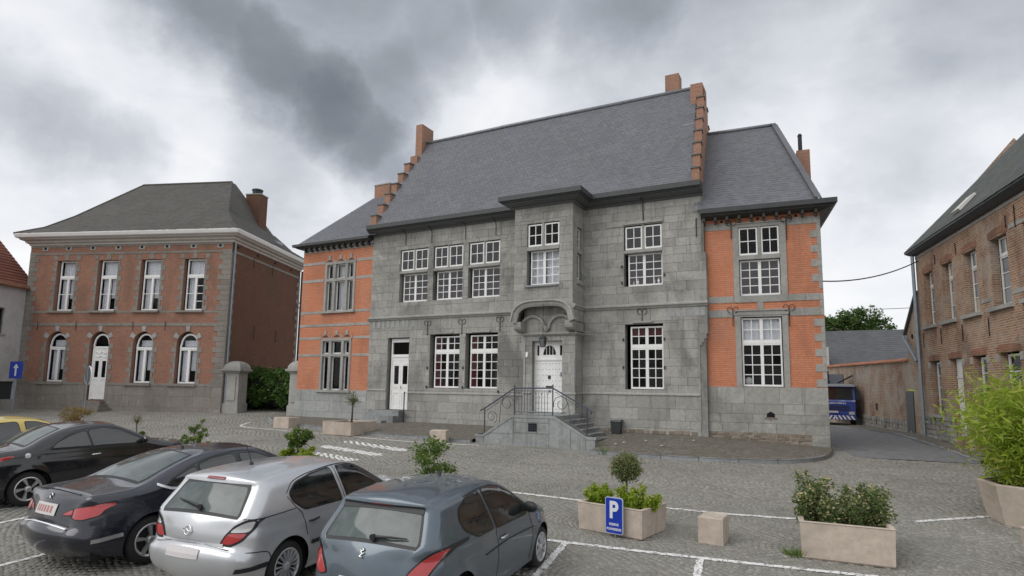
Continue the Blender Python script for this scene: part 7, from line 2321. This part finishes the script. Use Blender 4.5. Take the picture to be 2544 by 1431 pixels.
# octagonal planter with bamboo
def oct_planter(x, y, rad, h):
    z = g1(x, y) - .03
    T_ = thing('octagonal_planter', 'large octagonal beige planter holding the bamboo', 'planter', (x, y, z), R(9), 'beige concrete planters on the square')
    ring_ = lambda r, zz: [(r * math.cos(2 * PI * k / 8 + PI / 8), r * math.sin(2 * PI * k / 8 + PI / 8), zz) for k in range(9)]
    b = MB(); b.grid([ring_(rad - .16, 0), ring_(rad - .14, .03), ring_(rad - .01, h - .02), ring_(rad - .02, h), ring_(rad - .10, h), ring_(rad - .11, h - .12)])
    obj('box', b, M_['planter'], T_)
    b = MB(); b.poly(ring_(rad - .1, h - .06)[:8]); obj('soil', b, M_['soil'], T_)
    return T_, z + h - .06
OX, OY = 3.42, 14.0
T3, z3_ = oct_planter(OX, OY, 1.08, .72)
B_ = plant('bamboo', 'tall yellow green bamboo clump spilling over its octagonal planter', 'bamboo', (OX, OY, z3_))
mb = MB(); tips = []
for _ in range(64):
    a = random.uniform(0, 2 * PI); q = random.uniform(.05, .78)
    b0 = Vector((q * math.cos(a), q * math.sin(a), -.05))
    hh_ = random.uniform(.95, 1.95)
    out = Vector((math.cos(a), math.sin(a), 0)) * random.uniform(.10, .50)
    e = b0 + out + Vector((random.uniform(-.1, .1), random.uniform(-.1, .1), hh_))
    m1 = b0.lerp(e, .5) - out * .18
    e2 = e + out * .4 - Vector((0, 0, .12))
    mb.tube([b0, m1, e, e2], [.011, .010, .006, .003], 4)
    tips.append((b0, m1, e, e2))
obj('canes', mb, M_['cane'], B_, smooth=True)['kind'] = 'stuff'
P_ = []
for b0, m1, e, e2 in tips:
    for _ in range(300):
        t = random.uniform(.12, 1.25)
        c = b0.lerp(m1, t * 2) if t < .5 else (m1.lerp(e, (t - .5) * 2) if t < 1 else e.lerp(e2, (t - 1) * 4))
        s_ = .11 + .12 * min(1, t)
        P_.append((c.x + random.gauss(0, s_), c.y + random.gauss(0, s_), c.z + random.gauss(0, s_)))
P_ = np.array(P_); P_ = P_[P_[:, 2] > .0]
leaf_obj('foliage', leaves(P_, .14, .20, -.12, .4, .12), M_['leaf_bamboo'], B_)

# cut-off planter at the right edge, and the planter row hidden behind the cars
T4, z4_ = planter_box('concrete_planter', 'beige concrete planter cut off by the right edge of the view', 2.95, 10.6, 4, 1.2, 1.2, .55)
ROW = [(-7.05, 10.3), (-11.4, 10.95), (-15.57, 11.1), (-18.68, 11.35), (-24.2, 12.45)]
ZR_ = []
for i, (x, y) in enumerate(ROW):
    t_, z = planter_box('concrete_planter', ['beige planter behind the roof of the silver hatchback with a round leafy shrub', 'beige planter behind the navy saloon with a little standard tree', 'beige planter behind the black coupe with low boxwood', 'beige planter further left behind the black coupe with a thin bare tree', 'beige planter behind the yellow car with a reddish shrub'][i], x, y, -4, 1.2, 1.0, .40)
    ZR_.append(z)
x, y = ROW[0]
shrub('shrub', 'round loose leafy shrub rising behind the blue grey hatchback', x, y, ZR_[0] - .02, (.50, .44, .46), 'leaf_mid', 2300, .062, 34, 14, .5, rs=(.22, .42))
x, y = ROW[1]
std_tree('little umbrella-shaped tree behind the roof of the silver hatchback', x - .1, y, ZR_[1], .95, .42, 'leaf_mid', .03, 3000, .075, .6)
for dx, lab in ((-.30, 'lime green low shrub left under the little umbrella-shaped tree'), (.28, 'lime green low shrub right under the little umbrella-shaped tree')):
    shrub('shrub', lab, x + dx, y - .1, ZR_[1] - .03, (.26, .24, .20), 'leaf_lime', 1400, .06, 12, 4, .5, 'lime green planter shrubs')
x, y = ROW[2]
shrub('shrub', 'airy upright shrub above low boxwood behind the black coupe', x, y, ZR_[2], (.36, .30, .42), 'leaf_mid', 1000, .06, 18, 12, .5, rs=(.2, .36))
for dx, lab in ((-.36, 'clipped low boxwood on the left of the airy shrub'), (.34, 'clipped low boxwood on the right of the airy shrub')):
    shrub('boxwood', lab, x + dx, y - .15, ZR_[2] - .08, (.42, .34, .17), 'leaf_mid' if dx < 0 else 'leaf_mid', 2400, .045, 16, 3, .5, 'low boxwoods')
x, y = ROW[3]
std_tree('thin nearly bare sapling above green boxwood', x, y, ZR_[3], .78, .20, 'leaf_olive', .016, 130, .05)
shrub('boxwood', 'low boxwood under the nearly bare sapling', x, y - .1, ZR_[3] - .10, (.70, .40, .17), 'leaf_mid', 3200, .05, 22, 3, .5, 'low boxwoods')
x, y = ROW[4]
shrub('shrub', 'reddish green feathery shrub behind the yellow car', x, y, ZR_[4] - .05, (.62, .45, .44), 'leaf_red', 2200, .07, 24, 9, .3, rs=(.2, .45))
# planter, cube and tree along the kerb
T5, z5_ = planter_box('concrete_planter', 'beige concrete planter with an olive sapling on the kerb by the side door', -16.05, 17.75, -2, 1.46, 1.35, .50)
std_tree('small grey olive sapling in the planter near the side door', -16.0, 17.8, z5_, 1.22, .34, 'leaf_olive', .032, 420, .06, 1.05, (.03, 0))
def cube_bollard(lab, x, y, ang, lx, ly, h):
    z = g1(x, y) - .012
    b = MB(); rows = []
    for e, zz in ((.0, 0), (.0, .01), (.0, h - .018), (.006, h - .005), (.018, h)):
        a, c = lx / 2 - e, ly / 2 - e
        rows.append([(-a, -c, zz), (a, -c, zz), (a, c, zz), (-a, c, zz), (-a, -c, zz)])
    b.grid(rows); b.poly(rows[-1][:4])
    o = tag(obj('stone_bollard', b, M_['planter']), lab, 'bollard', 'beige stone cubes')
    o.location = (x, y, z); o.rotation_euler = (0, 0, R(ang))
cube_bollard('beige stone cube standing between the two near planters', -1.68, 10.18, -2, .37, .48, .40)
cube_bollard('beige stone cube beside the kerb under the ground floor windows', -11.85, 17.55, 20, .56, .50, .42)
cube_bollard('beige stone cube at the left end of the pavement', -19.85, 18.2, 4, .80, .6, .42)

# ------------------------------------------------------------------ parking sign
SX, SY = -3.09, 9.545
z = g1(SX, SY)
PS = thing('parking_sign', 'blue parking sign with a white P leaning against the front of a beige planter', 'sign', (SX, SY, z + .065), R(-11))
def rrect(w_, h_, r, n=5):
    out = []
    for cx, cz, a0 in ((w_ / 2 - r, h_ - r, 0), (-w_ / 2 + r, h_ - r, PI / 2), (-w_ / 2 + r, r, PI), (w_ / 2 - r, r, 1.5 * PI)):
        out += [(cx + r * math.cos(a0 + PI / 2 * k / n), cz + r * math.sin(a0 + PI / 2 * k / n)) for k in range(n + 1)]
    return out
M_['sign_blue'] = plain('sign_blue', (.012, .04, .36), .35, var=.06)
M_['sign_white'] = plain('sign_white', (.68, .70, .74), .4)
M_['sign_edge'] = plain('sign_grey_border', (.42, .48, .58), .4)
b = MB(); b.prism([(x, 0, zz) for x, zz in rrect(.315, .56, .035)], (0, .02, 0)); plate_ = obj('plate', b, M_['sign_edge'], PS)
b = MB(); b.prism([(x, -.004, zz + .013) for x, zz in rrect(.289, .534, .026)], (0, .003, 0)); obj('blue_field', b, M_['sign_blue'], plate_)
def text(parent, s, size, x, zz, y, mat, m=None, wd=None, name='lettering', off=0.0):
    c = bpy.data.curves.new(name, 'FONT'); c.body = s; c.size = size; c.align_x = 'CENTER'; c.align_y = 'CENTER'; c.extrude = .0008; c.offset = off
    tmp = bpy.data.objects.new(name, c); COL.objects.link(tmp)
    bpy.context.view_layer.update()
    dg = bpy.context.evaluated_depsgraph_get()
    me = bpy.data.meshes.new_from_object(tmp.evaluated_get(dg))
    bpy.data.objects.remove(tmp)
    co = [v.co.copy() for v in me.vertices]
    w0 = max(v.x for v in co) - min(v.x for v in co)
    k = (wd / w0) if wd else 1
    for v in me.vertices: v.co = (v.co.x * k, -v.co.z, v.co.y)
    me.materials.clear(); me.materials.append(mat)
    o = bpy.data.objects.new(name, me); link(o, parent)
    o.matrix_basis = (m or Matrix.Identity(4)) @ Matrix.Translation((x, y, zz))
    return o
text(plate_, 'P', .36, -.005, .355, -.0055, M_['sign_white'], wd=.155, off=.012)
text(plate_, 'RESERVE', .052, 0, .145, -.0055, M_['sign_white'], wd=.165, off=.0015)
text(plate_, 'FOURNISSEURS', .052, 0, .072, -.0055, M_['sign_white'], wd=.258, off=.0015)
b = MB(); b.tube([(0, .035, -.06), (0, .035, .5)], .018, 8); obj('post', b, M_['steel'], PS)

# one-way sign and round mirror back at the left
z = g1(-36.6, 15.9)
OS = thing('one_way_sign', 'blue one-way sign with a white arrow on a grey post', 'sign', (-36.6, 15.9, z), R(8))
b = MB(); b.tube([(0, 0, 0), (0, 0, 2.55)], .04, 8); obj('post', b, M_['steel'], OS)
b = MB(); b.prism([(x, -.06, zz + 1.72) for x, zz in rrect(.95, .86, .05)], (0, .02, 0)); pl_ = obj('plate', b, M_['sign_blue'], OS)
b = MB(); b.box(-.06, .06, -.066, -.061, 1.85, 2.3); b.prism([(-.2, -.066, 2.25), (.2, -.066, 2.25), (0, -.066, 2.46)], (0, .005, 0)); obj('arrow', b, M_['sign_white'], pl_)
z = g1(-31.55, 16.6)
RM = thing('round_sign', 'round grey sign seen nearly edge-on from behind, before the white door', 'sign', (-31.55, 16.6, z), R(-12))
b = MB(); b.tube([(0, 0, 0), (0, 0, 2.4)], .035, 8); obj('post', b, M_['steel'], RM)
b = MB(); b.lathe([(0, .05), (.42, .05), (.44, .04), (.44, .02), (.42, .015), (0, .015)], 'y', (0, 0, 1.95), 32); pl_ = obj('plate', b, M_['gutter2'], RM, smooth=False)
b = MB(); b.lathe([(.42, .062), (.455, .05), (.46, .02), (.445, .0)], 'y', (0, 0, 1.95), 32); obj('rim', b, M_['white'], pl_)

# ------------------------------------------------------------------ lantern, bin, cables
LN = thing('lantern', 'dark iron lantern hanging over the studded front door', 'lantern', (-9.14, 20.05, 4.0))
b = MB()
for sx in (-1, 1):
    for sy in (-1, 1): b.tube([(sx * .07, sy * .07, .03), (sx * .10, sy * .10, .30)], .012, 4)
b.box(-.08, .08, -.08, .08, .0, .03); b.grid([[(-.13, -.13, .30), (.13, -.13, .30), (.13, .13, .30), (-.13, .13, .30), (-.13, -.13, .30)], [(-.05, -.05, .40), (.05, -.05, .40), (.05, .05, .40), (-.05, .05, .40), (-.05, -.05, .40)]])
b.tube([(0, 0, .40), (0, 0, 1.6)], .010, 5)
obj('frame', b, M_['iron'], LN)
b = MB(); b.box(-.075, .075, -.075, .075, .04, .29); obj('glazing', b, M_['carglass'], LN)
BN = thing('bin', 'small dark grey bin standing against the stone wall right of the stairs', 'bin', (-6.72, 21.12, base_z(-6.7) - .02))
b = MB(); b.hexa([(-.15, -.13, 0), (.14, -.13, 0), (.14, .13, 0), (-.15, .13, 0), (-.18, -.17, .43), (.17, -.17, .43), (.17, .16, .43), (-.18, .16, .43)]); obj('body', b, M_['gutter'], BN)
b = MB(); b.hexa([(-.2, -.19, .43), (.19, -.19, .43), (.19, .18, .43), (-.2, .18, .43), (-.18, -.15, .47), (.20, -.15, .49), (.20, .18, .49), (-.18, .18, .47)]); obj('lid', b, M_['iron_blue'], BN)
def cable(lab, a, b_, sag, r):
    a, b_ = Vector(a), Vector(b_)
    k = MB(); k.tube([a.lerp(b_, t) - Vector((0, 0, sag * 4 * t * (1 - t))) for t in np.linspace(0, 1, 17)], r, 5)
    tag(obj('cable', k, M_['iron'], None, smooth=True), lab, 'cable')
cable('black cable strung across the street from the orange wing to the brown brick house', (-.0, 21.95, 6.12), (3.25, 27.3, 7.55), .22, .022)
cable('thin telephone wire above the low slate roof', (1.6, 50, 8.6), (6.5, 47, 8.2), .1, .02)
for (x, y, zz) in ((-.02, 21.9, 4.35), (-.02, 21.92, 3.95)):
    pass

# litter: a few pale scraps on the pavement
mb = MB()
for (x, y) in ((-6.2, 20.3), (-5.9, 20.8), (-5.85, 19.2), (-6.0, 18.8), (-5.3, 19.8), (-17.4, 20.3), (-16.4, 20.6), (-15.9, 19.2), (-14.6, 18.6), (-14.2, 18.5), (-13.9, 17.3), (-3.9, 20.4), (-1.6, 20.3), (-4.6, 19.0)):
    zz = base_z(x) - (21.35 - y) * .075 + .02
    a = random.uniform(0, 3)
    mb.quad((x - .06, y - .04, zz), (x + .05, y - .05, zz + .01), (x + .06, y + .04, zz), (x - .05, y + .05, zz + .015))
tag(obj('paper_scraps', mb, M_['white']), 'pale scraps of paper scattered over the pavement', kind='stuff')
# weeds at the stairs and under the planter
for nm, x, y, zz, n, lab, hh_ in (('weed', -6.05, 17.75, g1(-6, 17.7), 60, 'tuft of grass growing at the kerb by the stairs', .35), ('weed', -.50, 10.0, g1(-.5, 10.), 90, 'weeds growing at the corner of the planter', .14)):
    W_t = plant(nm, lab, 'weed', (x, y, zz), 'weeds between the setts')
    k = MB()
    for _ in range(n):
        a = random.uniform(0, 2 * PI); q = random.uniform(0, .16); d = random.uniform(.05, .16)
        bx0 = Vector((q * math.cos(a), q * math.sin(a), 0)); h_ = random.uniform(.4, 1) * hh_
        e = bx0 + Vector((d * math.cos(a), d * math.sin(a), h_))
        k.poly([bx0 + Vector((-.008, 0, 0)), bx0 + Vector((.008, 0, 0)), e])
    obj('blades', k, M_['leaf_mid'], W_t, fix=False)

# ------------------------------------------------------------------ hedge, tree
HG = thing('hedge', 'big dark green laurel hedge filling the gap between the two gate pillars', 'hedge', (-25.9, 25, 1.1))
b = MB()
rows = []
for i in range(9):
    u = i / 8
    rows.append([(-2.9 + 5.2 * u + .9 * math.cos(a) * .4, -.9 + 1.6 * u * .2 + 1.1 * math.cos(a), 1.0 + (1.0 + .12 * math.sin(i * 1.7)) * math.sin(a)) for a in np.linspace(-1.2, PI + 1.2, 12)])
b.grid(rows)
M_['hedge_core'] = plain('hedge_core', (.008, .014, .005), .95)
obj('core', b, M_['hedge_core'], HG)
cs = []
for i in range(90):
    u = random.random()
    a = random.uniform(-.6, PI + .3)
    cs.append((-3.0 + 5.5 * u, -.9 - 1.15 * abs(math.cos(a)) * random.uniform(.8, 1.05), 1.0 + (1.12 + .12 * math.sin(u * 13)) * math.sin(a), .36, .30, .30))
leaf_obj('foliage', leaves(blob_pts(cs, 9500, .2), .15, .42, .1), M_['leaf_dark'], HG)

TR = thing('tree', 'dark green trees rising behind the low slate roof', 'tree', (2.2, 66, .3))
b = MB()
b.tube([(0, 0, 0), (.1, 0, 3), (0, 0, 6), (.2, 0, 9)], [.35, .28, .2, .08], 8)
for _ in range(16):
    a = random.uniform(0, 2 * PI); z0 = random.uniform(3, 7); l = random.uniform(1.2, 2.6)
    b.tube([(0, 0, z0), (l * .5 * math.cos(a), l * .5 * math.sin(a), z0 + .9), (l * math.cos(a), l * math.sin(a), z0 + 1.4)], [.12, .08, .03], 5)
obj('trunk', b, M_['bark'], TR, smooth=True)
cs = []
for (cx, cz, r, n) in ((-2.4, 8.3, 1.9, 26), (-.6, 8.8, 2.0, 26), (1.2, 8.6, 1.9, 22), (2.3, 8.2, 1.4, 12), (1.4, 9.9, .8, 6)):
    cs += clumps((cx, 0, cz), (r, r, r * .95), n, rs=(.24, .42))
for k in range(9): cs.append((2.4 + random.uniform(0, 1.4), 0, 7.2 + random.uniform(-.2, 2.0) * (1 - k / 14), .45, .4, .35))
leaf_obj('crown', leaves(blob_pts(cs, 9500, .25), .27, .5), M_['leaf_tree'], TR)

# ------------------------------------------------------------------ blue truck down the street
M_['truck_blue'] = paint('truck_blue', (.02, .055, .30), 0, .3)
M_['truck_grey'] = plain('truck_grey', (.17, .18, .2), .5, var=.15)
TK = thing('truck', 'blue truck with white chevron stripes on its bumper coming up the side street', 'truck', (.20, 35.9, g1(0, 36) + .03), R(-4))
TK.scale = (.9, .9, .9)
tw = 1.13
b = MB()
prof = [(0, .55), (-.03, .75), (-.03, 1.42), (.0, 1.50), (.16, 2.26), (.35, 2.36), (1.9, 2.36), (1.9, .55)]
b.prism([(-tw, y, zz) for y, zz in prof], (2 * tw, 0, 0))
cab = obj('cab', b, M_['truck_blue'], TK)
b = MB(); b.quad((-tw + .10, -.012, 1.55), (tw - .10, -.012, 1.55), (tw - .16, .115, 2.20), (-tw + .16, .115, 2.20)); obj('windscreen', b, M_['carglass'], cab)
b = MB(); b.hexa([(-tw, -.10, 2.28), (tw, -.10, 2.28), (tw, .1, 2.34), (-tw, .1, 2.34), (-tw + .1, -.02, 2.40), (tw - .1, -.02, 2.40), (tw - .1, .3, 2.43), (-tw + .1, .3, 2.43)]); obj('sun_visor', b, M_['truck_grey'], cab)
b = MB()
for zz in (.90, .98, 1.06, 1.14): b.box(-tw + .3, tw - .3, -.045, -.03, zz, zz + .035)
obj('grille', b, M_['black'], cab)
b = MB(); b.box(-.26, .26, -.06, -.045, .78, .89); obj('number_plate', b, M_['plate'], cab)
b = MB(); b.box(-tw - .02, tw + .02, -.16, .3, .40, .66); bp = obj('bumper', b, M_['truck_blue'], cab)
for k in np.arange(-1.05, 1.06, .21):
    s_ = -1 if k < 0 else 1
    b = MB(); b.prism([(k - .05, -.165, .42), (k + .05, -.165, .42), (k + .05 - s_ * .14, -.165, .64), (k - .05 - s_ * .14, -.165, .64)], (0, .004, 0)); obj('chevron', b, M_['white'], bp)
for s_ in (-1, 1):
    b = MB(); b.box(s_ * .93 - .14, s_ * .93 + .14, -.06, .0, .70, .86); obj('headlight', b, M_['lamp_clear'], cab)
    b = MB(); b.lathe([(0, -.14), (.30, -.14), (.46, -.12), (.48, -.08), (.48, .08), (.46, .12), (.30, .14), (0, .14)], 'x', (s_ * .95, .75, .46), 20); obj('wheel', b, M_['tyre'], TK)
    b = MB(); b.box(s_ * (tw + .14) - .09, s_ * (tw + .14) + .09, -.05, .04, 1.55, 2.05); b.tube([(s_ * tw, .1, 2.1), (s_ * (tw + .14), 0, 2.08)], .02, 5); obj('wing_mirror', b, M_['black'], cab)
b = MB()
for k in np.linspace(-.42, .62, 13): b.box(k - .03, k + .03, -.048, -.04, 1.30 + .01 * math.sin(k * 9), 1.36 + .012 * math.cos(k * 17))
obj('blurred_lettering', b, M_['white'], cab)
b = MB(); b.box(-.35, .45, 2.3, 3.4, 1.6, 3.05); b.box(-tw, -.45, 2.1, 4.0, 1.4, 3.2); b.box(-.9, -.55, 1.2, 1.6, 2.4, 2.95); b.box(-tw, tw, 1.95, 7.0, .7, 1.0)
obj('load', b, M_['truck_grey'], TK)
b = MB(); b.tube([(-.3, 1.5, 2.3), (-.28, 1.4, 3.2)], .04, 6); b.tube([(.2, 1.6, 2.5), (1.0, 1.5, 2.95)], .05, 6); b.box(-.9, -.2, .8, 1.5, 2.5, 2.62); obj('loader_arm', b, M_['iron'], TK)
bpy.context.view_layer.update()
